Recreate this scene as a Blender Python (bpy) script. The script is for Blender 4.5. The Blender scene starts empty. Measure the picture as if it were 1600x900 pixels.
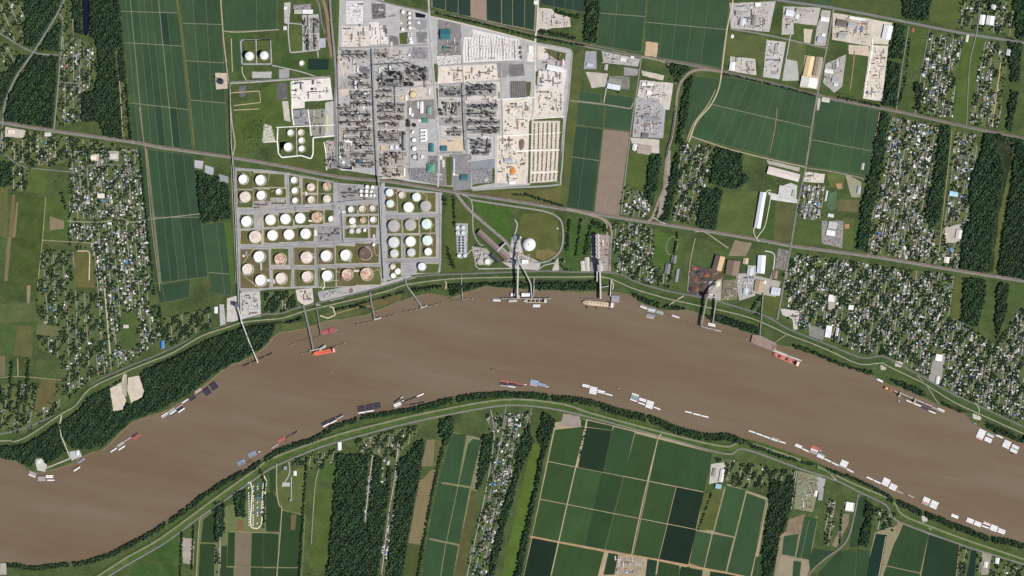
import bpy, math, random
import numpy as np
from mathutils import Vector, Matrix
random.seed(7); RNG = np.random.default_rng(7)
SC = bpy.context.scene; COL = SC.collection
S = 4.5                                   # metres per map unit (map: 1600 x 900 units, north up)
def X(x): return (x - 800.0) * S
def Y(y): return (450.0 - y) * S
def V(x, y, z=0.0): return (X(x), Y(y), z)

# ------------------------------------------------------------------ camera, sky, sun, exposure
CAM_H = 20000.0
cam_d = bpy.data.cameras.new('survey_camera'); cam = bpy.data.objects.new('survey_camera', cam_d); COL.objects.link(cam)
cam.location = (0, 0, CAM_H); cam.rotation_euler = (0, 0, 0)
cam_d.sensor_width = 36.0; cam_d.lens = 36.0 * CAM_H / (1600 * S); cam_d.clip_start = 100.0; cam_d.clip_end = 60000.0
SC.camera = cam
SUN_EL = math.radians(45); SUN_AZ = math.atan2(0.90, -0.43)
w = bpy.data.worlds.new('World'); SC.world = w; w.use_nodes = True
nt = w.node_tree; bg = nt.nodes['Background']
sky = nt.nodes.new('ShaderNodeTexSky'); sky.sky_type = 'NISHITA'; sky.sun_disc = False
sky.sun_elevation = SUN_EL; sky.sun_rotation = SUN_AZ; sky.altitude = 50
nt.links.new(sky.outputs[0], bg.inputs[0]); bg.inputs[1].default_value = 0.075
sd = bpy.data.lights.new('sun', 'SUN'); sd.energy = 4.8; sd.angle = math.radians(0.5); sd.color = (1.0, 0.955, 0.88)
sun = bpy.data.objects.new('sun', sd); COL.objects.link(sun)
dv = Vector((math.sin(SUN_AZ) * math.cos(SUN_EL), math.cos(SUN_AZ) * math.cos(SUN_EL), math.sin(SUN_EL)))
sun.rotation_euler = (-dv).to_track_quat('-Z', 'Y').to_euler(); sun.location = dv * 9000
SC.view_settings.view_transform = 'Standard'; SC.view_settings.look = 'None'
SC.view_settings.exposure = 0.12; SC.view_settings.gamma = 1.0; SC.view_settings.use_curve_mapping = False
SC.render.engine = 'CYCLES'; SC.cycles.max_bounces = 4

# ------------------------------------------------------------------ helpers
LF = 1.18
def c(r, g, b, k=1.0):
    o = []
    for v in (r, g, b):
        v /= 255.0
        v = v / 12.92 if v <= 0.04045 else ((v + 0.055) / 1.055) ** 2.4
        o.append(min(0.85, v * k / LF))
    return (*o, 1.0)

def mat(name, vary=0.3, scales=(60, 9), rough=0.9, attr=False, tint=None, tint_scale=30, tint_lo=0.5, tint_hi=0.65,
        stretch=None, bump=0.0, bump_scale=4.0, spec=0.2, obj_vary=0.0):
    """procedural material: the object's own colour, broken up by noise at two scales and an optional stain"""
    m = bpy.data.materials.new(name); m.use_nodes = True
    n = m.node_tree.nodes; l = m.node_tree.links; bs = n['Principled BSDF']
    bs.inputs['Roughness'].default_value = rough; bs.inputs['Specular IOR Level'].default_value = spec
    geo = n.new('ShaderNodeNewGeometry'); pos = geo.outputs['Position']
    if stretch is not None:
        mp = n.new('ShaderNodeMapping'); mp.vector_type = 'TEXTURE'
        mp.inputs['Rotation'].default_value = (0, 0, stretch[0]); mp.inputs['Scale'].default_value = (1, stretch[1], 1)
        l.new(pos, mp.inputs[0]); pos2 = mp.outputs[0]
    else: pos2 = pos
    if attr:
        a = n.new('ShaderNodeVertexColor'); a.layer_name = 'Col'; base = a.outputs[0]
    else:
        a = n.new('ShaderNodeObjectInfo'); base = a.outputs['Color']
    fac = None
    for i, s in enumerate(scales):
        t = n.new('ShaderNodeTexNoise'); t.inputs['Scale'].default_value = 1.0 / s; t.inputs['Detail'].default_value = 4
        l.new(pos2 if i else pos, t.inputs['Vector'])
        r = n.new('ShaderNodeMapRange'); r.inputs[1].default_value = 0.3; r.inputs[2].default_value = 0.7
        r.inputs[3].default_value = 1 - vary; r.inputs[4].default_value = 1 + vary
        l.new(t.outputs[0], r.inputs[0])
        if fac is None: fac = r.outputs[0]
        else:
            mm = n.new('ShaderNodeMath'); mm.operation = 'MULTIPLY'; l.new(fac, mm.inputs[0]); l.new(r.outputs[0], mm.inputs[1]); fac = mm.outputs[0]
    if obj_vary:
        oi = n.new('ShaderNodeObjectInfo'); r = n.new('ShaderNodeMapRange')
        r.inputs[3].default_value = 1 - obj_vary; r.inputs[4].default_value = 1 + obj_vary; l.new(oi.outputs['Random'], r.inputs[0])
        mm = n.new('ShaderNodeMath'); mm.operation = 'MULTIPLY'; l.new(fac, mm.inputs[0]); l.new(r.outputs[0], mm.inputs[1]); fac = mm.outputs[0]
    mx = n.new('ShaderNodeVectorMath'); mx.operation = 'SCALE'; l.new(base, mx.inputs[0]); l.new(fac, mx.inputs['Scale'])
    out = mx.outputs[0]
    if tint is not None:
        t = n.new('ShaderNodeTexNoise'); t.inputs['Scale'].default_value = 1.0 / tint_scale; t.inputs['Detail'].default_value = 6
        t.inputs['Roughness'].default_value = 0.65; l.new(pos2, t.inputs['Vector'])
        r = n.new('ShaderNodeMapRange'); r.inputs[1].default_value = tint_lo; r.inputs[2].default_value = tint_hi; l.new(t.outputs[0], r.inputs[0])
        m2 = n.new('ShaderNodeMix'); m2.data_type = 'RGBA'; l.new(r.outputs[0], m2.inputs[0]); l.new(out, m2.inputs[6]); m2.inputs[7].default_value = tint
        out = m2.outputs[2]
    l.new(out, bs.inputs['Base Color'])
    if bump:
        t = n.new('ShaderNodeTexNoise'); t.inputs['Scale'].default_value = 1.0 / bump_scale; t.inputs['Detail'].default_value = 3; l.new(pos, t.inputs['Vector'])
        b = n.new('ShaderNodeBump'); b.inputs['Strength'].default_value = bump; b.inputs['Distance'].default_value = bump_scale * 0.2
        l.new(t.outputs[0], b.inputs['Height']); l.new(b.outputs[0], bs.inputs['Normal'])
    return m

M = {}
M['grass'] = mat('grass', 0.26, (140, 14), tint=c(94, 96, 60), tint_scale=70, tint_lo=0.52, tint_hi=0.75, bump=0.5, bump_scale=7)
M['meadow'] = mat('meadow_grass', 0.18, (90, 12), tint=c(88, 94, 56), tint_scale=70, tint_lo=0.5, tint_hi=0.75, bump=0.4, bump_scale=6)
M['levee'] = mat('levee_grass', 0.2, (90, 9), tint=c(96, 98, 58), tint_scale=50, tint_lo=0.5, tint_hi=0.72, bump=0.3, bump_scale=6)
for k, a in (('crop_w', math.radians(95)), ('crop_e', math.radians(79)), ('crop_s', math.radians(75))):
    M[k] = mat(k.replace('_', '_rows_'), 0.11, (200, 9), stretch=(a - math.pi / 2, 14), tint=c(58, 78, 56), tint_scale=26, tint_lo=0.6, tint_hi=1.1, bump=0.35, bump_scale=5)
M['fallow'] = mat('tilled_soil', 0.07, (90, 8), stretch=(math.radians(-13), 10), bump=0.3, bump_scale=4)
M['dirt'] = mat('dirt', 0.14, (50, 7), tint=c(90, 92, 62), tint_scale=25, tint_lo=0.58, tint_hi=0.8)
M['pale'] = mat('pale_hardstanding', 0.04, (60, 6))
M['gravel'] = mat('gravel', 0.11, (50, 7), tint=c(164, 158, 150), tint_scale=30, tint_lo=0.54, tint_hi=0.8, bump=0.2, bump_scale=3)
M['asphalt'] = mat('asphalt', 0.12, (80, 8), tint=c(132, 132, 128), tint_scale=35, tint_lo=0.55, tint_hi=0.8)
M['river'] = mat('silty_water', 0.028, (700, 70), rough=0.35, stretch=(math.radians(80), 7), tint=c(122, 108, 91), tint_scale=300, tint_lo=0.42, tint_hi=0.7, bump=0.16, bump_scale=22, spec=0.3)
M['pond'] = mat('pond_water', 0.06, (60, 8), rough=0.25, spec=0.4)
M['mud'] = mat('mud', 0.16, (40, 6))
M['ore'] = mat('ore', 0.2, (30, 5), tint=c(110, 70, 52), tint_scale=28, tint_lo=0.5, tint_hi=0.62, bump=0.8, bump_scale=5)
M['paint'] = mat('painted_steel', 0.07, (40, 5), rough=0.6, tint=c(150, 125, 100), tint_scale=9, tint_lo=0.66, tint_hi=0.8, obj_vary=0.08)
M['white'] = mat('white_coating', 0.03, (30, 5), rough=0.55, tint=c(190, 185, 175), tint_scale=14, tint_lo=0.6, tint_hi=0.75, obj_vary=0.05)
M['rusty'] = mat('rust_streaked_roof', 0.1, (20, 4), rough=0.8, tint=c(176, 128, 96), tint_scale=13, tint_lo=0.5, tint_hi=0.72)
M['rusty2'] = mat('heavily_rusted_roof', 0.1, (20, 4), rough=0.8, tint=c(172, 112, 80), tint_scale=16, tint_lo=0.4, tint_hi=0.6)
M['roof'] = mat('sheet_roof', 0.07, (30, 4), rough=0.55, tint=c(140, 132, 120), tint_scale=12, tint_lo=0.62, tint_hi=0.8, obj_vary=0.06)
M['wall'] = mat('wall_render', 0.08, (10, 3))
M['steel'] = mat('weathered_steel', 0.25, (18, 3), rough=0.7, tint=c(112, 104, 98), tint_scale=6, tint_lo=0.56, tint_hi=0.7, obj_vary=0.2)
M['concrete'] = mat('concrete', 0.1, (40, 6), tint=c(120, 116, 108), tint_scale=15, tint_lo=0.55, tint_hi=0.75)
M['bark'] = mat('bark', 0.2, (4, 1)); M['leaf'] = mat('foliage', 0.3, (25, 3), rough=0.85, attr=True, spec=0.15)
M['leaf1'] = mat('tree_foliage', 0.3, (25, 3), rough=0.85, spec=0.15, obj_vary=0.25)
M['mixed'] = mat('mixed_paint', 0.08, (30, 4), rough=0.6, attr=True)
M['coal'] = mat('cargo_heap', 0.25, (12, 3), bump=0.8, bump_scale=4)

def obj(name, verts, faces, m, parent=None, color=None, smooth=False, loc=None, kind=None):
    me = bpy.data.meshes.new(name); me.from_pydata(verts, [], faces); me.materials.append(M[m])
    if smooth: me.polygons.foreach_set('use_smooth', [True] * len(me.polygons))
    me.update()
    return link(name, me, parent, color, loc, kind)
def link(name, me, parent=None, color=None, loc=None, kind=None, rot=0.0, scale=None):
    o = bpy.data.objects.new(name, me); COL.objects.link(o)
    if parent is not None: o.parent = parent
    if color is not None: o.color = color
    if loc is not None: o.location = loc
    if rot: o.rotation_euler = (0, 0, rot)
    if scale is not None: o.scale = scale
    if kind: o['kind'] = kind
    return o
def thing(name, label, cat, loc=(0, 0, 0), rot=0.0, group=None):
    o = bpy.data.objects.new(name, None); COL.objects.link(o); o.empty_display_size = 5
    o.location = loc; o.rotation_euler = (0, 0, rot); tag(o, label, cat, group); return o
def tag(o, label, cat, group=None):
    o['label'] = label; o['category'] = cat
    if group: o['group'] = group
    return o
ORD = ['first', 'second', 'third', 'fourth', 'fifth', 'sixth', 'seventh', 'eighth', 'ninth', 'tenth', 'eleventh', 'twelfth', 'thirteenth',
       'fourteenth', 'fifteenth', 'sixteenth', 'seventeenth', 'eighteenth', 'nineteenth', 'twentieth']

MASK = np.zeros((900, 1600), bool)         # map cells already taken (keeps houses and trees off roads, yards, fields)
def inside(poly, px, py):
    r = np.zeros(px.shape, bool); n = len(poly); j = n - 1
    for i in range(n):
        xi, yi = poly[i]; xj, yj = poly[j]
        if yi != yj:
            k = ((yi > py) != (yj > py)) & (px < (xj - xi) * (py - yi) / (yj - yi) + xi); r ^= k
        j = i
    return r
def block(poly, val=True):
    xs = [p[0] for p in poly]; ys = [p[1] for p in poly]
    x0 = max(0, int(min(xs)) - 1); x1 = min(1600, int(max(xs)) + 2); y0 = max(0, int(min(ys)) - 1); y1 = min(900, int(max(ys)) + 2)
    if x1 <= x0 or y1 <= y0: return
    gx, gy = np.meshgrid(np.arange(x0, x1) + 0.5, np.arange(y0, y1) + 0.5)
    k = inside(poly, gx, gy); MASK[y0:y1, x0:x1][k] = val
def free(x, y):
    return 0 <= x < 1600 and 0 <= y < 900 and not MASK[int(y), int(x)]

LAYER = {'n': 0}
def wob(x, y, a=1.0):
    return (a * (.6 * math.sin(x * .31 + y * .17) + .4 * math.sin(y * .53 - x * .11) + .35 * math.sin(x * 1.1 + y * .9)), a * (.6 * math.sin(y * .29 - x * .21 + 1) + .4 * math.sin(x * .47 + y * .13 + 2) + .35 * math.sin(y * 1.2 - x * .8)))
def ragged(poly, a, step=3.0):
    out = []
    for i in range(len(poly)):
        p, q = poly[i], poly[(i + 1) % len(poly)]; n = max(1, int(math.dist(p, q) / step))
        for k in range(n):
            x, y = p[0] + (q[0] - p[0]) * k / n, p[1] + (q[1] - p[1]) * k / n; dx, dy = wob(x, y, a); out.append((x - dx, y - dy))
    return out
EDGE = {'pasture': .55, 'yard': .3, 'bare_soil': .7, 'tilled_field': .3, 'bund_lawn': .12, 'lawn': .2}
def sheet(name, poly, m, color, z=None, z0=-0.5, taken=True, kind='structure', parent=None):
    """a flat area of ground with its own small thickness; every sheet lies a little above the one before"""
    if z is None: LAYER['n'] += 1; z = 0.1 + 0.006 * LAYER['n']
    if taken: block(poly)
    if name in EDGE: poly = ragged(poly, EDGE[name], 2.5)
    n = len(poly); vs = [V(x, y, z) for x, y in poly] + [V(x, y, z0) for x, y in poly]
    fs = [tuple(range(n))] + [(i, i + n, (i + 1) % n + n, (i + 1) % n) for i in range(n)]
    return obj(name, vs, fs, m, parent, color, kind=kind)
def normals(pts):
    out = []
    for i in range(len(pts)):
        a = pts[max(0, i - 1)]; b = pts[min(len(pts) - 1, i + 1)]
        dx, dy = b[0] - a[0], b[1] - a[1]; L = math.hypot(dx, dy) or 1
        out.append((-dy / L, dx / L))
    return out
def smooth_line(pts, n=3):
    out = []
    for i in range(len(pts) - 1):
        p0 = pts[max(0, i - 1)]; p1 = pts[i]; p2 = pts[i + 1]; p3 = pts[min(len(pts) - 1, i + 2)]
        for k in range(n):
            t = k / n; t2 = t * t; t3 = t2 * t
            out.append(tuple(0.5 * (2 * p1[j] + (p2[j] - p0[j]) * t + (2 * p0[j] - 5 * p1[j] + 4 * p2[j] - p3[j]) * t2 + (3 * p1[j] - p0[j] - 3 * p2[j] + p3[j]) * t3) for j in (0, 1)))
    out.append(tuple(pts[-1])); return out
def profile(name, pts, prof, m, color=None, kind='structure', parent=None, smooth=False):
    """sweep a cross-section [(offset metres, z)] along a map line; positive offsets lie to the left of travel (north when going east)"""
    w_ = [(X(x), Y(y)) for x, y in pts]; nn = normals(w_); k = len(prof); vs = []; fs = []
    for (x, y), (nx, ny) in zip(w_, nn):
        for o, z in prof: vs.append((x + nx * o, y + ny * o, z))
    for i in range(len(w_) - 1):
        for j in range(k - 1):
            a = i * k + j; fs.append((a, a + k, a + k + 1, a + 1))
    fs = [f[::-1] for f in fs] if prof[0][0] > prof[-1][0] else fs
    return obj(name, vs, [f[::-1] for f in fs], m, parent, color, smooth, kind=kind)
RN = {'n': 0}
def road(name, pts, width, m='asphalt', color=c(128, 128, 125), z=None, taken=True, curve=True, off=0.0, kind='structure'):
    RN['n'] += 1
    if curve and len(pts) > 2:
        q = []
        for i in range(len(pts)):
            if 0 < i < len(pts) - 1:
                a, b = Vector(pts[i]) - Vector(pts[i - 1]), Vector(pts[i + 1]) - Vector(pts[i]); la, lb = a.length, b.length
                if a.angle(b, 0) > .9:
                    k = min(1.2, la * .4, lb * .4); q += [tuple(Vector(pts[i]) - a / la * k), tuple(Vector(pts[i]) + b / lb * k)]; continue
            q.append(tuple(pts[i]))
        pts = smooth_line(q, 4) if len(q) == len(pts) else q
    if z is None: z = 1.7 + 0.015 * RN['n']
    h = width * S / 2; o = off * S
    if taken:
        nn = normals(pts)
        block([(x + a * (width / 2 + 0.6) , y + b * (width / 2 + 0.6)) for (x, y), (a, b) in zip(pts, nn)] + [(x - a * (width / 2 + 0.6), y - b * (width / 2 + 0.6)) for (x, y), (a, b) in reversed(list(zip(pts, nn)))])
    return profile(name, pts, [(o - h - 2.5, -0.5), (o - h, z), (o + h, z), (o + h + 2.5, -0.5)], m, color, kind)

def box_data(x0, x1, y0, y1, z0, z1):
    v = [(x0, y0, z0), (x1, y0, z0), (x1, y1, z0), (x0, y1, z0), (x0, y0, z1), (x1, y0, z1), (x1, y1, z1), (x0, y1, z1)]
    return v, [(0, 3, 2, 1), (4, 5, 6, 7), (0, 1, 5, 4), (1, 2, 6, 5), (2, 3, 7, 6), (3, 0, 4, 7)]
class MB:
    def __init__(s): s.v = []; s.f = []
    def add(s, v, f):
        b = len(s.v); s.v += list(v); s.f += [tuple(i + b for i in q) for q in f]; return s
    def box(s, *a): return s.add(*box_data(*a))
    def cyl(s, x, y, r, z0, z1, n=12, cap=True, r1=None, cone=0.0):
        r1 = r if r1 is None else r1
        a = [2 * math.pi * i / n for i in range(n)]
        v = [(x + r * math.cos(t), y + r * math.sin(t), z0) for t in a] + [(x + r1 * math.cos(t), y + r1 * math.sin(t), z1) for t in a]
        f = [(i, (i + 1) % n, (i + 1) % n + n, i + n) for i in range(n)]
        if cap:
            if cone: v.append((x, y, z1 + cone)); f += [(n + i, n + (i + 1) % n, 2 * n) for i in range(n)]
            else: f.append(tuple(range(n, 2 * n)))
        return s.add(v, f)
    def beam(s, p, q, w, h):
        """box beam from p to q, top surface at the given z"""
        p = Vector(p); q = Vector(q); d = q - p; L = math.hypot(d.x, d.y) or 1; n = Vector((-d.y / L, d.x / L, 0)) * (w / 2); u = Vector((0, 0, h))
        v = [p - n - u, q - n - u, q + n - u, p + n - u, p - n, q - n, q + n, p + n]
        return s.add([tuple(t) for t in v], [(0, 3, 2, 1), (4, 5, 6, 7), (0, 1, 5, 4), (1, 2, 6, 5), (2, 3, 7, 6), (3, 0, 4, 7)])
    def make(s, name, m, parent=None, color=None, **k): return obj(name, s.v, s.f, m, parent, color, **k)
    def mesh(s, name, m, smooth=False):
        me = bpy.data.meshes.new(name); me.from_pydata(s.v, [], s.f); me.materials.append(M[m])
        if smooth: me.polygons.foreach_set('use_smooth', [True] * len(me.polygons))
        return me
# ------------------------------------------------------------------ ground, river, levees
WATER = -3.5
NB = [(0,717),(25,721),(38,730),(50,737),(70,737),(92,731),(110,725),(132,711),(160,702),(180,685),(209,659),(250,645),(295,622),(332,592),(360,570),(378,565),(414,542),(427,528),(442,519),(475,514),(503,504),(524,500),(560,495),(585,487),(621,472),(652,462),(680,460),(706,464),(734,456),(757,448),(785,450),(843,453),(883,456),(927,456),(969,458),(987,462),(1001,473),(1031,483),(1052,486),(1073,484),(1101,494),(1108,501),(1138,507),(1164,518),(1187,525),(1215,539),(1243,543),(1272,552),(1299,565),(1338,580),(1367,588),(1382,598),(1416,610),(1436,618),(1467,633),(1510,647),(1520,660),(1553,677),(1600,693)]
SB = [(0,880),(30,880),(50,885),(87,880),(125,877),(175,862),(212,842),(250,822),(287,795),(325,766),(362,744),(387,732),(424,708),(451,695),(488,684),(520,665),(540,658),(573,647),(627,640),(680,627),(727,617),(773,612),(833,613),(879,619),(918,622),(962,636),(1018,649),(1059,666),(1101,677),(1142,678),(1178,694),(1234,714),(1285,728),(1347,750),(1389,773),(1431,792),(1473,809),(1516,826),(1558,840),(1600,849)]
NL = [(-4500,1400),(-1500,820),(-500,700),(-150,690)]; NR = [(1800,770),(2400,900),(4000,800),(6000,1500)]
SL = [(-4500,1560),(-1500,980),(-500,860),(-150,868)]; SR = [(1800,930),(2400,1060),(4000,960),(6000,1660)]
nb = smooth_line(NL + NB + NR, 3); sb = smooth_line(SL + SB + SR, 3)
def jag(pts, a):
    out = []
    for i, (x, y) in enumerate(pts): out.append((x + random.uniform(-a, a), y + random.uniform(-a, a)))
    return out
nb = jag(nb, 0.9); sb = jag(sb, 0.8)
GRASS = c(70, 86, 48)
def land(name, bank, far_y, flip):
    n = len(bank); nn = normals([(X(x), Y(y)) for x, y in bank]); sgn = -1 if not flip else 1
    vs = [V(x, y, 0) for x, y in bank]; top = vs + [V(6000, far_y, 0), V(-4500, far_y, 0)]
    fs = [tuple(range(n + 2))[::-1] if not flip else tuple(range(n + 2))]
    low = [(p[0] + sgn * a * 16, p[1] + sgn * b * 16, -8.0) for p, (a, b) in zip(vs, nn)]
    base = len(top)
    for i in range(n - 1):
        q = (i, i + 1, base + i + 1, base + i); fs.append(q if flip else q[::-1])
    return obj(name, top + low, fs, 'grass', None, GRASS, kind='structure')
land('ground', nb, -4000, False); land('ground', sb, 5000, True)
obj('riverbed', [(-40000, -40000, -9), (40000, -40000, -9), (40000, 40000, -9), (-40000, 40000, -9)], [(0, 1, 2, 3)], 'mud', None, c(90, 80, 62), kind='structure')
vs = [V(x, y - 3, WATER) for x, y in nb] + [V(x, y + 3, WATER) for x, y in sb[::-1]]
obj('river', vs, [tuple(range(len(vs)))], 'river', None, c(112, 95, 74), kind='structure')
block(NB + [(1600, 849)] + SB[::-1])
# narrow muddy beaches along the water
for nm, ln, sg in (('river_beach', nb, 1), ('river_beach', sb, -1)):
    seg = [p for p in ln if -60 < p[0] < 1660]
    profile(nm, seg, [(-15.5, -7.6), (0.5, 0.25), (4, 0.3), (5, -0.4)] if sg == 1 else [(-5, -0.4), (-4, 0.3), (-0.5, 0.25), (15.5, -7.6)], 'mud', c(110, 102, 78))

NT = [(-150,705),(0,689),(20,690),(37,685),(62,670),(97,646),(118,634),(141,607),(192,583),(225,569),(270,551),(315,525),(354,512),(378,504),(410,500),(442,497),(473,487),(519,476),(570,464),(608,454),(634,445),(682,438),(722,435),(806,433),(885,433),(941,433),(967,441),(987,450),(1033,464),(1071,473),(1127,485),(1173,497),(1211,513),(1229,522),(1267,536),(1300,550),(1343,569),(1377,567),(1387,572),(1433,594),(1450,603),(1490,628),(1533,648),(1600,678),(1750,745)]
NRD = [(-150,694),(0,678),(60,660),(100,641),(120,627),(140,603),(162,590),(207,570),(240,557),(270,543),(333,514),(400,494),(414,491),(440,489),(468,480),(510,470),(567,456),(621,441),(650,432),(690,429),(748,427),(843,423.5),(890,424.7),(955,426),(970,429),(1001,443),(1045,455),(1103,466),(1150,479),(1197,494),(1232,514),(1300,541),(1347,559),(1374,556),(1392,562),(1436,586),(1484,613),(1510,625),(1600,667),(1750,734)]
ST = [(60,960),(155,899),(202,869),(250,842),(325,787),(395,737),(424,717),(493,691),(547,674),(600,661),(640,651),(740,631),(807,624),(881,632),(924,646),(1036,676),(1100,692),(1139,698),(1161,691),(1220,708),(1277,729),(1333,756),(1392,781),(1409,804),(1454,823),(1516,846),(1600,874),(1750,925)]
SRD = [(90,960),(170,900),(250,853),(280,832),(312,808),(352,781),(400,747),(429,729),(493,701.5),(547,685),(647,659),(753,638),(807,633),(873,640.5),(956,661),(1030,681),(1111,704),(1142,709.5),(1164,702),(1246,731),(1307,751),(1347,771),(1384,789),(1400,813),(1454,834),(1516,856),(1600,882),(1750,934)]
nts = smooth_line(NT); sts = smooth_line(ST)
profile('levee', nts, [(-20, -0.6), (-5, 5), (5, 5), (30, -0.6)], 'levee', c(62, 84, 46))
profile('levee', sts, [(-34, -0.6), (-6, 5.2), (6, 5.2), (26, -0.6)], 'levee', c(66, 90, 40))
for ln, a, b in ((nts, 3, 9), (sts, 8, 5)):
    nn = normals(ln); block([(x - p * a, y - q * a) for (x, y), (p, q) in zip(ln, nn)] + [(x + p * b, y + q * b) for (x, y), (p, q) in reversed(list(zip(ln, nn)))])
profile('levee_track', nts, [(-3.4, 4.6), (-3.2, 5.25), (3.2, 5.25), (3.4, 4.6)], 'gravel', c(160, 152, 132))
profile('levee_track', sts, [(0.9, 4.7), (1.1, 5.45), (5.2, 5.45), (5.4, 4.7)], 'gravel', c(160, 152, 134))
profile('levee_track', sts, [(-5.4, 4.7), (-5.2, 5.45), (-1.6, 5.45), (-1.4, 4.7)], 'gravel', c(142, 137, 118))
road('river_road', NRD, 1.9, color=c(112, 112, 106)); road('river_road', SRD, 1.9, color=c(124, 124, 117))
# bright slope of the south bank between levee and belt of trees
sbb = [p for p in sb if -20 < p[0] < 1620]
# ------------------------------------------------------------------ crop fields
G = [c(55, 82, 58), c(50, 78, 56), c(58, 86, 60), c(46, 74, 54), c(40, 66, 54), c(32, 56, 46), c(26, 50, 34), c(54, 84, 46), c(60, 88, 48), c(46, 76, 42), c(34, 62, 36)]
TRK = c(134, 134, 112)
def lerp(a, b, t): return (a[0] + (b[0] - a[0]) * t, a[1] + (b[1] - a[1]) * t)
def crop(poly, col, m='crop_w', z=1.5):
    g = sum(col[:3]) / 3; kk = .96 if m != 'meadow' else 1; wm = (1.06, 1, .9) if m != 'meadow' else (1, 1, 1); col = tuple((q * .9 + g * .1) * kk * e for q, e in zip(col[:3], wm)) + (1,)
    return sheet('crop_field', poly, m, col, z=z + random.uniform(-.1, .1), z0=-0.3)
def bil(q, u, v): return lerp(lerp(q[0], q[1], u), lerp(q[3], q[2], u), v)
def fgrid(q, us, vs, m, cols, gu=0.55, gv=1.1, big=(), track=TRK, over={}):
    """a quad of land cut by farm tracks into crop blocks"""
    sheet('farm_track', q, 'dirt', track, z=0.35, z0=-0.3)
    us = [0] + list(us) + [1]; vs = [0] + list(vs) + [1]
    W = math.dist(lerp(q[0], q[3], .5), lerp(q[1], q[2], .5)); H = math.dist(lerp(q[0], q[1], .5), lerp(q[3], q[2], .5))
    for i in range(len(us) - 1):
        for j in range(len(vs) - 1):
            gl = (1.3 if i in big else gu) / 2 / W if i else 0.3 / W; gr = (1.3 if i + 1 in big else gu) / 2 / W if i < len(us) - 2 else 0.3 / W
            gt = gv / 2 / H if j else 0.3 / H; gb = gv / 2 / H if j < len(vs) - 2 else 0.3 / H
            u0, u1, v0, v1 = us[i] + gl, us[i + 1] - gr, vs[j] + gt, vs[j + 1] - gb
            col = over.get((i, j)) or cols[(i * 3 + j * 5 + random.randrange(2)) % len(cols)]
            if col == 0: continue
            crop([bil(q, u0, v0), bil(q, u1, v0), bil(q, u1, v1), bil(q, u0, v1)], col, m)
W_ = [G[0], G[0], G[2], G[1]]
fgrid([(186,-30),(274,-30),(301,235),(209,221)], [.08,.17,.30,.42,.54,.67,.80], [.19,.385,.76], 'crop_w', W_, big=(2,6), over={(6,1): c(36,64,52), (7,1): G[1], (4,3): c(42,70,52), (6,3): c(40,68,52)})
fgrid([(279,-30),(344,-30),(356,243),(306,236)], [.30,.62], [.25,.47,.70], 'crop_w', W_, over={(0,3): G[2]})
fgrid([(348,-30),(433,-30),(433,46),(350,49)], [.62], [], 'crop_w', W_)
crop([(364,61),(372,61),(376,112),(369,113)], G[0]); crop([(350,98),(355,98),(357,120),(351,116)], G[1])
fgrid([(220,232),(302,243),(325,432),(242,443)], [.10,.12,.30,.45,.60,.81], [.51], 'crop_w', [G[3], G[1], G[0]], big=(1,2))
fgrid([(243,446),(297,437),(297,465),(250,474)], [.18], [], 'crop_w', [G[3]])
crop([(244,476),(250,475),(254,492),(249,493)], G[1])
fgrid([(316,351),(350,347),(363,463),(331,458)], [.65], [.70], 'crop_w', [G[1], G[0]])
crop([(350,347),(361,346),(366,445),(361,452)], c(70,100,40), 'meadow', 1.0)
D_ = [G[4], c(38,62,54), c(36,60,52)]
sheet('farm_track', [(674,-30),(841,-30),(836,49),(760,33),(736,27),(674,11)], 'dirt', c(140,132,112), z=.35)
for q, k in (([(675,-30),(696,-30),(696,16),(676,11)],0),([(697,-30),(715.5,-30),(715.5,21),(697,17)],1),([(716.5,-30),(735,-30),(735,25.5),(716.5,22)],2),([(760,-30),(783,-30),(783,36.5),(761,31.5)],1),([(784.4,-30),(800.5,-30),(800.5,40),(784.4,37)],0),([(801.5,-30),(820,-30),(819,43.5),(801.5,40)],2),([(821,-30),(838,-30),(834,47),(820,44)],0)): crop(q, D_[k])
sheet('tilled_field', [(736,-30),(759,-30),(758,32),(736,27)], 'fallow', c(150,130,115), z=.6)
fgrid([(844,-30),(916,-30),(915,20),(845,7)], [.3,.54,.72], [], 'crop_w', D_)
E_ = [G[0], c(54,84,60), c(50,80,58)]
fgrid([(941,-30),(1014,-30),(1002,82),(934,71)], [.36], [.50], 'crop_e', E_)
fgrid([(1017,-30),(1145,-30),(1126,106),(1007,86)], [.19,.36,.55,.74], [.56], 'crop_e', E_, over={(4,1): 0})
sheet('tilled_field', [(1102,40),(1136,47),(1126,106),(1089,99)], 'fallow', c(133,117,108), z=.7)
sheet('bare_soil', [(1009,65),(1028,67),(1026,90),(1007,87)], 'gravel', c(190,165,135), z=1.9)
crop([(1084,119),(1122,125),(1121,140),(1108,162),(1088,184),(1076,208),(1070,212)], G[0], 'crop_e')
fgrid([(1130,118),(1278,149),(1257,259),(1082,214)], [.17,.27,.36,.45,.56,.66,.76,.87], [.46], 'crop_e', [G[2], G[0], c(54,86,56)])
fgrid([(1283,153),(1374,172),(1360,276),(1262,259)], [.36,.65,.83], [.62], 'crop_e', [G[2], G[0], c(54,86,56)], over={(0,0): G[0]})
fgrid([(906,142),(940,147),(938,161),(905,157)], [], [], 'crop_e', E_); fgrid([(948,147),(990,152),(988,169),(947,163)], [], [], 'crop_e', E_)
fgrid([(904,160),(945,165),(942,200),(901,195)], [], [], 'crop_e', E_); fgrid([(949,165),(989,171),(984,205),(945,200)], [], [], 'crop_e', E_)
fgrid([(900,197),(942,202),(927,331),(886,324)], [.42], [.38], 'crop_e', [G[3], G[3]])
sheet('tilled_field', [(943,202),(984,206),(967,338),(929,331)], 'fallow', c(136,121,108), z=.8)
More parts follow.
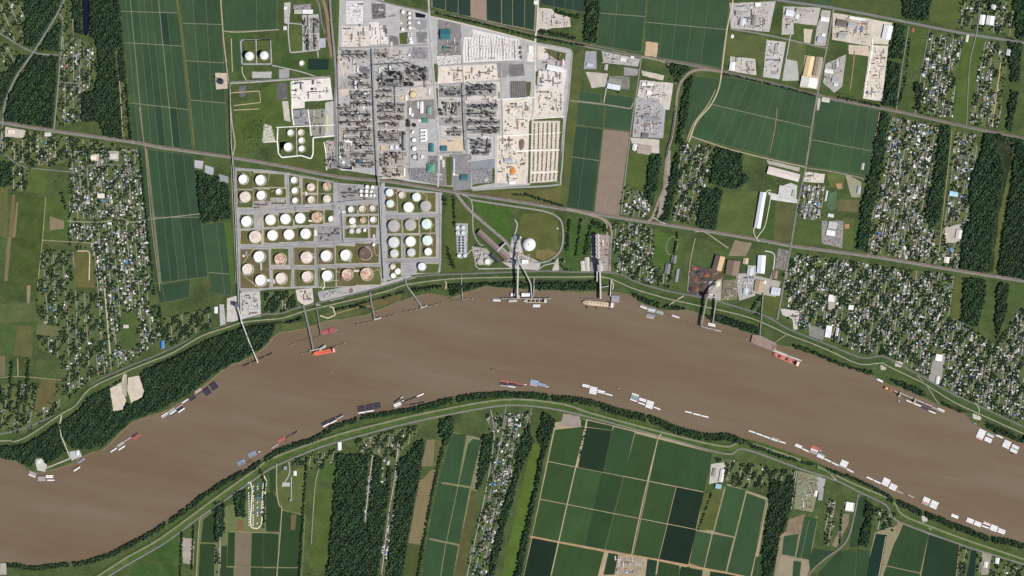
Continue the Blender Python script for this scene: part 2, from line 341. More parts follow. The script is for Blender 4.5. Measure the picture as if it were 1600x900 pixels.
# south fields
def lx(l, y):
    (x0, y0), (x1, y1) = l; return x0 + (x1 - x0) * (y - y0) / (y1 - y0)
def meet(a, b):
    (x1, y1), (x2, y2) = a; (x3, y3), (x4, y4) = b; d = (x1 - x2) * (y3 - y4) - (y1 - y2) * (x3 - x4)
    p = x1 * y2 - y1 * x2; q = x3 * y4 - y3 * x4
    return ((p * (x3 - x4) - (x1 - x2) * q) / d, (p * (y3 - y4) - (y1 - y2) * q) / d)
T0 = ((867,671),(906,667)); R1 = ((869,645.5),(1113,706.5)); R2 = ((856,721),(1100,769)); R3 = ((844,780),(1147,839)); R4 = ((830,839),(1148,897)); R5 = ((819,910),(1148,965))
C0 = ((867,670),(819,897)); C1 = ((917,654),(861,898)); C2 = ((993,674),(935,898)); C3 = ((1029,681),(983,898)); C4 = ((1064,730),(1024,898)); C5 = ((1114,706),(1077,878)); Cm = ((956,663),(905,898))
sheet('farm_track', [(867,660),(917,655),(1030,682),(1113,707),(1099,769),(1080,884),(1024,898),(1020,930),(812,930)], 'dirt', c(165,152,122), z=.35)
def cell(t, b, l, r, col, g=(.6, .6, .6, .6), m='crop_s'):
    tl, tr, br, bl = meet(t, l), meet(t, r), meet(b, r), meet(b, l)
    crop([(tl[0] + g[2], tl[1] + g[0]), (tr[0] - g[3], tr[1] + g[0]), (br[0] - g[3], br[1] - g[1]), (bl[0] + g[2], bl[1] - g[1])], col, m)
sg = [c(52,80,44), c(50,78,42), c(46,72,40)]
cell(T0, R2, C0, C1, sg[1]); crop([(908,655.5),(916,656.5),(914,666),(908,666.5)], sg[2], 'crop_s'); cell(R2, R3, C0, C1, sg[1]); cell(R3, R4, C0, C1, sg[0], (.6, 1.5, .6, .6)); cell(R4, R5, C0, C1, c(22,44,30), (1.5, .6, .6, .6))
crop([(917,668),(956,673),(943,738),(903,730)], c(28,52,34), 'crop_s')
crop([(956.3,673.5),(960,667),(992,675),(975,744),(943.5,738)], c(46,76,46), 'crop_s'); crop([(918,657),(958,666),(956,672.5),(917,667)], c(40,66,40), 'crop_s')
cell(R1, R2, C2, C3, sg[1], (.9, .8, .3, .6))
for (a, b) in ((R2, R3), (R3, R4)):
    g = (.6, 1.5 if b is R4 else .6, .6, .05)
    cell(a, b, C1, Cm, c(54,84,48), g); cell(a, b, Cm, C2, c(42,70,40), (g[0], g[1], .05, .3)); cell(a, b, C2, C3, sg[1], (g[0], g[1], .3, .6))
cell(R1, R2, C3, C5, c(46,76,44), (.9, .8, .6, .4)); cell(R2, R3, C3, C4, sg[1]); cell(R3, R4, C3, C4, sg[1], (.6, 1.5, .6, .6))
cell(R2, R3, C4, C5, c(24,46,32)); cell(R3, R4, C4, C5, c(20,42,32), (.6, 1.5, .6, .3))
cell(R4, R5, C1, C2, sg[1], (1.5, .6, .6, .6)); crop([(951,863),(966,866),(960,898),(943,898)], c(40,64,40), 'crop_s')
crop([(1030,877),(1062,884),(1058,930),(1022,930)], c(42,68,38), 'crop_s'); crop([(1012,872),(1027,876),(1020,930),(1005,930)], c(34,60,40), 'crop_s')
crop([(1064,885),(1098,891),(1092,930),(1059,930)], c(30,54,36), 'crop_s'); crop([(1110,893),(1150,898),(1148,930),(1105,930)], c(30,54,36), 'crop_s')
sheet('farm_track', [(1088,826),(1137,756),(1166,766),(1200,778),(1176,930),(1080,930),(1078,880)], 'dirt', c(150,142,112), z=.4)
fgrid([(1087,829),(1112,834),(1100,888),(1077,880)], [], [], 'crop_s', [c(56,86,54)]); fgrid([(1135,758),(1166,766),(1148,839),(1116,831)], [], [], 'crop_s', [c(52,84,52)])
fgrid([(1114,834),(1147,840),(1134,893),(1101,888)], [], [], 'crop_s', [c(50,80,50)]); fgrid([(1167,770),(1197,781),(1172,905),(1136,894)], [], [], 'crop_s', [c(50,80,52)])
fgrid([(1180,870),(1193,868),(1190,930),(1170,930)], [.5], [], 'crop_s', [c(48,76,46)])
sheet('pasture', [(1100,772),(1132,758),(1115,829),(1088,828)], 'meadow', c(84,92,48), z=.6)
# centre south
sheet('tilled_field', [(667,687),(680,687),(677,729),(658,728)], 'fallow', c(122,112,84), z=.6); sheet('pasture', [(681,688),(693,688),(683,731),(678,730)], 'meadow', c(92,98,58), z=.5)
sheet('tilled_field', [(655,750),(662,748),(672,735),(683,732),(662,852),(638,848)], 'fallow', c(124,112,82), z=.7)
crop([(637,851),(661,855),(655,930),(624,930)], c(70,84,44), 'crop_s')
sheet('farm_track', [(707,675),(754,685),(745,765),(700,930),(656,930),(672,840)], 'dirt', c(124,126,92), z=.35)
for q in ([(708,677),(729,679),(715.5,757),(686,752)],[(731.5,694),(739,686),(752,688),(735,760),(717,757)],[(685,755),(715,760),(697,846),(669,840)],[(716.5,760),(734,763),(718,850),(698.5,846)],[(668,843),(696,849),(683,930),(657,930)],[(697.5,849),(716,853),(703,930),(685,930)]): crop(q, random.choice([c(50,80,52), c(48,78,48)]), 'crop_s')
sheet('pasture', [(737,764),(745,768),(726,898),(720,930),(703,930),(718,852)], 'meadow', c(84,82,50), z=.45)
sheet('pasture', [(833,692),(847,699),(825,800),(803,905),(798,930),(776,930),(800,825),(812,770)], 'meadow', c(78,102,40), z=.45)
# south west fields
sw = [c(42,70,38), c(40,66,38)]
for q in ([(318,812),(337,797),(336,848),(314,847)],[(313,850),(335,850),(334,930),(309,930)],[(416,771),(428,769),(439,797),(436,831),(416,830)],[(394,833),(411,833),(411,930),(391,930)],[(411.6,833),(435,833.5),(433,886),(411.6,886)],[(411.6,888),(432,888),(431,930),(411,930)],[(441,798),(475,806),(471,886),(434,886)],[(434,888),(470,888),(468,930),(433,930)],[(357,832),(367,832),(366,885),(355,884)],[(346,853),(355,853),(353,930),(343,930)],[(354,887),(365,887),(364,930),(353,930)],[(422,735),(431,733),(431,766),(422,768)]): crop(q, random.choice(sw), 'crop_w')
sheet('tilled_field', [(368,831),(393,832),(389,930),(365,930)], 'fallow', c(118,108,88), z=.6)
sheet('farm_track', [(310,812),(323,803),(338,795),(437,768),(478,805),(470,930),(305,930)], 'dirt', c(104,112,72), z=.3, taken=False)
sheet('pasture', [(488,762),(523,765),(512,889),(483,887)], 'meadow', c(74,92,42), z=.5); sheet('pasture', [(494,724),(526,722),(524,756),(490,755)], 'meadow', c(68,92,44), z=.5, taken=False)
sheet('pasture', [(225,868),(285,829),(283,930),(180,930)], 'meadow', c(58,84,38), z=.5, taken=False)
sheet('pasture', [(440,735),(478,730),(477,803),(444,797),(432,780),(433,745)], 'meadow', c(88,98,54), z=.45, taken=False)
sheet('tilled_field', [(455,804),(463,804),(461,828),(454,828)], 'fallow', c(112,92,66), z=1.9); sheet('tilled_field', [(371,812),(380,812),(380,829),(371,829)], 'fallow', c(118,98,66), z=.6)
# south east fields
for q, k in (([(1411,819),(1451,835),(1438,894),(1433,930),(1370,930),(1397,850),(1404,838)],c(44,72,44)),([(1451.5,835.3),(1499,851),(1490,930),(1434,930)],c(32,58,38)),([(1257,807),(1265,808),(1251,872),(1244,871)],c(46,78,52)),([(1266,808),(1277,810),(1265,875),(1252,872)],c(46,78,52)),([(1225,838),(1248,834),(1242,870),(1222,866)],c(50,80,56)),([(1219,878),(1240,874),(1236,930),(1212,930)],0),([(1240,876),(1252,878),(1246,930),(1236,930)],c(46,74,46)),([(1270,856),(1303,862),(1266,890),(1264,878)],c(42,72,46)),([(1310,862),(1316,860),(1314,898),(1275,930),(1280,895)],c(44,72,46)),([(1318,860),(1338,862),(1334,930),(1305,930)],c(48,76,50)),([(1340,778),(1356,775),(1341,855),(1328,855)],c(44,72,44)),([(1340,858),(1360,862),(1350,930),(1336,930)],c(48,76,48))):
    if k: crop(q, k, 'crop_s')
sheet('tilled_field', [(1219,868),(1241,873),(1236,930),(1209,930)], 'fallow', c(150,138,118), z=.6); sheet('tilled_field', [(1253,876),(1264,879),(1258,930),(1248,930)], 'fallow', c(150,138,118), z=.6)
sheet('farm_track', [(1219,835),(1278,806),(1266,880),(1262,930),(1205,930)], 'dirt', c(140,130,104), z=.3)
sheet('farm_track', [(1367,832),(1412,817),(1500,851),(1492,930),(1345,930)], 'dirt', c(140,132,104), z=.3)
for q in ([(1369,834),(1386,836),(1376,893),(1372,930),(1345,930),(1354,890)],[(1518,860),(1526,861),(1519,930),(1506,930)]): sheet('pond', q, 'pond', c(22,48,36), z=1.2, taken=True)
sheet('pond', [(127,-20),(140,-20),(139,50),(134,56),(130,54)], 'pond', c(20,28,46), z=1.0)
sheet('pond', [(482,92),(514,92),(513,109),(481,109)], 'pond', c(36,56,46), z=1.6); sheet('pond', [(649,19),(665,23),(664,28),(650,27)], 'pond', c(28,28,44), z=2.2)
sheet('bare_soil', [(1403,814),(1411,816),(1408,834),(1400,835)], 'gravel', c(140,124,100), z=1.0)
sheet('bare_soil', [(1317,803),(1328,803),(1325,820),(1306,855),(1300,852),(1312,828)], 'gravel', c(128,118,100), z=1.0)
sheet('bare_soil', [(1231,812),(1258,803),(1250,836),(1228,832)], 'gravel', c(128,112,92), z=.8, taken=False)
sheet('bare_soil', [(880,646),(907,651),(904,668),(876,665)], 'gravel', c(150,138,128), z=.9)
# west meadows and strips
for q, k, m in (([(20,307),(71,309),(58,470),(5,440)],c(66,82,38),'meadow'),([(0,292),(12,292),(12,372),(0,370)],c(92,96,56),'meadow'),([(19,304),(24,304),(21,371),(13,371)],c(110,98,64),'fallow'),([(26,315),(29,316),(24,371),(20,371)],c(128,112,88),'fallow'),([(12,371),(18,371),(12,439),(6,439)],c(120,108,84),'fallow'),([(117,392),(137,392),(146,400),(148,450),(115,448)],c(96,94,54),'meadow'),([(70,310),(106,310),(104,376),(68,374)],c(72,92,44),'meadow'),([(78,338),(100,345),(100,357),(78,360)],c(136,120,96),'fallow'),([(188,490),(214,487),(214,545),(190,545)],c(70,88,46),'meadow'),([(0,475),(55,472),(56,502),(0,504)],c(86,98,58),'meadow'),([(0,505),(28,508),(28,552),(0,552)],c(72,92,48),'meadow'),([(28,508),(52,510),(50,558),(20,556)],c(92,94,56),'meadow'),([(0,556),(8,556),(8,588),(0,588)],c(112,104,78),'fallow'),([(48,262),(74,264),(72,304),(42,300)],c(80,98,46),'meadow'),([(66,590),(88,592),(86,622),(62,640),(52,640)],c(100,92,58),'meadow'),([(42,446),(48,446),(46,474),(42,474)],c(140,126,104),'fallow'),([(58,506),(94,510),(92,526),(56,524)],c(100,104,70),'fallow')): sheet('pasture' if m == 'meadow' else 'tilled_field', q, m, k)
# meadows in the north and east
for q, k in (([(1015,66),(1030,68),(1026,92),(1008,90)],0),([(1130,50),(1200,58),(1190,118),(1184,96),(1165,86),(1136,88)],c(86,96,56)),([(981,236),(1015,242),(1010,295),(975,288)],c(78,94,46)),([(1130,300),(1184,298),(1175,372),(1119,362)],c(82,96,50)),([(1200,322),(1212,315),(1210,376),(1188,372)],c(60,84,38)),([(1212,314),(1245,320),(1236,376),(1209,377)],c(88,90,56)),([(1345,75),(1356,85),(1345,152),(1306,142),(1322,85)],c(70,90,46)),([(1420,42),(1450,46),(1440,112),(1414,105)],c(72,92,46)),([(1408,140),(1432,145),(1428,177),(1402,170)],c(68,86,44)),([(1510,56),(1538,64),(1512,195),(1490,186),(1497,120)],c(74,96,44)),([(1459,-10),(1503,-10),(1494,43),(1452,32)],c(78,94,48)),([(1303,-10),(1402,-10),(1398,28),(1303,10)],c(72,86,48)),([(1172,-10),(1300,-10),(1300,9),(1240,-1)],c(60,84,56)),([(1228,62),(1260,68),(1255,110),(1247,118),(1232,95)],c(92,100,62)),([(1558,220),(1583,221),(1575,300),(1556,428),(1546,428),(1557,330),(1570,270)],c(88,96,52)),([(1486,200),(1495,200),(1480,290),(1472,350),(1468,350),(1478,280)],c(84,96,48)),([(738,300),(865,295),(878,286),(886,300),(882,322),(800,310)],c(96,96,56)),([(893,92),(912,76),(905,195),(885,330),(875,320),(886,200)],c(84,92,54)),([(818,333),(860,333),(872,345),(873,390),(860,404),(830,405),(812,398),(812,345)],c(88,92,50)),([(738,313),(800,325),(798,370),(790,376),(760,345)],c(64,94,38)),([(838,392),(856,388),(870,396),(850,408),(838,402)],c(122,110,72)),([(885,340),(945,352),(938,422),(882,420)],c(62,88,40)),([(1025,362),(1068,370),(1058,420),(1020,415)],c(70,96,42)),([(1292,270),(1322,272),(1316,296),(1296,292)],c(92,104,58)),([(1312,312),(1344,312),(1340,332),(1308,330)],c(102,98,66)),([(1318,340),(1335,342),(1332,390),(1318,388)],c(84,98,50)),([(1196,435),(1218,468),(1212,495),(1194,488)],c(84,92,46)),([(1490,432),(1506,434),(1502,500),(1486,498)],c(86,92,48)),([(1577,444),(1600,446),(1598,470),(1574,480)],c(70,92,44)),([(430,128),(452,126),(456,160),(458,195),(420,226),(362,248),(360,226),(368,180),(385,160),(405,142)],c(74,94,44)),([(362,50),(384,52),(384,118),(376,128),(362,108)],c(60,88,44)),([(430,48),(446,58),(452,82),(478,86),(520,90),(520,118),(470,118),(430,104),(428,56)],c(64,86,44)),([(452,40),(472,40),(473,80),(453,80)],c(84,96,52)),([(525,0),(530,0),(531,75),(524,75)],c(76,94,50)),([(488,220),(508,222),(510,262),(462,250),(440,246),(490,248)],c(78,92,46)),([(425,246),(455,248),(505,264),(508,268),(425,255)],c(82,92,48)),([(700,308),(718,312),(745,350),(738,425),(692,425),(695,360)],c(78,90,46)),([(505,490),(545,480),(570,482),(560,492),(520,498)],c(88,94,58)),([(1240,345),(1287,350),(1284,382),(1240,376)],c(74,92,46)),([(440,506),(480,502),(480,512),(440,518)],c(84,94,56)),([(560,476),(630,458),(625,468),(585,484)],c(100,92,60))):
    if k: sheet('pasture', q, 'meadow', k, taken=(k[0] < 0.2))
# ------------------------------------------------------------------ yards and lots
GR = c(170,167,168); LG = c(178,174,170); WH = c(226,218,208); TN = c(206,188,166); DK = c(112,112,114); PV = c(140,140,144)
def yard(q, col, m='gravel', nm='yard', taken=True):
    g = sum(col[:3]) / 3
    if g > .2: col = tuple(min(.82, (v * .7 + g * .3) * (1.04 if g > .4 else 1.1)) for v in col[:3]) + (1,)
    return sheet(nm, q, m, col, taken=taken)
yard([(531,-20),(600,-20),(600,4),(640,13),(668,20),(676,27),(740,42),(832,64),(838,68),(892,78),(893,90),(884,180),(872,286),(740,296),(640,284),(600,276),(528,264),(524,130),(528,90)], GR, nm='works_yard')
yard([(367,261),(450,271),(530,286),(600,291),(691,301),(688,425),(640,430),(600,439),(555,448),(420,452),(378,460),(368,440)], c(156,154,156), 'asphalt', nm='tank_farm_ground')
for q, k in (([(454,127),(516,122),(520,156),(455,160)],WH),([(456,160),(476,158),(476,169),(457,170)],WH),([(458,172),(481,171),(482,196),(459,196)],PV),([(482,171),(508,170),(508,212),(484,212)],c(140,138,122)),([(508,160),(522,158),(522,212),(508,212)],LG),([(541,2),(567,2),(567,37),(541,37)],WH),([(534,41),(577,41),(577,73),(534,73)],c(214,200,186)),([(577,35),(592,35),(594,68),(578,70)],WH),([(594,40),(604,40),(606,68),(596,68)],WH),([(568,3),(578,3),(580,32),(568,32)],LG),([(580,5),(602,6),(603,28),(582,30)],DK),([(605,10),(620,12),(620,28),(606,30)],LG),([(625,15),(645,18),(646,45),(640,48),(625,46)],c(150,146,140)),([(646,30),(668,30),(666,46),(648,46)],PV),([(650,50),(668,50),(666,67),(652,67)],c(126,126,124)),([(608,56),(622,57),(623,70),(608,70)],DK),([(645,73),(669,74),(668,92),(640,92)],c(134,134,142)),([(608,76),(634,75),(636,98),(622,98),(612,88)],LG),([(534,93),(556,95),(556,118),(536,118)],c(190,182,176)),([(527,88),(536,88),(538,118),(530,120)],c(206,190,172)),([(562,104),(578,104),(578,116),(562,116)],DK),([(530,128),(548,122),(548,138),(530,140)],c(160,152,148)),([(605,128),(632,122),(665,122),(665,135),(605,136)],c(104,104,112)),([(530,140),(546,138),(546,150),(530,150)],TN),
    ([(684,30),(720,38),(720,90),(683,92)],c(134,130,128)),([(870,356.2),(871,356.2),(871,357),(870,357)],0),([(683,88),(720,86),(720,102),(684,103)],c(218,212,206)),([(686,104),(777,100),(782,124),(684,131)],c(222,206,188)),([(776,98),(800,97),(802,106),(790,122),(778,122)],c(138,136,136)),([(795,101),(818,99),(820,118),(796,120)],c(116,114,114)),([(796,127),(822,126),(824,154),(797,154)],c(118,116,118)),([(824,72),(834,72),(834,96),(824,96)],WH),([(840,72),(856,74),(856,92),(840,94)],c(216,202,186)),([(842,112),(886,108),(882,140),(842,140)],c(216,210,204)),([(836,140),(882,138),(879,182),(830,184)],c(218,204,186)),([(786,156),(832,154),(830,180),(829,210),(786,210)],c(222,208,190)),([(776,212),(829,210),(828,250),(822,288),(776,286)],c(220,204,184)),([(831,190),(875,189),(870,283),(828,286)],c(216,200,178)),
    ([(684,132),(722,130),(724,156),(684,156)],c(196,186,176)),([(686,158),(722,158),(724,182),(686,182)],c(184,176,164)),([(728,130),(782,128),(784,158),(730,158)],c(206,196,186)),([(730,160),(783,160),(784,210),(730,212)],c(196,186,176)),([(686,184),(723,184),(724,196),(686,196)],c(150,150,150)),([(690,198),(723,198),(724,214),(690,214)],c(208,196,176)),([(688,216),(725,216),(726,236),(690,236)],c(212,188,152)),([(730,214),(770,214),(772,246),(732,250)],c(182,182,184)),([(735,252),(772,248),(773,262),(735,262)],c(130,134,142)),([(736,262),(771,262),(770,286),(738,288)],c(132,134,140)),([(702,240),(736,240),(736,296),(708,298)],c(134,132,134)),([(686,245),(698,245),(697,292),(686,290)],c(128,126,122)),([(668,243),(684,243),(684,288),(668,284)],c(124,122,122)),([(636,262),(668,262),(682,288),(640,280)],c(130,130,134)),
    ([(588,240),(632,238),(634,258),(590,262)],c(168,158,148)),([(594,262),(633,262),(633,277),(598,280)],c(204,184,152)),([(632,128),(676,126),(678,154),(634,158)],c(196,186,176)),([(636,158),(678,155),(680,186),(637,186)],c(132,128,126)),([(622,147),(632,147),(632,157),(622,157)],c(206,178,140)),([(530,192),(582,190),(584,212),(532,212)],c(172,156,138)),([(586,190),(624,190),(626,214),(588,214)],c(164,154,142)),([(509,220),(524,220),(528,262),(510,264)],c(168,156,144)),([(534,215),(584,212),(586,262),(534,264)],c(150,146,142)),
    ([(472,24),(498,22),(500,78),(473,80)],LG),([(458,8),(486,6),(486,15),(458,15)],c(140,136,144)),([(444,4),(454,4),(452,38),(444,36)],LG),([(498,60),(508,60),(509,74),(498,75)],c(168,168,180)),([(394,112),(425,112),(424,122),(394,122)],c(170,166,166)),([(436,108),(452,108),(452,123),(436,123)],c(150,148,152)),([(432,130),(448,130),(450,155),(433,156)],c(96,94,96)),([(441,158),(450,158),(454,190),(444,188)],c(190,178,160)),([(336,114),(354,114),(356,138),(338,140)],c(196,180,162)),([(412,194),(424,196),(430,220),(410,222)],c(196,190,172)),([(374,134),(384,134),(384,150),(374,152)],c(100,98,98)),
    # river-side lots
    ([(355,466),(371,462),(372,502),(354,503)],c(196,188,178)),([(375,458),(406,455),(408,494),(376,500)],c(184,180,176)),([(343,475),(350,476),(353,510),(344,510)],c(170,168,172)),([(462,453),(488,450),(490,472),(476,478),(465,470)],c(208,192,178)),([(496,456),(540,448),(560,452),(560,458),(500,470)],c(154,154,156)),([(545,446),(605,440),(640,430),(650,434),(600,446),(520,470),(500,470),(500,466)],c(168,166,164)),
    ([(711,349),(731,349),(730,398),(721,404),(714,402),(713,370)],c(152,156,156)),([(737,385),(760,388),(775,405),(765,415),(742,412)],c(160,150,140)),([(800,370),(812,375),(818,398),(845,410),(842,422),(800,420),(785,410),(795,400)],c(178,172,164)),([(868,408),(872,402),(874,422),(862,424)],c(184,176,164)),([(907,408),(920,404),(922,424),(908,424)],c(176,168,156)),([(925,365),(952,368),(955,424),(922,424)],c(150,140,132)),
    ([(1078,414),(1112,420),(1108,466),(1073,458)],c(84,74,72)),([(1112,420),(1128,424),(1130,436),(1112,440)],c(96,78,62)),([(1108,440),(1128,436),(1126,470),(1105,466)],c(164,158,150)),([(1130,438),(1155,436),(1152,468),(1126,470)],c(120,116,92)),([(1150,428),(1180,426),(1180,462),(1155,470)],c(164,160,156)),([(1168,415),(1182,415),(1182,428),(1168,428)],c(190,188,190)),([(1178,430),(1220,440),(1212,464),(1178,458)],c(166,158,146)),([(1216,388),(1233,392),(1228,422),(1210,420)],c(124,120,114)),([(1148,375),(1175,380),(1165,400),(1138,400)],c(134,122,98)),([(1220,482),(1250,486),(1246,515),(1240,515),(1238,498),(1222,492)],c(194,188,176)),
    ([(870,356),(872,356),(872,358),(870,358)],WH),([(1198,250),(1250,262),(1248,268),(1200,256)],c(170,160,146)),([(1200,300),(1250,312),(1246,318),(1205,312)],c(206,204,200)),([(1216,292),(1236,286),(1246,290),(1243,315),(1216,308)],c(196,194,190)),([(1256,268),(1289,272),(1287,286),(1256,284)],c(212,200,184)),
    ([(1140,5),(1212,2),(1202,50),(1142,44)],c(178,172,166)),([(1141,88),(1180,92),(1182,118),(1138,110)],c(186,178,164)),([(1198,62),(1228,66),(1218,124),(1192,120)],c(182,178,174)),([(1228,92),(1246,96),(1248,126),(1222,126)],c(170,172,166)),([(1224,10),(1282,12),(1276,40),(1240,36),(1240,54),(1221,54)],c(178,172,162)),([(1256,45),(1270,46),(1266,68),(1256,66)],c(196,180,152)),([(1284,15),(1298,17),(1290,72),(1272,70),(1276,45)],c(170,164,152)),([(1302,20),(1364,30),(1360,72),(1300,62)],c(204,186,162)),([(1362,30),(1394,36),(1388,70),(1360,68)],c(208,196,176)),([(1326,70),(1358,72),(1358,88),(1326,84)],c(200,176,152)),([(1360,70),(1388,72),(1378,158),(1348,154)],c(216,202,180)),([(1258,86),(1286,90),(1280,140),(1250,136)],c(190,176,150)),([(1290,100),(1322,85),(1316,135),(1304,145),(1286,130)],c(166,162,152)),([(1278,153),(1308,158),(1306,176),(1276,172)],c(180,174,162)),
    ([(842,12),(862,14),(870,22),(890,26),(892,42),(862,44),(840,50)],c(198,186,172)),([(915,80),(932,80),(932,108),(912,108)],c(148,146,156)),([(940,80),(1000,92),(997,104),(943,98)],c(170,166,162)),([(975,105),(998,108),(996,118),(975,118)],c(142,138,140)),([(915,112),(950,115),(946,135),(925,138)],c(180,172,156)),([(950,118),(984,120),(984,140),(948,138)],c(120,118,110)),([(1000,125),(1052,130),(1046,172),(1030,170),(996,150)],c(200,192,180)),([(994,152),(1026,154),(1040,172),(1036,216),(988,214)],c(160,158,160)),([(985,215),(1030,218),(1030,240),(990,236)],c(196,184,168)),([(1002,110),(1038,118),(1036,126),(1004,118)],c(190,178,160),),
    ([(170,236),(186,236),(185,252),(171,250)],c(160,152,140)),([(142,242),(154,240),(154,252),(142,252)],c(200,186,150)),([(8,198),(40,204),(38,216),(8,214)],c(190,178,160)),([(304,250),(318,252),(316,264),(304,262)],c(168,170,176)),([(320,258),(334,262),(333,273),(320,272)],c(160,164,170)),([(342,272),(357,276),(357,286),(343,284)],c(136,140,146)),
    ([(172,607),(190,597),(192,612),(197,625),(192,640),(177,642)],c(206,188,164)),([(200,590),(217,587),(225,610),(222,620),(205,630),(199,610)],c(206,188,164)),([(192,584),(198,584),(198,620),(190,616)],c(170,158,138)),
    ([(55,718),(65,716),(74,728),(70,737),(58,735)],c(196,190,182)),([(108,706),(124,703),(128,713),(112,720)],c(176,178,180)),
    ([(1400,564),(1412,566),(1408,574),(1398,572)],c(186,176,160)),([(1376,570),(1386,570),(1384,578),(1376,578)],c(176,166,146)),([(1520,646),(1534,650),(1532,657),(1520,654)],c(190,182,168)),([(1440,806),(1450,808),(1449,815),(1441,816)],c(190,182,172)),([(1247,736),(1284,745),(1270,800),(1240,795)],c(130,132,104)),([(1277,745),(1290,748),(1285,780),(1278,780)],c(156,154,152)),([(1320,784),(1336,786),(1334,800),(1320,798)],c(184,176,160)),([(1111,725),(1134,722),(1130,752),(1108,756)],c(186,178,166)),([(955,868),(1005,872),(1008,898),(960,898)],c(160,142,110)),([(283,840),(304,842),(302,882),(286,880)],c(160,148,130)),([(0,880),(10,880),(10,898),(0,898)],c(170,160,140)),([(1535,862),(1550,866),(1544,898),(1532,898)],c(150,140,120)),
    ([(1460,555),(1478,552),(1470,600),(1450,595)],c(150,144,134)),([(1264,508),(1290,515),(1286,532),(1264,525)],c(130,128,124)),([(1294,462),(1308,462),(1304,484),(1294,484)],c(168,158,140)),([(1476,355),(1502,350),(1502,378),(1478,380)],c(180,170,154)),([(1284,345),(1318,345),(1316,388),(1284,380)],c(140,136,130)),([(1320,270),(1346,285),(1344,308),(1330,308)],c(150,146,110)),([(1010,422),(1040,398),(1060,410),(1044,448)],0)):
    if k: yard(q, k, taken=not (k[0] > .9))
sheet('car_park', [(722,58),(738,58),(738,46),(811,62),(814,93),(724,98)], 'pale', c(228,224,222)); sheet('car_park', [(541,2),(567,2),(567,37),(541,37)], 'pale', c(226,222,224))
# ore and clay heaps in the stockyard, drawn as real mounds
def mound(name, x, y, rx, ry, h, col, label, m='ore'):
    v = [(0, 0, h)]; f = []; n = 14
    for k, (rr, zz) in enumerate(((.35, .8), (.7, .4), (1, -.3 / h))):
        for i in range(n):
            a = 2 * math.pi * i / n; q = rr * random.uniform(.85, 1.12); v.append((math.cos(a) * rx * S * q, math.sin(a) * ry * S * q, h * zz))
    for i in range(n):
        f.append((0, 1 + i, 1 + (i + 1) % n))
        for k in range(2): a = 1 + k * n; f.append((a + i, a + n + i, a + n + (i + 1) % n, a + (i + 1) % n))
    o = obj(name, v, f, m, None, col, True, loc=V(x, y, 1.4)); return tag(o, label, 'heap', 'stockpiles at the ore yard')
for i, (x, y, rx, ry, h, col, lb) in enumerate(((1085,419,4,3.6,7,c(150,100,76),'orange ore heap in the northwest corner of the stockyard'),(1093,426,7,3.5,9,c(76,74,82),'long grey ore heap in the middle of the stockyard'),(1103,430,5.5,3.2,8,c(154,100,78),'bright orange ore heap by the stockyard tower'),(1100,436,5,3,7,c(66,64,72),'dark grey ore heap under the bright orange heap'),(1079,452,3.2,4,7,c(52,50,66),'blue black heap in the stockyard southwest corner'),(1086,436,4.5,5.5,4,c(120,88,74),'low brown ore heap left of the stockyard middle'),(1088,452,4,4,4,c(126,82,66),'low reddish ore heap near the stockyard south edge'),(1098,447,4,5,6,c(74,72,82),'slate coloured ore heap beside the stockyard conveyor'),(1102,457,5,3,5,c(78,70,74),'flat dark ore heap in the stockyard southeast corner'))):
    mound('ore_heap', x, y, rx, ry, h, col, lb)
for x, y, rx, ry, h, col, lb in ((801,267,5,7,5,c(200,140,84),'orange clay heap in the white laydown yard'),(815,226,5,9,5,c(128,106,100),'brown rubble heap in the upper laydown yard'),(884,434,0,0,0,0,'')):
    if rx: mound('clay_heap', x, y, rx, ry, h, col, lb, 'coal')
# green bund cells of the tank farm
def zq(pts): return [(350 + x / 4.09, 240 + y / 4.09) for x, y in pts]
for x0, y0, x1, y1 in ((82,112,186,225),(190,122,286,215),(290,130,386,215),(85,232,184,345),(190,225,295,310),(298,222,398,280),(412,140,480,212),(412,216,492,264),(414,268,494,322),(503,155,595,250),(602,172,697,255),(506,262,597,328),(603,260,697,325),(106,392,190,478),(255,392,345,468),(352,378,440,462),(450,372,546,456),(548,360,636,450),(644,360,700,440),(106,492,240,578),(256,486,350,570),(354,478,462,565),(466,472,575,560),(778,332,850,384),(862,328,920,384),(925,330,985,384),(778,400,860,458),(864,398,922,455),(928,398,985,455),(775,482,920,538),(936,470,972,540),(106,612,290,860),(300,605,412,712),(312,738,428,852),(444,600,578,712),(455,740,580,850),(588,598,704,708),(598,732,715,850),(716,590,840,702),(842,574,990,700),(722,728,838,848),(840,722,1002,838),(1035,228,1104,366),(1112,245,1262,376),(1265,250,1352,372),(1045,422,1135,510),(1142,422,1245,508),(1255,408,1350,505),(1048,525,1130,670),(1158,520,1250,665),(1262,512,1355,660),(1235,702,1372,762),(1060,690,1130,790)):
    j = lambda: random.uniform(-2, 2); sheet('bund_wall', zq([(x0 - 3.2, y0 - 3.2), (x1 + 3.2, y0 - 1.2), (x1 + 3.2, y1 + 3.2), (x0 - 3.2, y1 + 3.2)]), 'dirt', random.choice([c(178,172,150), c(164,160,146), c(186,176,150)]), z=1.84)
    sheet('bund_lawn', zq([(x0 + j(), y0 + j()), (x1 + j(), y0 + j() + 2), (x1 + j(), y1 + j()), (x0 + j(), y1 + j())]), 'meadow', random.choice([c(86,94,54), c(96,96,58), c(82,92,52), c(104,94,66)]), z=1.92 + random.uniform(0, .3))
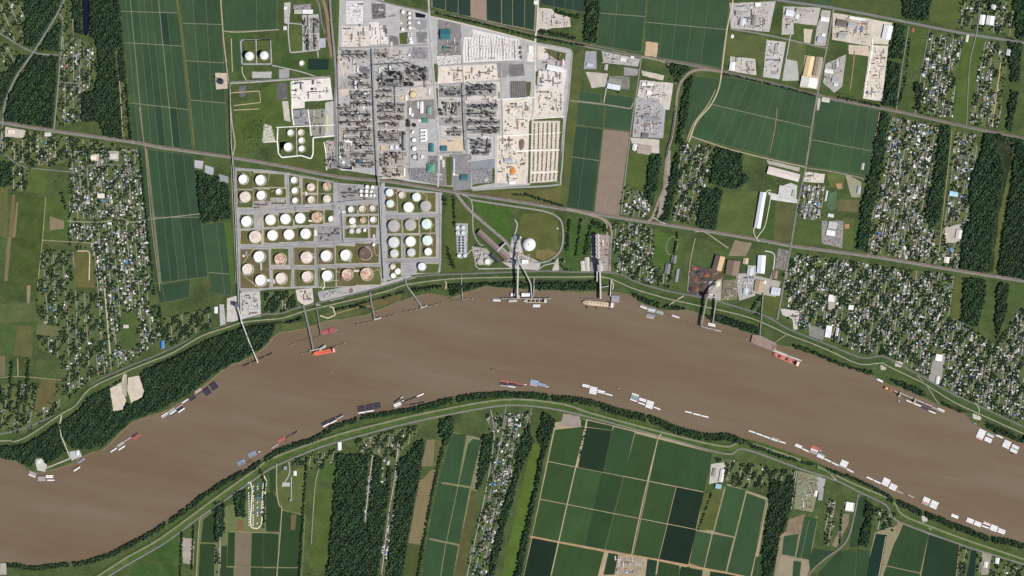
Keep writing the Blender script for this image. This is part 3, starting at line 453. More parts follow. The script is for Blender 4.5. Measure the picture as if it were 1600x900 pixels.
for q in ([(380,63),(399,62),(400,98),(382,99)],[(401,62),(422,61),(423,98),(402,98)],[(435,201),(447,199),(447,222),(436,240)],[(447,200),(462,199),(462,216),(448,217)],[(437,222),(462,220),(462,241),(438,240)],[(464,202),(478,200),(480,238),(465,240)],[(678,100),(684,100),(684,128),(679,128)],[(680,138),(684,138),(685,180),(681,180)],[(624,52),(636,50),(637,69),(625,69)],[(697,245),(706,245),(706,290),(698,290)],[(770,262),(774,264),(772,286),(738,292),(739,288),(769,285)]):
    sheet('lawn', q, 'meadow', c(80,92,50), z=2.0)
for q in ([(829,184.5),(879,184),(879,188.6),(829,188.8)],[(875.4,189),(880,186),(874,287),(870.6,284)],[(828,286.4),(870,283.6),(871,287.4),(828,289)],[(827,189),(830.4,189),(827.6,286),(825,286)],[(850,75),(884,83),(883,96),(870,94),(856,84)],[(822,128),(830,128),(828,150),(823,150)],[(836,112),(840,112),(839,134),(836,134)]): sheet('lawn', q, 'meadow', c(86,92,54), z=1.62)
oval = [(1050 + 9.5 * math.cos(a) - 2.2 * math.sin(a), 384 + 15 * math.sin(a)) for a in np.linspace(0, 6.1, 26)]
sheet('running_track', oval, 'dirt', c(128,130,92), z=1.2); sheet('sports_pitch', [(1050 + (x - 1050) * .84, 384 + (y - 384) * .9) for x, y in oval], 'meadow', c(60,88,44), z=1.4)
sheet('sports_pitch', [(1296,302),(1308,298),(1306,326),(1298,330),(1292,322)], 'meadow', c(84,110,84), z=1.2); sheet('ball_diamond', [(1306,287),(1315,286),(1316,294),(1309,296)], 'dirt', c(178,140,106), z=1.3); sheet('ball_diamond', [(1320,350),(1327,350),(1327,357),(1320,357)], 'dirt', c(178,140,106), z=1.3)
# ------------------------------------------------------------------ roads and railways
ASP = c(128,128,126); DIRT = c(170,160,136); RAIL = c(120,108,98); WHT = c(244,240,234)
HW1 = [(-150,168),(0,190),(82,203),(160,214),(215,222),(250,229),(300,236),(357,244),(400,251),(450,260),(528,275),(590,281),(619,284),(709,299),(797,312),(885,326),(937,334),(1000,344),(1093,358),(1177,372),(1236,383),(1290,390),(1379,402),(1481,419),(1600,438),(1750,462)]
road('railway', HW1, 2.2, 'gravel', RAIL, off=0.2); road('highway', HW1, 2.0, 'asphalt', c(134,132,126), off=-2.3)
HW2 = [(560,-8),(600,3),(640,12),(673,18),(760,35),(838,54),(937,73),(1002,87),(1087,101),(1127,110),(1200,127),(1280,148),(1400,172),(1512,197),(1600,215),(1750,248)]
road('railway', HW2, 1.6, 'gravel', c(112,106,94)); 
road('highway', [(880,66)]+[(x, y + 2.6) for x, y in HW2[7:]], 1.5, 'asphalt', c(126,124,118))
road('highway', [(1100,-22),(1215,0),(1300,12),(1400,31),(1500,51),(1600,67),(1750,94)], 3.2, 'asphalt', c(124,122,120))
for pts, wd, m, col in (
 ([(105,-20),(100,0),(87,25),(55,77),(25,120),(8,160),(4,192)],2.2,'asphalt',ASP),([(-10,45),(0,52),(50,81),(92,86)],1.4,'asphalt',ASP),([(92,22),(98,32),(95,80),(90,140),(84,203)],1.6,'asphalt',ASP),([(4,192),(0,230)],1.5,'asphalt',ASP),
 ([(122,67),(124,120),(126,190)],1.0,'asphalt',ASP),([(90,128),(128,131)],.9,'asphalt',ASP),([(183,80),(188,150),(192,215)],.8,'dirt',DIRT),
 ([(344,-10),(349,60),(353,95),(357,130),(362,190),(367,225),(362,260),(366,360),(370,440)],1.3,'dirt',DIRT),([(358,125),(361,225),(365,262),(371,400),(373,475)],1.6,'asphalt',c(92,92,98)),
 ([(275,-10),(292,120),(303,230)],2.2,'dirt',c(98,100,60)),([(218,168),(222,200),(225,224)],1.2,'dirt',c(150,124,104)),
 ([(360,130),(400,128),(440,125),(490,122),(516,121)],1.4,'asphalt',LG),([(376,64),(378,100),(424,100),(422,62),(377,63)],1.8,'asphalt',c(160,160,168)),([(400,62),(401,100)],1.2,'asphalt',LG),([(425,102),(470,112),(500,122)],.9,'asphalt',LG),([(378,104),(379,115),(386,127)],.8,'dirt',c(190,180,150)),
 ([(349,48),(372,50),(436,46)],1.0,'dirt',DIRT),([(361,60),(363,112)],.9,'dirt',DIRT),([(360,145),(405,142),(407,160),(365,165)],.8,'dirt',c(178,166,132)),([(365,172),(405,170)],.8,'dirt',c(178,166,132)),
 ([(452,8),(450,50),(453,82),(478,80),(496,78),(497,90)],1.2,'asphalt',LG),([(452,36),(472,38)],1.0,'asphalt',LG),
 ([(486,-8),(497,4),(502,30),(508,55),(517,80),(518,90)],2.0,'asphalt',c(120,118,116)),([(502,-8),(510,20),(514,60),(518,90)],4.2,'dirt',c(142,118,96)),([(514,-8),(518,40),(522,80),(525,125),(523,160),(524,225),(527,262)],3.0,'asphalt',c(134,132,132)),
 ([(527,75),(560,74),(620,72),(668,70)],1.6,'asphalt',c(152,150,148)),([(585,101),(640,98),(674,96)],2.2,'asphalt',c(164,160,160)),([(592,138),(640,136),(676,133),(720,131)],2.2,'asphalt',c(150,148,150)),([(528,78),(532,110),(540,130),(548,140)],1.2,'asphalt',LG),([(529,212),(585,210)],1.6,'asphalt',LG),([(586,238),(640,236),(720,238)],2.0,'asphalt',c(158,154,152)),([(592,278),(640,278)],1.2,'asphalt',LG),
 ([(669,-8),(671,30),(674,70),(676,96),(679,130),(683,180),(686,240),(684,292)],2.4,'asphalt',c(164,162,162)),([(640,75),(641,130),(640,240),(641,278)],1.2,'asphalt',c(140,136,136)),([(724,58),(722,100),(727,160),(731,248)],1.4,'asphalt',c(150,146,146)),
 ([(674,26),(740,41),(836,66)],1.8,'asphalt',c(184,176,166)),([(841,-8),(839,40),(836,68),(835,160),(832,190),(829,286)],2.2,'asphalt',c(206,198,188)),([(836,67),(860,71),(886,76),(892,80),(893,92),(887,160),(882,200),(876,278),(868,289),(800,293),(738,297)],1.8,'asphalt',c(164,162,158)),
 ([(684,103),(724,100),(780,97),(836,100)],1.8,'asphalt',c(148,146,146)),([(784,100),(783,130),(786,212)],1.6,'asphalt',c(150,148,148)),([(784,155),(836,152)],1.2,'gravel',WHT),([(786,212),(829,210),(876,207)],1.2,'gravel',WHT),([(786,212),(806,236),(874,234)],1.4,'gravel',WHT),([(829,270),(872,268)],1.2,'gravel',WHT),([(829,186),(882,182)],1.2,'gravel',WHT),([(774,214),(774,290)],1.2,'asphalt',LG),([(730,252),(774,246)],1.0,'asphalt',LG),([(458,126),(456,170),(459,196)],1.4,'gravel',WHT),([(432,199),(478,197),(523,195)],.8,'gravel',WHT),([(434,200),(433,220),(435,240),(440,246),(470,243),(486,248),(489,240),(489,215),(523,212)],1.3,'gravel',WHT),([(463,200),(464,243)],1.2,'asphalt',LG),([(481,171),(486,212)],1.0,'gravel',WHT),([(506,222),(509,240),(510,266)],.9,'gravel',WHT),([(412,222),(433,221)],.9,'gravel',WHT),
 # tank farm
 ([(368,263),(420,267),(450,272),(530,287)],1.8,'asphalt',c(158,158,160)),([(368,330),(420,327),(455,322),(528,318)],2.2,'asphalt',c(160,160,164)),([(373,385),(430,383),(492,380),(590,372)],2.2,'asphalt',c(160,160,164)),([(450,270),(452,325)],2.2,'asphalt',c(160,160,162)),([(530,286),(533,330),(536,380)],3.0,'asphalt',c(156,154,156)),([(598,286),(599,340),(601,440)],5.0,'asphalt',c(150,150,154)),([(687,303),(688,400),(685,425)],2.0,'asphalt',c(156,154,154)),([(602,339),(690,336)],2.4,'asphalt',c(156,154,156)),([(604,409),(690,405)],1.8,'asphalt',c(156,154,156)),([(420,386),(423,452)],1.8,'asphalt',c(154,154,156)),([(455,384),(458,450)],2.2,'asphalt',c(154,154,156)),([(492,380),(497,450)],2.2,'asphalt',c(154,154,156)),([(523,378),(526,448)],1.2,'asphalt',c(154,154,156)),([(376,455),(420,451),(497,447)],2.0,'asphalt',c(160,160,160)),([(455,417),(595,414)],1.4,'asphalt',c(154,154,156)),([(409,330),(410,360),(408,382)],1.2,'dirt',c(176,166,140)),
 # riverside and terminal
 ([(504,452),(507,446),(506,436)],.8,'gravel',WHT),([(494,476),(520,480),(524,492),(512,497),(500,493)],1.3,'gravel',c(206,190,166)),([(524,490),(560,480),(580,478)],.8,'dirt',c(160,146,110)),([(692,436),(697,442),(696,452)],1.2,'gravel',c(190,172,140)),
 ([(722,304),(737,316),(739,360),(748,380),(755,383)],1.4,'asphalt',c(150,150,146)),([(712,302),(735,330),(770,360),(790,378),(805,398),(820,404)],3.6,'gravel',c(142,136,134)),([(735,312),(800,322),(850,330),(872,340),(879,355),(878,385),(866,402),(848,410),(828,408),(815,400)],2.0,'gravel',c(148,144,136)),([(745,408),(742,415),(748,420),(805,419)],1.0,'asphalt',LG),([(730,398),(737,390),(752,388),(775,405)],.9,'asphalt',LG),([(803,370),(808,352),(804,343)],1.2,'asphalt',LG),([(842,420),(852,414),(872,410)],1.0,'asphalt',LG),
 ([(885,326),(930,338),(948,346),(955,360),(953,390),(952,424)],3.2,'gravel',c(146,134,124)),([(940,342),(948,352),(947,380)],1.0,'gravel',c(170,160,140)),
 ([(1127,112),(1105,109),(1085,110),(1070,120),(1060,138),(1055,175),(1049,215),(1043,235),(1040,260),(1040,285),(1030,311),(1019,339),(1012,346)],3.6,'gravel',c(140,126,112)),([(1019,339),(1030,345),(1040,350)],1.2,'asphalt',LG),
 ([(1147,-10),(1140,25),(1135,50),(1128,107),(1123,138),(1110,165),(1088,190),(1076,222)],1.6,'dirt',c(186,174,146)),([(1118,140),(1105,165),(1084,192),(1073,220)],.9,'dirt',c(170,158,130)),([(1002,87),(997,125),(990,170),(984,215),(970,335)],1.3,'asphalt',c(134,132,122)),([(890,157),(945,163),(985,170),(990,160)],1.2,'asphalt',c(150,146,134)),([(1002,92),(940,98)],.8,'asphalt',LG),([(1002,88),(1040,98),(1052,115),(1056,132)],.9,'dirt',DIRT),([(945,115),(948,130),(943,160)],1.0,'asphalt',LG),
 ([(1302,14),(1292,72),(1277,147),(1268,200),(1259,260),(1246,320),(1236,381),(1229,420),(1218,480),(1214,500)],2.0,'asphalt',c(128,126,120)),([(1141,45),(1200,55),(1290,75)],1.5,'asphalt',c(140,138,130)),([(1236,50),(1228,92)],1.0,'asphalt',LG),([(1080,213),(1150,236),(1258,261)],1.2,'dirt',DIRT),([(1259,262),(1300,268),(1338,276),(1350,280)],1.2,'asphalt',c(140,136,122)),([(1375,172),(1362,248)],.9,'dirt',DIRT),([(1214,168),(1210,205),(1202,240)],.9,'dirt',c(148,122,102)),
 ([(1420,40),(1410,100),(1400,172)],1.0,'asphalt',ASP),([(1452,45),(1440,110),(1429,180)],.9,'asphalt',ASP),([(1363,60),(1362,80),(1350,150)],1.6,'gravel',WHT),([(1304,55),(1330,66),(1362,70)],1.3,'gravel',c(206,200,196)),([(1335,80),(1332,110),(1328,140)],1.3,'dirt',c(156,124,96)),([(1532,-8),(1526,50),(1515,100),(1510,195)],.9,'asphalt',ASP),([(1563,98),(1558,140),(1550,195)],1.0,'dirt',c(190,176,130)),
 ([(1205,298),(1196,302),(1180,350),(1178,365),(1186,378)],.9,'gravel',c(196,186,160)),([(1205,302),(1196,350),(1187,365),(1182,372)],.9,'gravel',c(196,186,160)),([(1246,316),(1205,305)],1.4,'gravel',c(206,204,200)),([(1195,392),(1205,394),(1210,400),(1208,420),(1204,435)],1.2,'gravel',c(206,200,190)),([(1086,362),(1100,362),(1118,374),(1138,388)],1.0,'dirt',DIRT),([(1086,372),(1078,410),(1074,455)],1.0,'dirt',c(150,140,110)),
 ([(1487,205),(1478,290),(1466,400)],.8,'dirt',c(150,142,110)),([(1230,522),(1210,535)],.6,'dirt',c(160,150,120)),
 ([(0,233),(30,258),(75,265),(120,268),(140,258),(190,258)],1.0,'asphalt',ASP),([(105,345),(155,347),(187,341),(205,347),(232,343),(312,334)],1.0,'dirt',c(150,146,124)),([(71,308),(66,375),(58,450)],.8,'dirt',c(140,136,100)),([(66,375),(150,380)],.9,'dirt',c(150,142,112)),([(121,392),(136,392),(140,395),(139,438)],1.2,'gravel',c(196,184,150)),([(226,224),(236,341),(250,455)],1.1,'dirt',c(140,122,100)),([(104,520),(118,529),(120,470)],.7,'asphalt',ASP),([(0,590),(30,588),(98,594)],.8,'dirt',c(146,138,108)),([(163,450),(170,530),(172,560)],1.6,'asphalt',c(180,172,150)),([(27,560),(28,588)],.8,'dirt',c(160,150,120)),
 ([(97,645),(93,662),(95,680),(108,712),(110,716),(70,732)],1.2,'gravel',c(190,182,164)),([(200,577),(194,585),(190,600)],1.2,'gravel',c(200,186,160)),
 ([(412,743),(416,752),(408,820),(402,826),(392,824),(391,815),(394,765),(391,753)],1.2,'gravel',c(226,216,190)),([(432,724),(432,765),(436,790),(440,797),(434,880),(432,905)],1.1,'dirt',c(160,150,120)),([(313,806),(310,830),(306,905)],1.0,'dirt',c(150,138,108)),([(342,800),(343,850),(340,905)],.8,'asphalt',ASP),([(357,830),(436,833)],.9,'dirt',c(150,142,112)),([(354,885),(470,887)],.7,'dirt',c(140,134,100)),([(497,705),(498,730),(492,760),(486,850)],.9,'asphalt',c(140,136,120)),([(528,690),(530,705)],1.0,'asphalt',LG),([(451,722),(452,740),(440,760)],.9,'asphalt',LG),([(455,745),(455,780)],.8,'asphalt',LG),
 ([(582,712),(576,760),(570,815)],.9,'gravel',c(176,172,160)),([(622,690),(616,750),(606,810),(596,898)],1.0,'asphalt',c(170,164,150)),([(766,640),(772,680),(760,760),(745,830),(728,905)],1.2,'asphalt',c(146,142,130)),([(790,635),(782,690),(770,740)],.9,'asphalt',ASP),([(830,637),(818,680)],.8,'asphalt',ASP),
 ([(828,838),(945,861),(1030,875),(1150,898),(1200,910)],2.4,'dirt',c(176,146,112)),([(917,655),(890,770),(861,898)],1.4,'dirt',c(172,160,130)),([(1029,681),(1005,780),(986,870)],1.4,'dirt',c(166,154,124)),([(1277,728),(1290,735),(1307,750)],1.2,'gravel',c(180,172,152)),([(1341,772),(1336,800),(1325,840),(1310,858),(1290,872),(1268,892),(1262,905)],2.2,'asphalt',c(120,118,112)),([(1441,813),(1446,820),(1455,828)],1.0,'gravel',c(190,182,160)),([(1245,735),(1236,795)],1.2,'asphalt',c(150,146,136)),([(1384,838),(1372,905)],1.0,'dirt',c(170,152,126)),([(1380,883),(1440,896)],.9,'dirt',c(150,140,110)),([(1200,782),(1172,905)],1.2,'dirt',c(160,148,118)),([(1036,676),(1030,681)],1.2,'gravel',c(180,172,150)),
 ([(1433,587),(1448,603),(1462,625),(1468,632)],1.1,'gravel',c(150,140,118)),([(1522,628),(1530,640),(1527,652)],1.0,'gravel',c(180,172,150)),([(1068,462),(1052,472),(1046,477)],1.1,'gravel',c(196,184,156)),([(955,434),(958,445),(957,452)],1.2,'gravel',c(190,180,160))):
    if m == 'asphalt' and 530 < pts[0][0] < 785 and pts[0][1] < 290: col = tuple(min(.7, v * 1.25) for v in col[:3]) + (1,)
    road('road' if m == 'asphalt' else ('track' if m == 'dirt' else 'gravel_road'), pts, wd, m, col)
# bare ballast of rail yard at the terminal
yard([(1026,342),(1036,338),(1046,290),(1048,235),(1040,235),(1036,290)], c(150,138,126), taken=True)
# ------------------------------------------------------------------ storage tanks
TW = c(240,240,240); TT = c(228,218,208); TR = c(224,206,190); TG = c(176,174,174); TP = c(216,230,222); TB = c(224,234,238); TD = c(104,88,80); TL = c(210,210,212)
def tank(x, y, r, col, label, h=13.0, kind='float', rusty=False):
    R = r * S; t = thing('storage_tank', label, 'tank', V(x, y, 0), group='storage tanks'); n = 40 if r > 4 else 24
    zt = h; zr = h * 0.70 if kind == 'float' else h
    a = [2 * math.pi * i / n for i in range(n)]; ri = R - max(.35, R * .02)
    v = [(R * math.cos(t_), R * math.sin(t_), 0) for t_ in a] + [(R * math.cos(t_), R * math.sin(t_), zt) for t_ in a] + [(ri * math.cos(t_), ri * math.sin(t_), zt) for t_ in a] + [(ri * math.cos(t_), ri * math.sin(t_), zr - 1) for t_ in a]
    f = []
    for k in range(3): f += [(k * n + i, k * n + (i + 1) % n, (k + 1) * n + (i + 1) % n, (k + 1) * n + i) for i in range(n)]
    shell = c(222,220,216) if col[0] > .3 else c(170,160,150)
    obj('shell', v, f, 'white', t, shell)
    m = MB()
    if kind == 'float': m.cyl(0, 0, ri - .15, zr - 1, zr, n, True)
    else: m.cyl(0, 0, R + .15, zt - .25, zt + .05, n, True, cone=R * (0.09 if kind == 'cone' else 0.3))
    rf = m.make('roof', ('rusty2' if col is TR else 'rusty') if rusty else 'white', t, col)
    if r > 3:
        m = MB(); k = 26
        for i in range(k):
            b0 = -2.2 + i * 1.5 / k * (9 / max(9, r)); z = 1 + (zt - 1) * i / k
            m.cyl((R + .9) * math.cos(b0), (R + .9) * math.sin(b0), 1.0, z - .4, z, 4)
        m.make('stairway', 'steel', t, c(150,150,150))
        m = MB(); v = []; f = []
        for i, q in enumerate(a):
            for rr, zz in ((R + .3, 2.5), (R + 5.5, 2.5), (R + 7.5, 1.2)): v.append((rr * math.cos(q), rr * math.sin(q), zz))
        for i in range(n):
            j = (i + 1) % n
            for k in range(2): f.append((i * 3 + k, i * 3 + k + 1, j * 3 + k + 1, j * 3 + k))
        obj('ring_foundation', v, f, 'gravel', t, random.choice([c(168,162,138), c(150,146,128), c(176,160,136)]))
        if kind == 'float': MB().cyl(R * .2, R * .1, .9, zr, zr + 1.2, 8).box(-R * .8, -R * .1, -.7, .7, zr + .1, zr + .7).make('rolling_ladder', 'steel', rf, c(170,168,165))
    block([(x + (r + 1.2) * math.cos(q), y + (r + 1.2) * math.sin(q)) for q in a])
    return t
LOOK = {'w': (TW, 'white', False), 't': (TT, 'tan stained', True), 'r': (TR, 'rust stained', True), 'g': (TG, 'grey topped', False), 'p': (TP, 'pale green', False), 'b': (TB, 'pale blue', False), 'd': (TD, 'dark roofed', False), 'l': (TL, 'silver', False)}
ROWS = [('top left pair row', [(125,165,30,'w','float'),(235,170,33,'w','float')]), ('second left row', [(135,277,33,'t','cone'),(240,268,30,'w','float'),(350,243,18,'w','float')]),
 ('upper small column', [(448,170,20,'w','float'),(453,237,20,'w','float'),(455,300,18,'w','float')]), ('upper tan quad, top', [(555,215,23,'t','cone'),(657,210,24,'r','float')]), ('upper tan quad, bottom', [(558,295,22,'t','float'),(658,290,24,'t','cone')]),
 ('third long row', [(147,435,35,'w','float'),(297,423,32,'w','cone'),(393,418,32,'w','cone'),(487,413,32,'w','cone'),(593,407,32,'r','cone'),(685,418,18,'w','float')]), ('fourth long row', [(200,532,38,'t','cone'),(310,522,32,'w','cone'),(415,517,32,'w','cone'),(522,512,32,'w','cone')]),
 ('fifth long row', [(227,660,36,'w','float'),(360,675,36,'r','float'),(527,663,36,'t','cone'),(655,655,35,'w','float'),(780,650,35,'w','float'),(905,640,38,'d','float')]), ('bottom long row', [(153,740,35,'t','float'),(237,810,36,'w','float'),(367,798,35,'t','float'),(533,787,34,'t','float'),(662,782,35,'w','float'),(788,773,34,'r','float'),(912,770,39,'r','float')]),
 ('middle small top row', [(812,357,19,'w','float'),(883,353,20,'t','float'),(950,350,19,'t','float')]), ('middle small second row', [(820,430,20,'w','cone'),(887,425,18,'r','cone'),(953,422,18,'w','float')]), ('middle small third row', [(815,495,14,'l','cone'),(858,493,15,'l','cone'),(900,490,10,'w','cone'),(960,583,11,'w','float')]),
 ('tiny cluster top row', [(915,213,11,'w','cone'),(950,215,11,'w','cone')]), ('tiny cluster middle row', [(878,240,11,'w','cone'),(912,240,11,'w','cone'),(942,243,9,'w','cone')]), ('tiny cluster bottom row', [(878,267,10,'w','cone'),(912,267,10,'w','cone'),(940,268,9,'w','cone'),(962,267,8,'w','cone')]),
 ('right block top row', [(1058,250,23,'b','cone'),(1137,265,20,'t','float'),(1230,278,26,'b','cone')]), ('right block second row', [(1062,320,23,'p','cone'),(1180,343,32,'w','cone'),(1288,335,32,'g','cone')]), ('right block third row', [(1085,462,36,'g','cone'),(1190,455,34,'g','cone'),(1295,450,31,'p','cone')]),
 ('right block fourth row', [(1085,567,33,'l','cone'),(1192,562,31,'w','cone'),(1300,555,31,'p','cone')]), ('right block fifth row', [(1088,638,25,'l','cone'),(1197,632,25,'l','cone'),(1305,627,23,'w','cone')]), ('right block bottom', [(1078,723,16,'t','cone'),(1082,780,16,'w','cone'),(1110,753,18,'w','cone'),(1265,722,24,'b','cone')])]
for row, lst in ROWS:
    for i, (x, y, r, k, kd) in enumerate(lst):
        col, nm, rs = LOOK[k]
        tank(350 + x / 4.09, 240 + y / 4.09, r / 4.09, col, f'{nm} tank, {ORD[i]} from left, {row} of tank farm', h=18 if r > 20 else 14, kind=kd, rusty=rs)
for x, y, r, col, h, kd, lb in ((390,88,6.2,TW,34,'dome','tall white domed tank, left of the pair in the square bund'),(413,87,6,TW,34,'dome','tall white domed tank, right of the pair in the square bund'),(471,98.5,3.2,TW,12,'cone','small white tank left of the rectangular green pond'),
 (454,207.5,4.6,TW,14,'float','white tank, top left of the bunded group near the railway'),(470,207,4.4,TT,14,'float','tan tank, top right of the bunded group near the railway'),(471,219.5,4.3,TW,14,'float','white tank, middle right of the bunded group near the railway'),(471.5,232.5,4.6,TW,14,'float','white tank, bottom right of the bunded group near the railway'),(450.5,230,6.6,TW,16,'float','biggest white tank of the bunded group near the railway'),
 (630,19,2.8,TW,12,'cone','white tank just left of the column of four at the works top'),(640,21,2.3,TW,11,'cone','white tank, topmost of the column of four'),(640,28,2.3,TW,11,'cone','white tank, second of the column of four'),(640,36,2.3,TW,11,'cone','white tank, third of the column of four'),(640.5,43.5,2.2,TW,11,'cone','white tank, lowest of the column of four'),(629.5,46,2.5,TW,12,'cone','white tank left of the lowest of the column of four'),(641.5,61,2.2,TW,10,'cone','small white tank under the grid of little vessels'),(642.5,66,2.7,TW,11,'cone','white tank at the foot of the works tank column'),(639.5,86,1.7,TW,9,'cone','tiny white tank on the upper grey works lot'),
 (645.5,148,4.6,c(216,196,150),13,'cone','yellow tan tank on the pale lot of the works'),(638,189.5,3.2,c(44,52,60),9,'cone','black tank, top left of the black trio'),(638,195.5,3.3,c(44,52,60),9,'cone','black tank, bottom left of the black trio'),(647.5,195.5,3,c(40,46,54),9,'cone','black tank, right one of the black trio'),(646,206.5,2.6,TW,12,'float','white tank, first below the black trio'),(647,219,3.4,TB,13,'cone','pale blue tank, second below the black trio'),(647.5,232.5,3.6,TB,13,'cone','pale blue tank, third below the black trio'),(648,245.5,3.3,TL,13,'cone','silver tank, last below the black trio'),
 (604,195,2.2,TW,12,'dome','little white sphere like tank inside the central units'),(571,146.3,2.1,TW,11,'cone','little white tank left of the main pipe rack'),(533.5,225.5,3.2,c(88,92,92),9,'cone','dark grey tank, top of three by the west works road'),(535.5,235.8,3.2,c(84,86,86),9,'cone','dark grey tank, middle of three by the west works road'),(536.5,243.5,3,c(84,90,90),9,'cone','dark grey tank, lowest of three by the west works road'),(531.3,245,1.9,TW,10,'cone','small white tank beside the three dark grey tanks'),(536.5,253.5,2.3,TW,9,'cone','small white tank above the dark basin'),(562,253,3.4,c(70,96,124),16,'dome','blue tank among the lower west units'),(688,172,2.6,c(60,64,70),10,'cone','black tank, upper one in the east works quad'),(690,178,2.6,c(60,64,70),10,'cone','black tank, lower one in the east works quad'),(709,163,3,c(120,116,104),8,'cone','round clarifier, upper of two in the east works'),(709.5,175,3,c(116,112,100),8,'cone','round clarifier, lower of two in the east works'),
 (715,355.8,3,TL,12,'cone','silver tank, top left of the terminal four'),(723.6,355.8,3,TL,12,'cone','silver tank, top right of the terminal four'),(715,364,3,TL,12,'cone','silver tank, bottom left of the terminal four'),(723.6,364,3,TL,12,'cone','silver tank, bottom right of the terminal four'),(717.3,399.5,3,TL,12,'cone','silver tank, left one under the terminal silo rows'),(726.7,399.5,3,TL,12,'cone','silver tank, right one under the terminal silo rows'),(750,408.4,4.2,TG,13,'cone','grey topped tank, left of the pair by the terminal road'),(761.7,408.8,4.2,TB,14,'cone','pale tank, right of the pair by the terminal road'),(752.8,399,2.2,TG,10,'cone','small grey tank, left of two beside the long shed'),(758.2,399,2.2,TG,10,'cone','small grey tank, right of two beside the long shed')):
    tank(x, y, r, col, lb, h, kd)
for j in range(2):
    for i in range(6):
        t = thing('silo', f'slim silver silo, {ORD[i]} down in the {"left" if j == 0 else "right"} terminal row', 'silo', V(720.3 + j * 5.6, 372 + i * 4.3, 0), group='slim silos at the terminal')
        MB().cyl(0, 0, 6.4, 0, 15, 16).make('barrel', 'white', t, c(206,208,210)); MB().cyl(0, 0, 6.7, 14.9, 15.4, 16, cone=3.5).make('cone_roof', 'white', t, c(190,192,196))
for j in range(2):
    for i in range(3):
        t = thing('pressure_vessel', f'little white vessel, {ORD[i]} row {"left" if j == 0 else "right"} in the works vessel grid', 'vessel', V(638.5 + j * 3.6, 52 + i * 3.2, 0), group='grid of little vessels')
        MB().cyl(0, 0, 4, 0, 9, 14).make('barrel', 'white', t, TW); MB().cyl(0, 0, 4, 9, 10.5, 14, r1=2.4, cone=.6).make('dome', 'white', t, TW)
# big white dome
def dome(x, y, r, col, label, h, name='storage_dome'):
    t = thing(name, label, 'dome', V(x, y, 0)); R = r * S; n = 48; k = 9; v = []; f = []
    MB().cyl(0, 0, R + 2, -.3, 2.5, n).make('ring_wall', 'concrete', t, c(170,166,160))
    for j in range(k):
        a = math.pi / 2 * j / k
        for i in range(n): b = 2 * math.pi * i / n; v.append((R * math.cos(a) * math.cos(b), R * math.cos(a) * math.sin(b), 2.5 + h * math.sin(a)))
    v.append((0, 0, 2.5 + h))
    for j in range(k - 1): f += [(j * n + i, j * n + (i + 1) % n, (j + 1) * n + (i + 1) % n, (j + 1) * n + i) for i in range(n)]
    f += [((k - 1) * n + i, (k - 1) * n + (i + 1) % n, k * n) for i in range(n)]
    obj('shell', v, f, 'white', t, col, True); MB().cyl(0, 0, R * .09, 2.4 + h, 5.5 + h, 12, cone=1.2).make('cap', 'steel', t, c(150,150,150))
    block([(x + (r + 1) * math.cos(q), y + (r + 1) * math.sin(q)) for q in np.linspace(0, 6.28, 20)]); return t
dome(826.5, 382, 10.1, c(238,236,236), 'big white storage dome inside the rail loop', 26)
dome(1120, 443, 5.4, c(216,206,184), 'cream storage dome beside the ore stockyard', 20)
for i in range(6):
    t = thing('grain_silo', f'ribbed concrete silo, {ORD[i]} from top of the elevator row', 'silo', V(933.5 + i * .12, 369 + i * 6.2, 0), group='grain elevator silos')
    MB().cyl(0, 0, 16, 0, 34, 24).make('barrel', 'concrete', t, c(186,180,172)); MB().cyl(0, 0, 16.6, 33.9, 35, 24, cone=3).make('roof', 'concrete', t, c(196,190,184)); MB().box(-3, 3, -9, 9, 36, 40).make('head_house', 'steel', t, c(150,146,142))

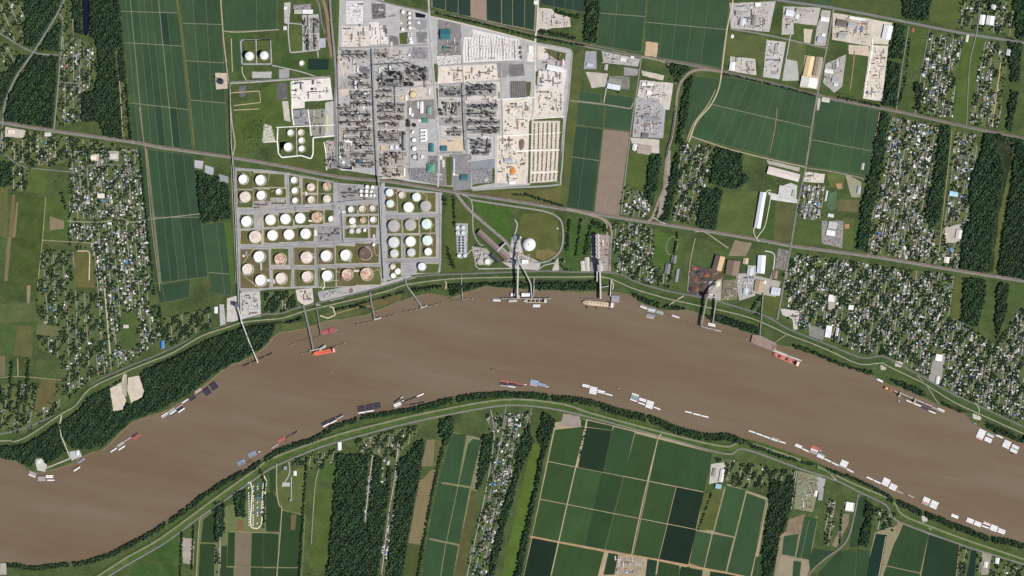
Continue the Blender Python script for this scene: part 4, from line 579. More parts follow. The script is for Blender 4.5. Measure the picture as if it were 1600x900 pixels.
# ------------------------------------------------------------------ buildings
def building(x0, y0, x1, y1, wd, col, label, h=9, cat='building', name='warehouse', col2=None, flat=False, ribs=0):
    """gabled building: centre line (map) and width; wall, two roof slopes, ridge, doors"""
    a = Vector((X(x0), Y(y0))); b = Vector((X(x1), Y(y1))); L = (b - a).length / 2; mid = (a + b) / 2; ang = math.atan2(b.y - a.y, b.x - a.x); W = wd * S / 2
    t = thing(name, label, cat, (mid.x, mid.y, 0), ang)
    wl = MB().box(-L, L, -W, W, 0, h).make('wall', 'wall', t, tuple(min(.8, k * .8) for k in col[:3]) + (1,))
    col2 = col2 or col
    if flat:
        rf = MB().box(-L - .2, L + .2, -W - .2, W + .2, h + .01, h + .5).make('roof', 'roof', t, col)
        MB().box(-L - .5, L + .5, W + .2, W + .6, h - .5, h + 1).box(-L - .5, L + .5, -W - .6, -W - .2, h - .5, h + 1).box(-L - .6, -L - .2, -W, W, h - .5, h + 1).box(L + .2, L + .6, -W, W, h - .5, h + 1).make('parapet', 'roof', t, col)
        for k in range(min(6, max(1, int(L * W / 150)))):
            x, y = random.uniform(-.7, .7) * L, random.uniform(-.7, .7) * W; MB().box(x - 2, x + 2, y - 1.6, y + 1.6, h + .5, h + 2.3).make('rooftop_unit', 'steel', rf, c(170,170,170))
    else:
        rz = h + W * .22
        for s, cc in ((1, col), (-1, col2)):
            v = [(-L - .6, s * (W + .6), h - .1), (L + .6, s * (W + .6), h - .1), (L + .6, 0, rz), (-L - .6, 0, rz)]; u = [(p[0], p[1], p[2] - .35) for p in v]
            rf = obj('roof_slope', v + u, [(0, 1, 2, 3), (7, 6, 5, 4), (0, 4, 5, 1), (1, 5, 6, 2), (3, 7, 4, 0)], 'roof', t, cc)
        MB().box(-L - .6, L + .6, -.8, .8, rz - .1, rz + .5).make('ridge_vent', 'roof', rf, tuple(k * .85 for k in col[:3]) + (1,))
        for e in (-1, 1): obj('gable', [(e * L, -W, h), (e * L, W, h), (e * L, 0, rz - .4)], [(0, 1, 2)], 'wall', t, col)
        for k in range(ribs):
            x = -L + (k + .5) * 2 * L / ribs; m = MB()
            for s in (1, -1):
                v = [(x - .5, s * W, h + .15), (x + .5, s * W, h + .15), (x + .5, s * .9, rz), (x - .5, s * .9, rz)]; m.add(v + [(p[0], p[1], p[2] + .5) for p in v], [(4, 5, 6, 7), (0, 1, 5, 4), (1, 2, 6, 5), (3, 0, 4, 7)])
            m.make('roof_rib', 'roof', t, tuple(k2 * .75 for k2 in col[:3]) + (1,))
    for k in (-.5, .5): MB().box(k * L - 2.2, k * L + 2.2, -W - .15, -W + .05, .1, min(4.5, h * .6)).make('door', 'steel', wl, c(110,112,116))
    n = normals([(x0, y0), (x1, y1)])[0]; w2 = wd / 2 + .7
    block([(x0 + n[0] * w2, y0 + n[1] * w2), (x1 + n[0] * w2, y1 + n[1] * w2), (x1 - n[0] * w2, y1 - n[1] * w2), (x0 - n[0] * w2, y0 - n[1] * w2)])
    return t
BW = c(238,238,238); BG = c(172,170,172); TE = c(56,116,124); BB = c(196,212,228)
for x, y, w_, h_, col, hh, flat, lb in (
 (446,13,4,4,BW,6,1,'small white cube building in the works northwest corner'),(445.5,44,5,6,c(214,210,206),6,1,'pale square building beside the fenced works lawn'),(466,18.5,12,6.5,c(188,184,172),9,1,'grey half of the long hall by the works car park'),(481,18.5,16,6.4,BW,9,1,'bright white half of the long hall by the works car park'),
 (695.8,53.7,16,15,TE,10,0,'large teal roofed hall at the works northeast corner'),(694.6,74.5,5,5,c(60,128,120),6,0,'tiny teal hut below the large teal hall'),(674.3,231,7,12.5,TE,9,0,'teal roofed hall left of the teal pair'),(693.5,232,10,8,c(64,112,124),8,0,'teal roofed hall right of the teal pair on the sandy lot'),(725.5,277.5,11,9,c(66,112,116),8,0,'teal roofed hall beside the lower car park'),(671,173.5,6.5,12,c(128,160,148),8,0,'sage green shed beside the long white shed'),(664.5,188.5,9,7,c(84,140,124),7,0,'green roofed workshop under the sage shed'),
 (659,168,5,18,BW,8,0,'long narrow white shed on the works lot'),(641,174,4,11,BW,8,1,'tall leg of the white L shaped office'),(644.6,179.5,4,5.5,c(226,232,242),8,1,'short leg of the white L shaped office'),(634.6,153,3,8,BW,6,0,'slim white store beside the tan square'),(670.6,143,2,8,BW,6,0,'slim white store near the pale lot corner'),(666,211.5,3.4,19.5,BW,8,1,'spine of the comb shaped white office'),(660.6,203.4,7,3,BW,8,1,'first tooth of the comb shaped white office'),(660.6,209,7,2.6,BW,8,1,'second tooth of the comb shaped white office'),(660.6,214.4,7,2.6,BW,8,1,'third tooth of the comb shaped white office'),(660.6,220,7,2.6,BW,8,1,'lowest tooth of the comb shaped white office'),
 (609.8,107,3,9,c(220,220,218),12,1,'pale tall block beside the dark boiler house'),(598.5,105,7,1.8,BW,7,1,'white bar roof near the main pipe rack'),(593,110,2,7,BW,7,1,'slim white block near the main pipe rack'),(558.7,108.5,2.2,7,BW,8,0,'white shed on the grey works terrace'),(555.5,133,3,13,BW,9,0,'tall white shed west of the main pipe rack'),(545,220,11,4.6,BW,7,0,'white roof at the top of the lower west units'),(612,230,4,5,BW,7,1,'small white block, left of two in the lower units'),(620.5,230,5,6.4,c(226,226,236),8,1,'small white block, right of two in the lower units'),(599.5,231.5,9,8,c(214,190,152),5,1,'sandy square roof in the lower units'),(660,244.7,4,5,BW,6,1,'small white hut beside the silver tank'),(709.3,258,2.6,21,c(196,204,218),7,0,'long thin blue grey shed by the staff car park'),(709,272,3,4,BW,5,0,'little white cabins below the thin blue grey shed'),(631.5,268.5,2,12,BW,8,0,'slim white shed by the square pit'),
 (800,285,9,6,BW,7,0,'white tent hall at the foot of the laydown yard'),(794.5,251,13,7,c(176,178,188),6,0,'blue grey shed in the laydown yard'),(829,77,6,11,BW,7,1,'white square office by the gravel road'),(843,115,4,10,c(222,214,200),7,0,'cream narrow hut beside the big white hall'),(880,98,2.4,10,c(224,222,220),6,0,'slim pale hut on the works east fence'),
 (813,74.5,3.2,4.4,c(88,84,88),5,1,'dark hut, top of three by the big car park'),(813,82,3.2,4.4,c(88,84,88),5,1,'dark hut, middle of three by the big car park'),(814,89.5,3,5,c(92,88,92),5,1,'dark hut, lowest of three by the big car park'),(837,4,5,6,BW,6,1,'white hut beside the top field road'),
 (922,101,10,5,c(196,204,222),7,0,'blue grey shed on the fan shaped lot'),(959,134,20,8,c(224,234,246),9,0,'white blue hall with the grey yard behind'),(961,124.5,20,8,c(150,148,138),8,0,'grey brown hall behind the white blue hall'),(974,92,9,6,c(214,214,216),6,0,'pale shed by the road below the railway belt'),(947,105,5,9,c(176,172,166),6,0,'grey house between the small lots'),(988,89,5,3.4,BW,5,0,'little white shed next to the north road'),
 (1006,131,6,5,BW,6,0,'white workshop, left one of the white row'),(1016,130,9,5,c(228,224,216),6,0,'white workshop, right one of the white row'),(1014.5,144,7,6,BW,7,0,'white square workshop under the white row'),(1017,183,26,7,c(150,150,156),8,0,'long grey hall in the grey contractor yard'),(1008,211,10,8,c(118,112,112),8,0,'dark brown roofed hall in the grey contractor yard'),(1007,232,22,14,c(172,158,148),8,0,'dusty flat hall beside the rail spur'),(992,230,7,9,c(226,226,226),7,0,'white shed beside the dusty flat hall'),
 (1144,103.5,8,13,BW,8,0,'white square hall beside the fallow field'),(1152.5,94,6,8,c(180,176,166),6,0,'grey shed behind the white square hall'),(1160,34,7,11,c(192,202,218),7,0,'blue grey hall west of the trailer yard'),(1155,21,11,8,c(168,166,170),7,0,'grey hall at the top of the trade park'),(1179,32,8,16,c(150,148,140),8,0,'grey tall hall in the middle of the trade park'),(1184,7,8,6,BW,6,0,'white shed at the top edge of the trade park'),(1144,57,4,5,BW,5,0,'little white house beside the fallow field road'),(1215,75,8,11,c(186,182,172),7,0,'pale grey hall in the narrow trailer yard'),
 (1234,19.5,12,9,c(226,232,242),8,0,'white blue hall by the northeast highway'),(1253,16,18,6.5,c(176,172,166),7,0,'long grey hall by the northeast highway'),(1245,26,5,6,BW,6,0,'white cabin between two highway halls'),(1289,29,13,6.5,BW,7,0,'white hall at the side road corner'),(1282,61,10,8,c(174,178,190),7,0,'blue grey hall at the side road'),(1286.5,54,5,4,BW,5,0,'white cabin above the blue grey side road hall'),(1314.5,35,15,11,c(120,112,108),8,0,'dark brown hall in the sandy equipment yard'),(1331,38,12,10,c(172,170,170),8,0,'grey hall in the sandy equipment yard'),(1315.5,55,12,9,c(168,168,172),7,0,'grey square hall at the sandy yard corner'),(1338,45,3,9,c(130,140,164),6,0,'narrow blue shed, left of two in the sandy yard'),(1347,46,3.4,9,c(120,132,160),6,0,'narrow blue shed, right of two in the sandy yard'),
 (1295,110,13,6,c(226,224,222),6,0,'white hall in the hook shaped yard'),(1305,125,11,8,c(170,170,174),7,0,'grey hall in the hook shaped yard'),(1306,131,6,6,c(220,220,224),6,0,'pale cabin in the hook shaped yard'),(1290,155,12,7,c(206,200,188),7,0,'cream shed at the field corner lot'),(1534.5,31,8,15,BW,7,0,'white flat hall, left of two by the east highway'),(1547,32,12,14,BW,7,0,'white flat hall, right of two by the east highway'),(1552.5,11,7.5,8,c(206,206,206),6,0,'pale house block above the two white halls'),(1576,82,7,10,c(206,208,214),6,0,'pale hall on the gravel corner east of town'),(1426,47,4,6,c(170,100,84),5,0,'red roofed house at the meadow corner'),(1511,60,4,11,c(214,208,204),6,0,'pink strip building below the east highway'),
 (1226,297,18,15,c(196,194,192),8,1,'pale grey flat factory beside the long white shed'),(1240,302,4,10,c(176,172,162),6,1,'narrow grey annex of the flat factory'),(1301,351,13,11,c(190,190,194),8,1,'grey square school block'),(1298,363,13,8,BW,8,1,'white school gymnasium under the grey block'),(1298,336,9,5,c(214,218,216),7,1,'pale school canteen above the grey block'),(1342,297,5,11,c(170,182,196),7,0,'blue grey hall on the cream lot by the wood'),(1291,306,3,16,c(206,208,210),6,0,'long narrow stand beside the sports oval'),(1348,260,4,10,c(190,186,178),6,0,'grey house by the field and wood corner'),
 (1498,366,9,14,c(220,212,204),8,0,'white market hall with brown yard'),(1479,406,8,9,c(228,220,208),7,0,'cream hall near the highway crossing'),(1490,302,13,7,c(176,216,240),6,0,'sky blue hall in the eastern lane'),(1299,466,9,10,BW,7,1,'white store with brown forecourt in the town'),(1294.5,518,9,18,c(230,232,234),8,1,'long white shop block near the levee'),(1308,519,4,13,c(204,204,206),6,0,'narrow pale shop beside the long white block'),(1467,558,10,10,BW,8,1,'white square hall in the southeast town lot'),(1330,480,8,7,BW,6,1,'white hall in the middle of the southern town'),(1465,594,5,12,c(220,220,222),7,0,'pale long hall near the southeast levee'),
 (1144.8,418.5,20,23,c(132,112,100),12,0,'big brown ribbed hall in the river works'),(1185.6,447,13,17,c(176,154,124),9,0,'tan hall in the middle river works lot'),(1212,454,14,12,c(206,212,222),9,0,'pale blue hall at the river works east edge'),(1211,429,8,13,c(140,116,106),8,0,'brown hall beside the river works car park'),(1172,424,9,12,c(200,200,204),7,0,'pale grey shed left of the long white hall'),(1195,441,3,5,BW,6,0,'little white cabin by the tan hall'),(1165,408,8,9,c(190,176,152),7,0,'cream shed above the pale grey shed'),(1043,420,8,16,c(126,124,126),8,0,'dark grey hall by the sports oval'),(1053,405,8,12,c(122,120,126),8,0,'dark grey hall top right of the sports oval lot'),(1058,430,4,20,c(150,152,160),6,0,'long grey shed near the levee lane'),
 (806,372,7,9,c(150,152,160),8,0,'grey hall on the lane left of the dome'),(820.5,409,10,6,BW,10,1,'white hall at the foot of the rail loop'),(337.5,484.5,5,10,BW,7,0,'white hall beside the riverside lot'),(254.4,538.5,5,12,c(84,140,206),7,0,'blue roofed hall by the river road'),(178,244,12,8,c(214,206,196),6,1,'pale church hall with car park in the west town'),(158,306,11,7,c(230,222,206),6,0,'white hall in the middle of the west town'),(146,246,8,6,c(236,226,206),6,0,'cream hall on the round lawn'),(75,210,10,6,c(210,206,204),6,0,'pale shop by the western crossing'),(18,206,10,6,c(224,214,204),6,1,'pale depot on the far west lot'),(197,510,8,5,c(206,200,190),6,0,'cream school hall above the blue roof'),
 (530.7,697,5.5,12,BW,7,0,'white hall below the southern road bend'),(461,739.5,4.6,7,BW,7,0,'white hall in the mansion grounds'),(454.5,781,3,3,c(170,170,170),12,1,'grey beacon tower in the round pasture'),(446,731,5,5,c(150,156,170),7,0,'slate roofed mansion near the southern road'),(447,757,12,6,c(180,180,182),4,1,'pale tennis court slab by the mansion'),(1127.5,743,6,20,c(220,218,212),8,0,'long white farm shed on the south road'),(1122.5,759,9,7,c(150,186,206),7,0,'pale blue farm shed below the long white shed'),(1116,738,6,12,c(150,146,142),7,0,'grey farm shed beside the long white shed'),(1327,791,11,12,c(240,236,230),8,1,'white square hall beside the curving road'),(1274.5,771,4,9,BW,6,0,'white long shed at the nursery edge'),(1282,776,7,11,c(160,158,156),7,1,'grey hall beside the nursery loop'),(1540,882,6,9,c(222,218,210),6,0,'white house on the bottom right lane'),(1558,876,6,9,BW,6,0,'white hall with blue neighbour at bottom right'),
 (121.5,707.5,4,7,BW,7,0,'white shed at the river landing'),(61,721,5,5,c(224,224,226),5,0,'white tent on the river landing loop'),(1110.5,460,6,3,c(214,214,218),16,1,'white transfer tower left leg at the ore yard'),(1165,455,7,9,c(196,206,216),7,0,'bluish shed cluster at the works river gate')):
    rot = 0
    if w_ >= h_: building(x - w_ / 2, y, x + w_ / 2, y + w_ * (.17 if x > 890 and y > 10 and w_ > 4 else 0.0), h_, col, lb, hh, flat=bool(flat), ribs=6 if max(w_, h_) > 13 and not flat else 0)
    else: building(x + (h_ * .085 if x > 890 else 0), y - h_ / 2, x - (h_ * .085 if x > 890 else 0), y + h_ / 2, w_, col, lb, hh, flat=bool(flat), ribs=6 if max(w_, h_) > 13 and not flat else 0)
for a in ((854.7,104.5,880,109.7,8.2,BW,'big white sloping hall in the east works yard',10,None,8),(1388.5,40,1384,61,14,BW,'big white hall beside the woods at the highway',10,None,8),(1267,88,1260,120,12,c(222,196,152),'tan half of the long hall beside the side road',9,None,8),(1280,89,1274,119,9,c(160,146,126),'grey brown half of the long hall beside the side road',9,None,6),(1265,121,1262,136,25,c(240,234,224),'white end of the long hall beside the side road',11,None,6),
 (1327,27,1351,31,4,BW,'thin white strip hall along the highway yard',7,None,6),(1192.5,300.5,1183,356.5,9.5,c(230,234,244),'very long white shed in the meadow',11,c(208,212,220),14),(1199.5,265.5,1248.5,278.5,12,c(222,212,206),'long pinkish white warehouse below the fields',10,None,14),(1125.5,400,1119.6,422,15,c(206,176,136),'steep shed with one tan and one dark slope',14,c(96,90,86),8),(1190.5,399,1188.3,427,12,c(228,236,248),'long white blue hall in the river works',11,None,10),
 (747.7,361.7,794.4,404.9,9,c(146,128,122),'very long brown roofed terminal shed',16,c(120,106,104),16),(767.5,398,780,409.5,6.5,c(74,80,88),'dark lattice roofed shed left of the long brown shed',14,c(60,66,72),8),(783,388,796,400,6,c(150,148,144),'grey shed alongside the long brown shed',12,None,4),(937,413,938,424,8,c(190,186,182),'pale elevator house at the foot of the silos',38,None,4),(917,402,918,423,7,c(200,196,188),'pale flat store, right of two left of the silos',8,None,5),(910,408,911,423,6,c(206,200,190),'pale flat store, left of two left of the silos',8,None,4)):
    building(a[0], a[1], a[2], a[3], a[4], a[5], a[6], a[7], col2=a[8], ribs=a[9])
o = thing('pyramid_office', 'teal green office with a four sided pyramid roof', 'building', V(673.5, 262.5, 0))
MB().box(-25, 25, -27, 27, 0, 9).make('wall', 'wall', o, c(160,160,150)); v = [(-27, -29, 9), (27, -29, 9), (27, 29, 9), (-27, 29, 9), (0, 0, 20)]
for i in range(4): obj('roof_face', [v[i], v[(i + 1) % 4], v[4]], [(0, 1, 2)], 'roof', o, c(92,150,130))
# ------------------------------------------------------------------ process units and pipe racks
UM = {}
UM['col'] = MB().cyl(0, 0, 1, 0, .94, 12, True, cone=.06).mesh('column', 'steel', True)
m = MB()
for k in range(4):
    z = .22 + k * .26; m.box(-.5, .5, -.5, .5, z - .02, z)
for sx in (-.48, 0, .48):
    for sy in (-.48, 0, .48): m.box(sx - .025, sx + .025, sy - .025, sy + .025, 0, 1)
UM['frame'] = m.mesh('steel_frame', 'steel')
m = MB(); n = 10; v = []
for e in (-.5, .5):
    for i in range(n): a = 2 * math.pi * i / n; v.append((e, .5 * math.cos(a), .5 + .5 * math.sin(a)))
m.add(v, [(i, (i + 1) % n, n + (i + 1) % n, n + i) for i in range(n)] + [tuple(range(n))[::-1], tuple(range(n, 2 * n))]); UM['drum'] = m.mesh('drum', 'steel', False)
m = MB().box(-.5, .5, -.5, .5, .72, .95)
for sx in (-.45, .45):
    for sy in (-.45, .45): m.box(sx - .03, sx + .03, sy - .03, sy + .03, 0, .72)
for i in range(4): m.cyl(-.375 + i * .25, 0, .1, .95, 1.0, 10)
UM['cooler'] = m.mesh('air_cooler', 'steel')
m = MB()
for i in range(6): m.box(-.5, .5, -.5 + i * .2, -.42 + i * .2, .8, .92 + .05 * (i % 2))
for sx in (-.48, -.2, .1, .4):
    m.box(sx, sx + .02, -.5, .6, .72, .8); m.box(sx, sx + .02, -.5, -.46, 0, .72); m.box(sx, sx + .02, .54, .58, 0, .72)
UM['pipes'] = m.mesh('pipe_bundle', 'steel')
m = MB().box(-.5, .5, -.5, .5, 0, .62); m.add([(-.5, -.5, .62), (.5, -.5, .62), (.5, .5, .62), (-.5, .5, .62), (-.15, -.15, .8), (.15, -.15, .8), (.15, .15, .8), (-.15, .15, .8)], [(0, 1, 5, 4), (1, 2, 6, 5), (2, 3, 7, 6), (3, 0, 4, 7), (4, 5, 6, 7)]); m.cyl(0, 0, .08, .8, 1.6, 10)
UM['heater'] = m.mesh('fired_heater', 'steel')
NMU = {'col': 'column', 'frame': 'steel_frame', 'drum': 'drum', 'cooler': 'air_cooler', 'pipes': 'pipe_bundle', 'heater': 'fired_heater'}
STC = [c(110,110,114), c(84,84,90), c(130,128,126), c(160,158,156), c(118,106,94), c(96,94,96), c(144,132,118), c(200,198,196)]
def unit(x0, y0, x1, y1, label, dens=1.0, tall=1.0, tone=None):
    cx, cy = (x0 + x1) / 2, (y0 + y1) / 2; W, H = (x1 - x0) * S, (y1 - y0) * S
    t = thing('process_unit', label, 'process unit', V(cx, cy, 0), group='process units of the works')
    MB().box(-W / 2, W / 2, -H / 2, H / 2, -.2, 2.0 + random.uniform(0, .25)).make('concrete_pad', 'concrete', t, random.choice([c(158,156,152), c(146,144,144), c(168,162,154)]))
    def put(k, x, y, sx, sy, sz, rot=0, col=None):
        o = link(NMU[k], UM[k], t, col or random.choice(tone or STC), (x, y, 1.9), rot=rot, scale=(sx, sy, sz)); return o
    n = int(W * H / 340 * dens)
    long_x = W > H
    L = W if long_x else H; B = H if long_x else W
    def pt(u, v): return ((u - .5) * L, (v - .5) * B) if long_x else ((v - .5) * B, (u - .5) * L)
    rr = 0 if long_x else math.pi / 2
    x, y = pt(.5, .5); put('pipes', x, y, L * .96, 7, 11 * tall, rr)
    for i in range(max(3, n)):
        u, v = random.uniform(.05, .95), random.choice([random.uniform(.05, .38), random.uniform(.62, .95), random.uniform(.05, .95)]); x, y = pt(u, v); q = random.random()
        if q < .26: put('frame', x, y, random.uniform(7, 18), random.uniform(6, 13), random.uniform(10, 26) * tall, rr)
        elif q < .52: r = random.uniform(1.2, 2.9); put('col', x, y, r, r, random.uniform(14, 42) * tall)
        elif q < .80: put('drum', x, y, random.uniform(10, 18), random.uniform(3, 4.6), random.uniform(4, 7), rr + random.choice([0, math.pi / 2]), random.choice([c(214,212,210), c(170,168,166), c(232,232,232)]))
        elif q < .93: put('cooler', x, y, random.uniform(12, 28), random.uniform(6, 10), random.uniform(8, 13) * tall, rr)
        else: put('heater', x, y, random.uniform(9, 14), random.uniform(8, 12), random.uniform(14, 24) * tall)
    block([(x0, y0), (x1, y0), (x1, y1), (x0, y1)])
    return t
dark = [c(76,78,84), c(64,66,72), c(96,96,98), c(130,126,122)]; brown = [c(132,112,94), c(112,98,86), c(158,146,132), c(104,98,94), c(178,168,156), c(90,90,94)]
UNITS = [('west of main rack', [(534,79,577,92),(546,116,579,127),(549,128,580,139),(548,142,580,156),(548,158,581,166),(530,164,548,174),(530,174,581,184),(531,185,582,197),(540,198,583,211),(536,213,583,222),(556,223,584,234),(548,235,586,247),(552,248,586,262),(530,258,548,264),(509,245,527,263)], .9, 1.0, None),
 ('east of main rack', [(585,77,608,92),(590,118,605,136),(588,140,614,147),(588,149,614,155),(590,160,618,171),(590,173,616,178),(590,180,632,188),(592,190,624,199),(592,205,628,214),(592,215,624,224),(593,240,611,259),(612,238,628,256),(598,263,614,278),(616,263,628,275),(620,160,633,168),(621,170,632,178),(627,205,634,236)], .9, 1.0, brown),
 ('left of east rack', [(686,134,722,152),(692,160,704,181),(706,160,722,181),(696,185,722,195),(698,200,722,213)], .7, .9, None),
 ('right of east rack', [(728,131,776,150),(730,162,778,172),(730,173,776,183),(730,187,782,196),(730,198,782,209),(735,217,756,233),(757,218,768,238),(737,235,764,243)], .8, 1.1, dark),
 ('in the northwest plant', [(473,28,484,40),(485,28,499,52),(474,42,484,60),(476,60,486,79),(487,54,498,78)], .7, 1.1, None),
 ('in the boiler quarter', [(602,106,622,120),(622,112,634,134),(634,102,656,122),(656,106,670,126),(606,120,622,130),(632,124,646,136)], 1.0, 1.5, dark),
 ('by the tank farm middle', [(498,354,532,378),(532,290,558,312),(560,296,590,312),(425,312,448,324),(398,314,420,326),(548,296,562,308)], .45, .6, None)]
for nm, lst, dn, tl, tone in UNITS:
    for i, r_ in enumerate(sorted(lst, key=lambda r: (r[1], r[0]))):
        unit(*r_, f'crowded steel process unit {nm}, {ORD[i]} from the top', dn, tl, tone)
def rack(pts, wd, h, label, col=c(168,176,166), name='pipe_rack'):
    w_ = [Vector(V(x, y, h)) for x, y in pts]; t = thing(name, label, 'pipe rack', V(pts[0][0], pts[0][1], 0)); o = Vector(V(pts[0][0], pts[0][1], 0)); m = MB(); p = MB(); posts = MB()
    for a, b in zip(w_, w_[1:]):
        m.beam(a - o, b - o, wd * S, 2.0); d = (b - a); L = d.length; d.normalize(); nrm = Vector((-d.y, d.x, 0))
        for k in (-.36, -.18, 0, .18, .36): off = nrm * (k * wd * S) + Vector((0, 0, 1.2)); p.beam(a - o + off, b - o + off, wd * S * .11, 1.1)
        for i in range(int(L / 14) + 1):
            for s in (-.45, .45): q = a + d * min(L, i * 14) + nrm * (s * wd * S) - o; posts.box(q.x - .5, q.x + .5, q.y - .5, q.y + .5, 0, h - 2.0)
    m.make('deck', 'steel', t, col); p.make('pipes', 'steel', t, c(196,200,192)); posts.make('posts', 'steel', t, c(100,100,104))
    for a, b in zip(pts, pts[1:]):
        n = normals([a, b])[0]; block([(a[0] + n[0] * wd, a[1] + n[1] * wd), (b[0] + n[0] * wd, b[1] + n[1] * wd), (b[0] - n[0] * wd, b[1] - n[1] * wd), (a[0] - n[0] * wd, a[1] - n[1] * wd)])
rack([(582.5,78),(584.5,130),(587.5,205),(591,278),(593,292)], 1.9, 19, 'main pipe rack running down the middle of the works')
rack([(593.5,293),(595,340),(598,400),(600,436)], 1.3, 12, 'long pipe rack down the middle of the tank farm')
rack([(724.5,131),(726,180),(729,236)], 1.6, 20, 'east pipe rack beside the white laydown yards')
rack([(618.2,136),(619.4,178)], 1.3, 15, 'short pipe rack right of the main rack'); rack([(666,116),(666.6,138)], 1.3, 22, 'short tall pipe rack beside the boiler quarter'); rack([(482.6,24),(483.6,80)], 1.0, 14, 'thin pipe rack in the northwest plant')
rack([(584,102.4),(612,101.2),(640,99.5)], 1.1, 22, 'raised conveyor gallery crossing to the boiler quarter'); rack([(359.5,130),(361.5,225),(364.8,262),(370.5,400),(373,474)], 1.3, 12, 'long pipe rack following the west field edge', c(120,120,124))
rack([(360,127.5),(430,124),(516,118.5)], .7, 7, 'low pipe rack along the plant lane'); rack([(528,316),(560,313),(594,311)], .9, 8, 'low pipe rack across the tank farm top'); rack([(534,330),(537,380)], .8, 8, 'low pipe rack in the tank farm middle'); rack([(653.5,240.3),(654,252)], 1.4, 14, 'dark short rack beside the silver tank'); rack([(531,258),(529.5,166),(528,92)], .8, 10, 'thin pipe rack along the west works road'); rack([(685,240),(724,238.5)], .7, 9, 'low pipe rack behind the teal halls')
# flare structure beside the west fields
t = thing('flare_stack', 'tall flare tower casting a round dark shadow by the west fields', 'tower', V(350, 127, 0))
MB().cyl(0, 0, 5, 0, 70, 12, r1=2.2).make('stack', 'steel', t, c(170,170,172)); MB().cyl(-22, -2, 21, 0, 16, 24).make('shadow_drum', 'steel', t, c(52,56,70)); MB().cyl(0, 0, 4, 70, 75, 10, r1=5).make('tip', 'steel', t, c(90,90,94))  # dark drum left of the stack stands in for its cast shadow
for a in range(3): MB().beam((0, 0, 60), (26 * math.cos(a * 2.1), 26 * math.sin(a * 2.1), 2), 1, 1).make('guy_strut', 'steel', t, c(150,150,150))
t = thing('dark_basin', 'dark rectangular basin with a white rim in the lower works', 'basin', V(542, 262, 0)); MB().box(-46, 42, -19, 17, 0, 3.2).make('rim', 'concrete', t, c(214,210,204)); obj('liquid', [(-41, -8, 3.4), (37, -16, 3.4), (37, 13, 3.4), (-41, 13, 3.4)], [(0, 1, 2, 3)], 'pond', t, c(46,48,58))
t = thing('lime_strip', 'long lime green channel on the west works road', 'channel', V(511, 192, 0)); MB().box(-5, 5, -62, 62, 0, 3.0).make('rim', 'concrete', t, c(190,190,170)); obj('surface', [(-3.4, -61, 3.2), (3.4, -61, 3.2), (3.4, 61, 3.2), (-3.4, 61, 3.2)], [(0, 1, 2, 3)], 'paint', t, c(206,220,120))
# ------------------------------------------------------------------ barges
BL, BWD = 58.5, 10.3
def hull_mesh():
    L, W = BL / 2, BWD / 2
    v = [(-L, -W, 2.9), (L, -W, 2.9), (L, W, 2.9), (-L, W, 2.9), (-L + 1, -W, 0.8), (L - 5, -W, -1.5), (L - 5, W, -1.5), (-L + 1, W, 0.8)]
    m = MB().add(v, [(0, 1, 2, 3), (0, 4, 5, 1), (1, 5, 6, 2), (2, 6, 7, 3), (3, 7, 4, 0), (4, 7, 6, 5)])
    for x in (-L + 3, L - 3):
        for y in (-W + 1, W - 1): m.cyl(x, y, .5, 2.9, 3.6, 6)
    return m.mesh('hull', 'paint')
def cover_mesh():
    m = MB(); L, W = BL / 2 - 4, BWD / 2 - .8; k = 7
    for i in range(k):
        x0 = -L + i * 2 * L / k + .15; x1 = -L + (i + 1) * 2 * L / k - .15; h = 5.2 + (.35 if i % 2 else 0); pr = [(-W, 2.9), (-W, 4.0), (-W * .55, h - .3), (0, h), (W * .55, h - .3), (W, 4.0), (W, 2.9)]
        v = [(x0, y, z) for y, z in pr] + [(x1, y, z) for y, z in pr]; n = 7
        m.add(v, [(j + 1, j, n + j, n + j + 1) for j in range(n - 1)] + [tuple(range(n)), tuple(range(n, 2 * n))[::-1]])
    return m.mesh('cover', 'white')
def coaming_mesh():
    L, W = BL / 2 - 4, BWD / 2 - .9; m = MB(); m.box(-L, L, W - .5, W, 2.8, 4.6).box(-L, L, -W, -W + .5, 2.8, 4.6).box(-L, -L + .5, -W, W, 2.8, 4.7).box(L - .5, L, -W, W, 2.8, 4.7); return m.mesh('coaming', 'paint')
def cargo_mesh():
    L, W = BL / 2 - 4.6, BWD / 2 - 1.5; v = []; f = []; nx = 14
    for i in range(nx + 1):
        x = -L + 2 * L * i / nx
        for y, z in ((-W, 3.05), (-W * .4, 3.5 + random.uniform(0, .5)), (W * .4, 3.5 + random.uniform(0, .5)), (W, 3.05)): v.append((x, y, z))
    for i in range(nx):
        for j in range(3): a = i * 4 + j; f.append((a, a + 4, a + 5, a + 1))
    return MB().add(v, f).mesh('cargo', 'coal', True)
def tankdeck_mesh():
    L, W = BL / 2 - 3, BWD / 2 - 1; m = MB().box(-L, L, -W, W, 2.85, 3.6)
    for y in (-1.2, 0, 1.2): m.box(-L + 2, L - 2, y - .25, y + .25, 3.7, 4.3)
    for i in range(6): m.cyl(-L + 5 + i * 9, 2.6, .8, 3.6, 4.6, 8)
    return m.mesh('tank_deck', 'paint')
HULL, COVER, COAM, CARGO, TDECK = hull_mesh(), cover_mesh(), coaming_mesh(), cargo_mesh(), tankdeck_mesh()
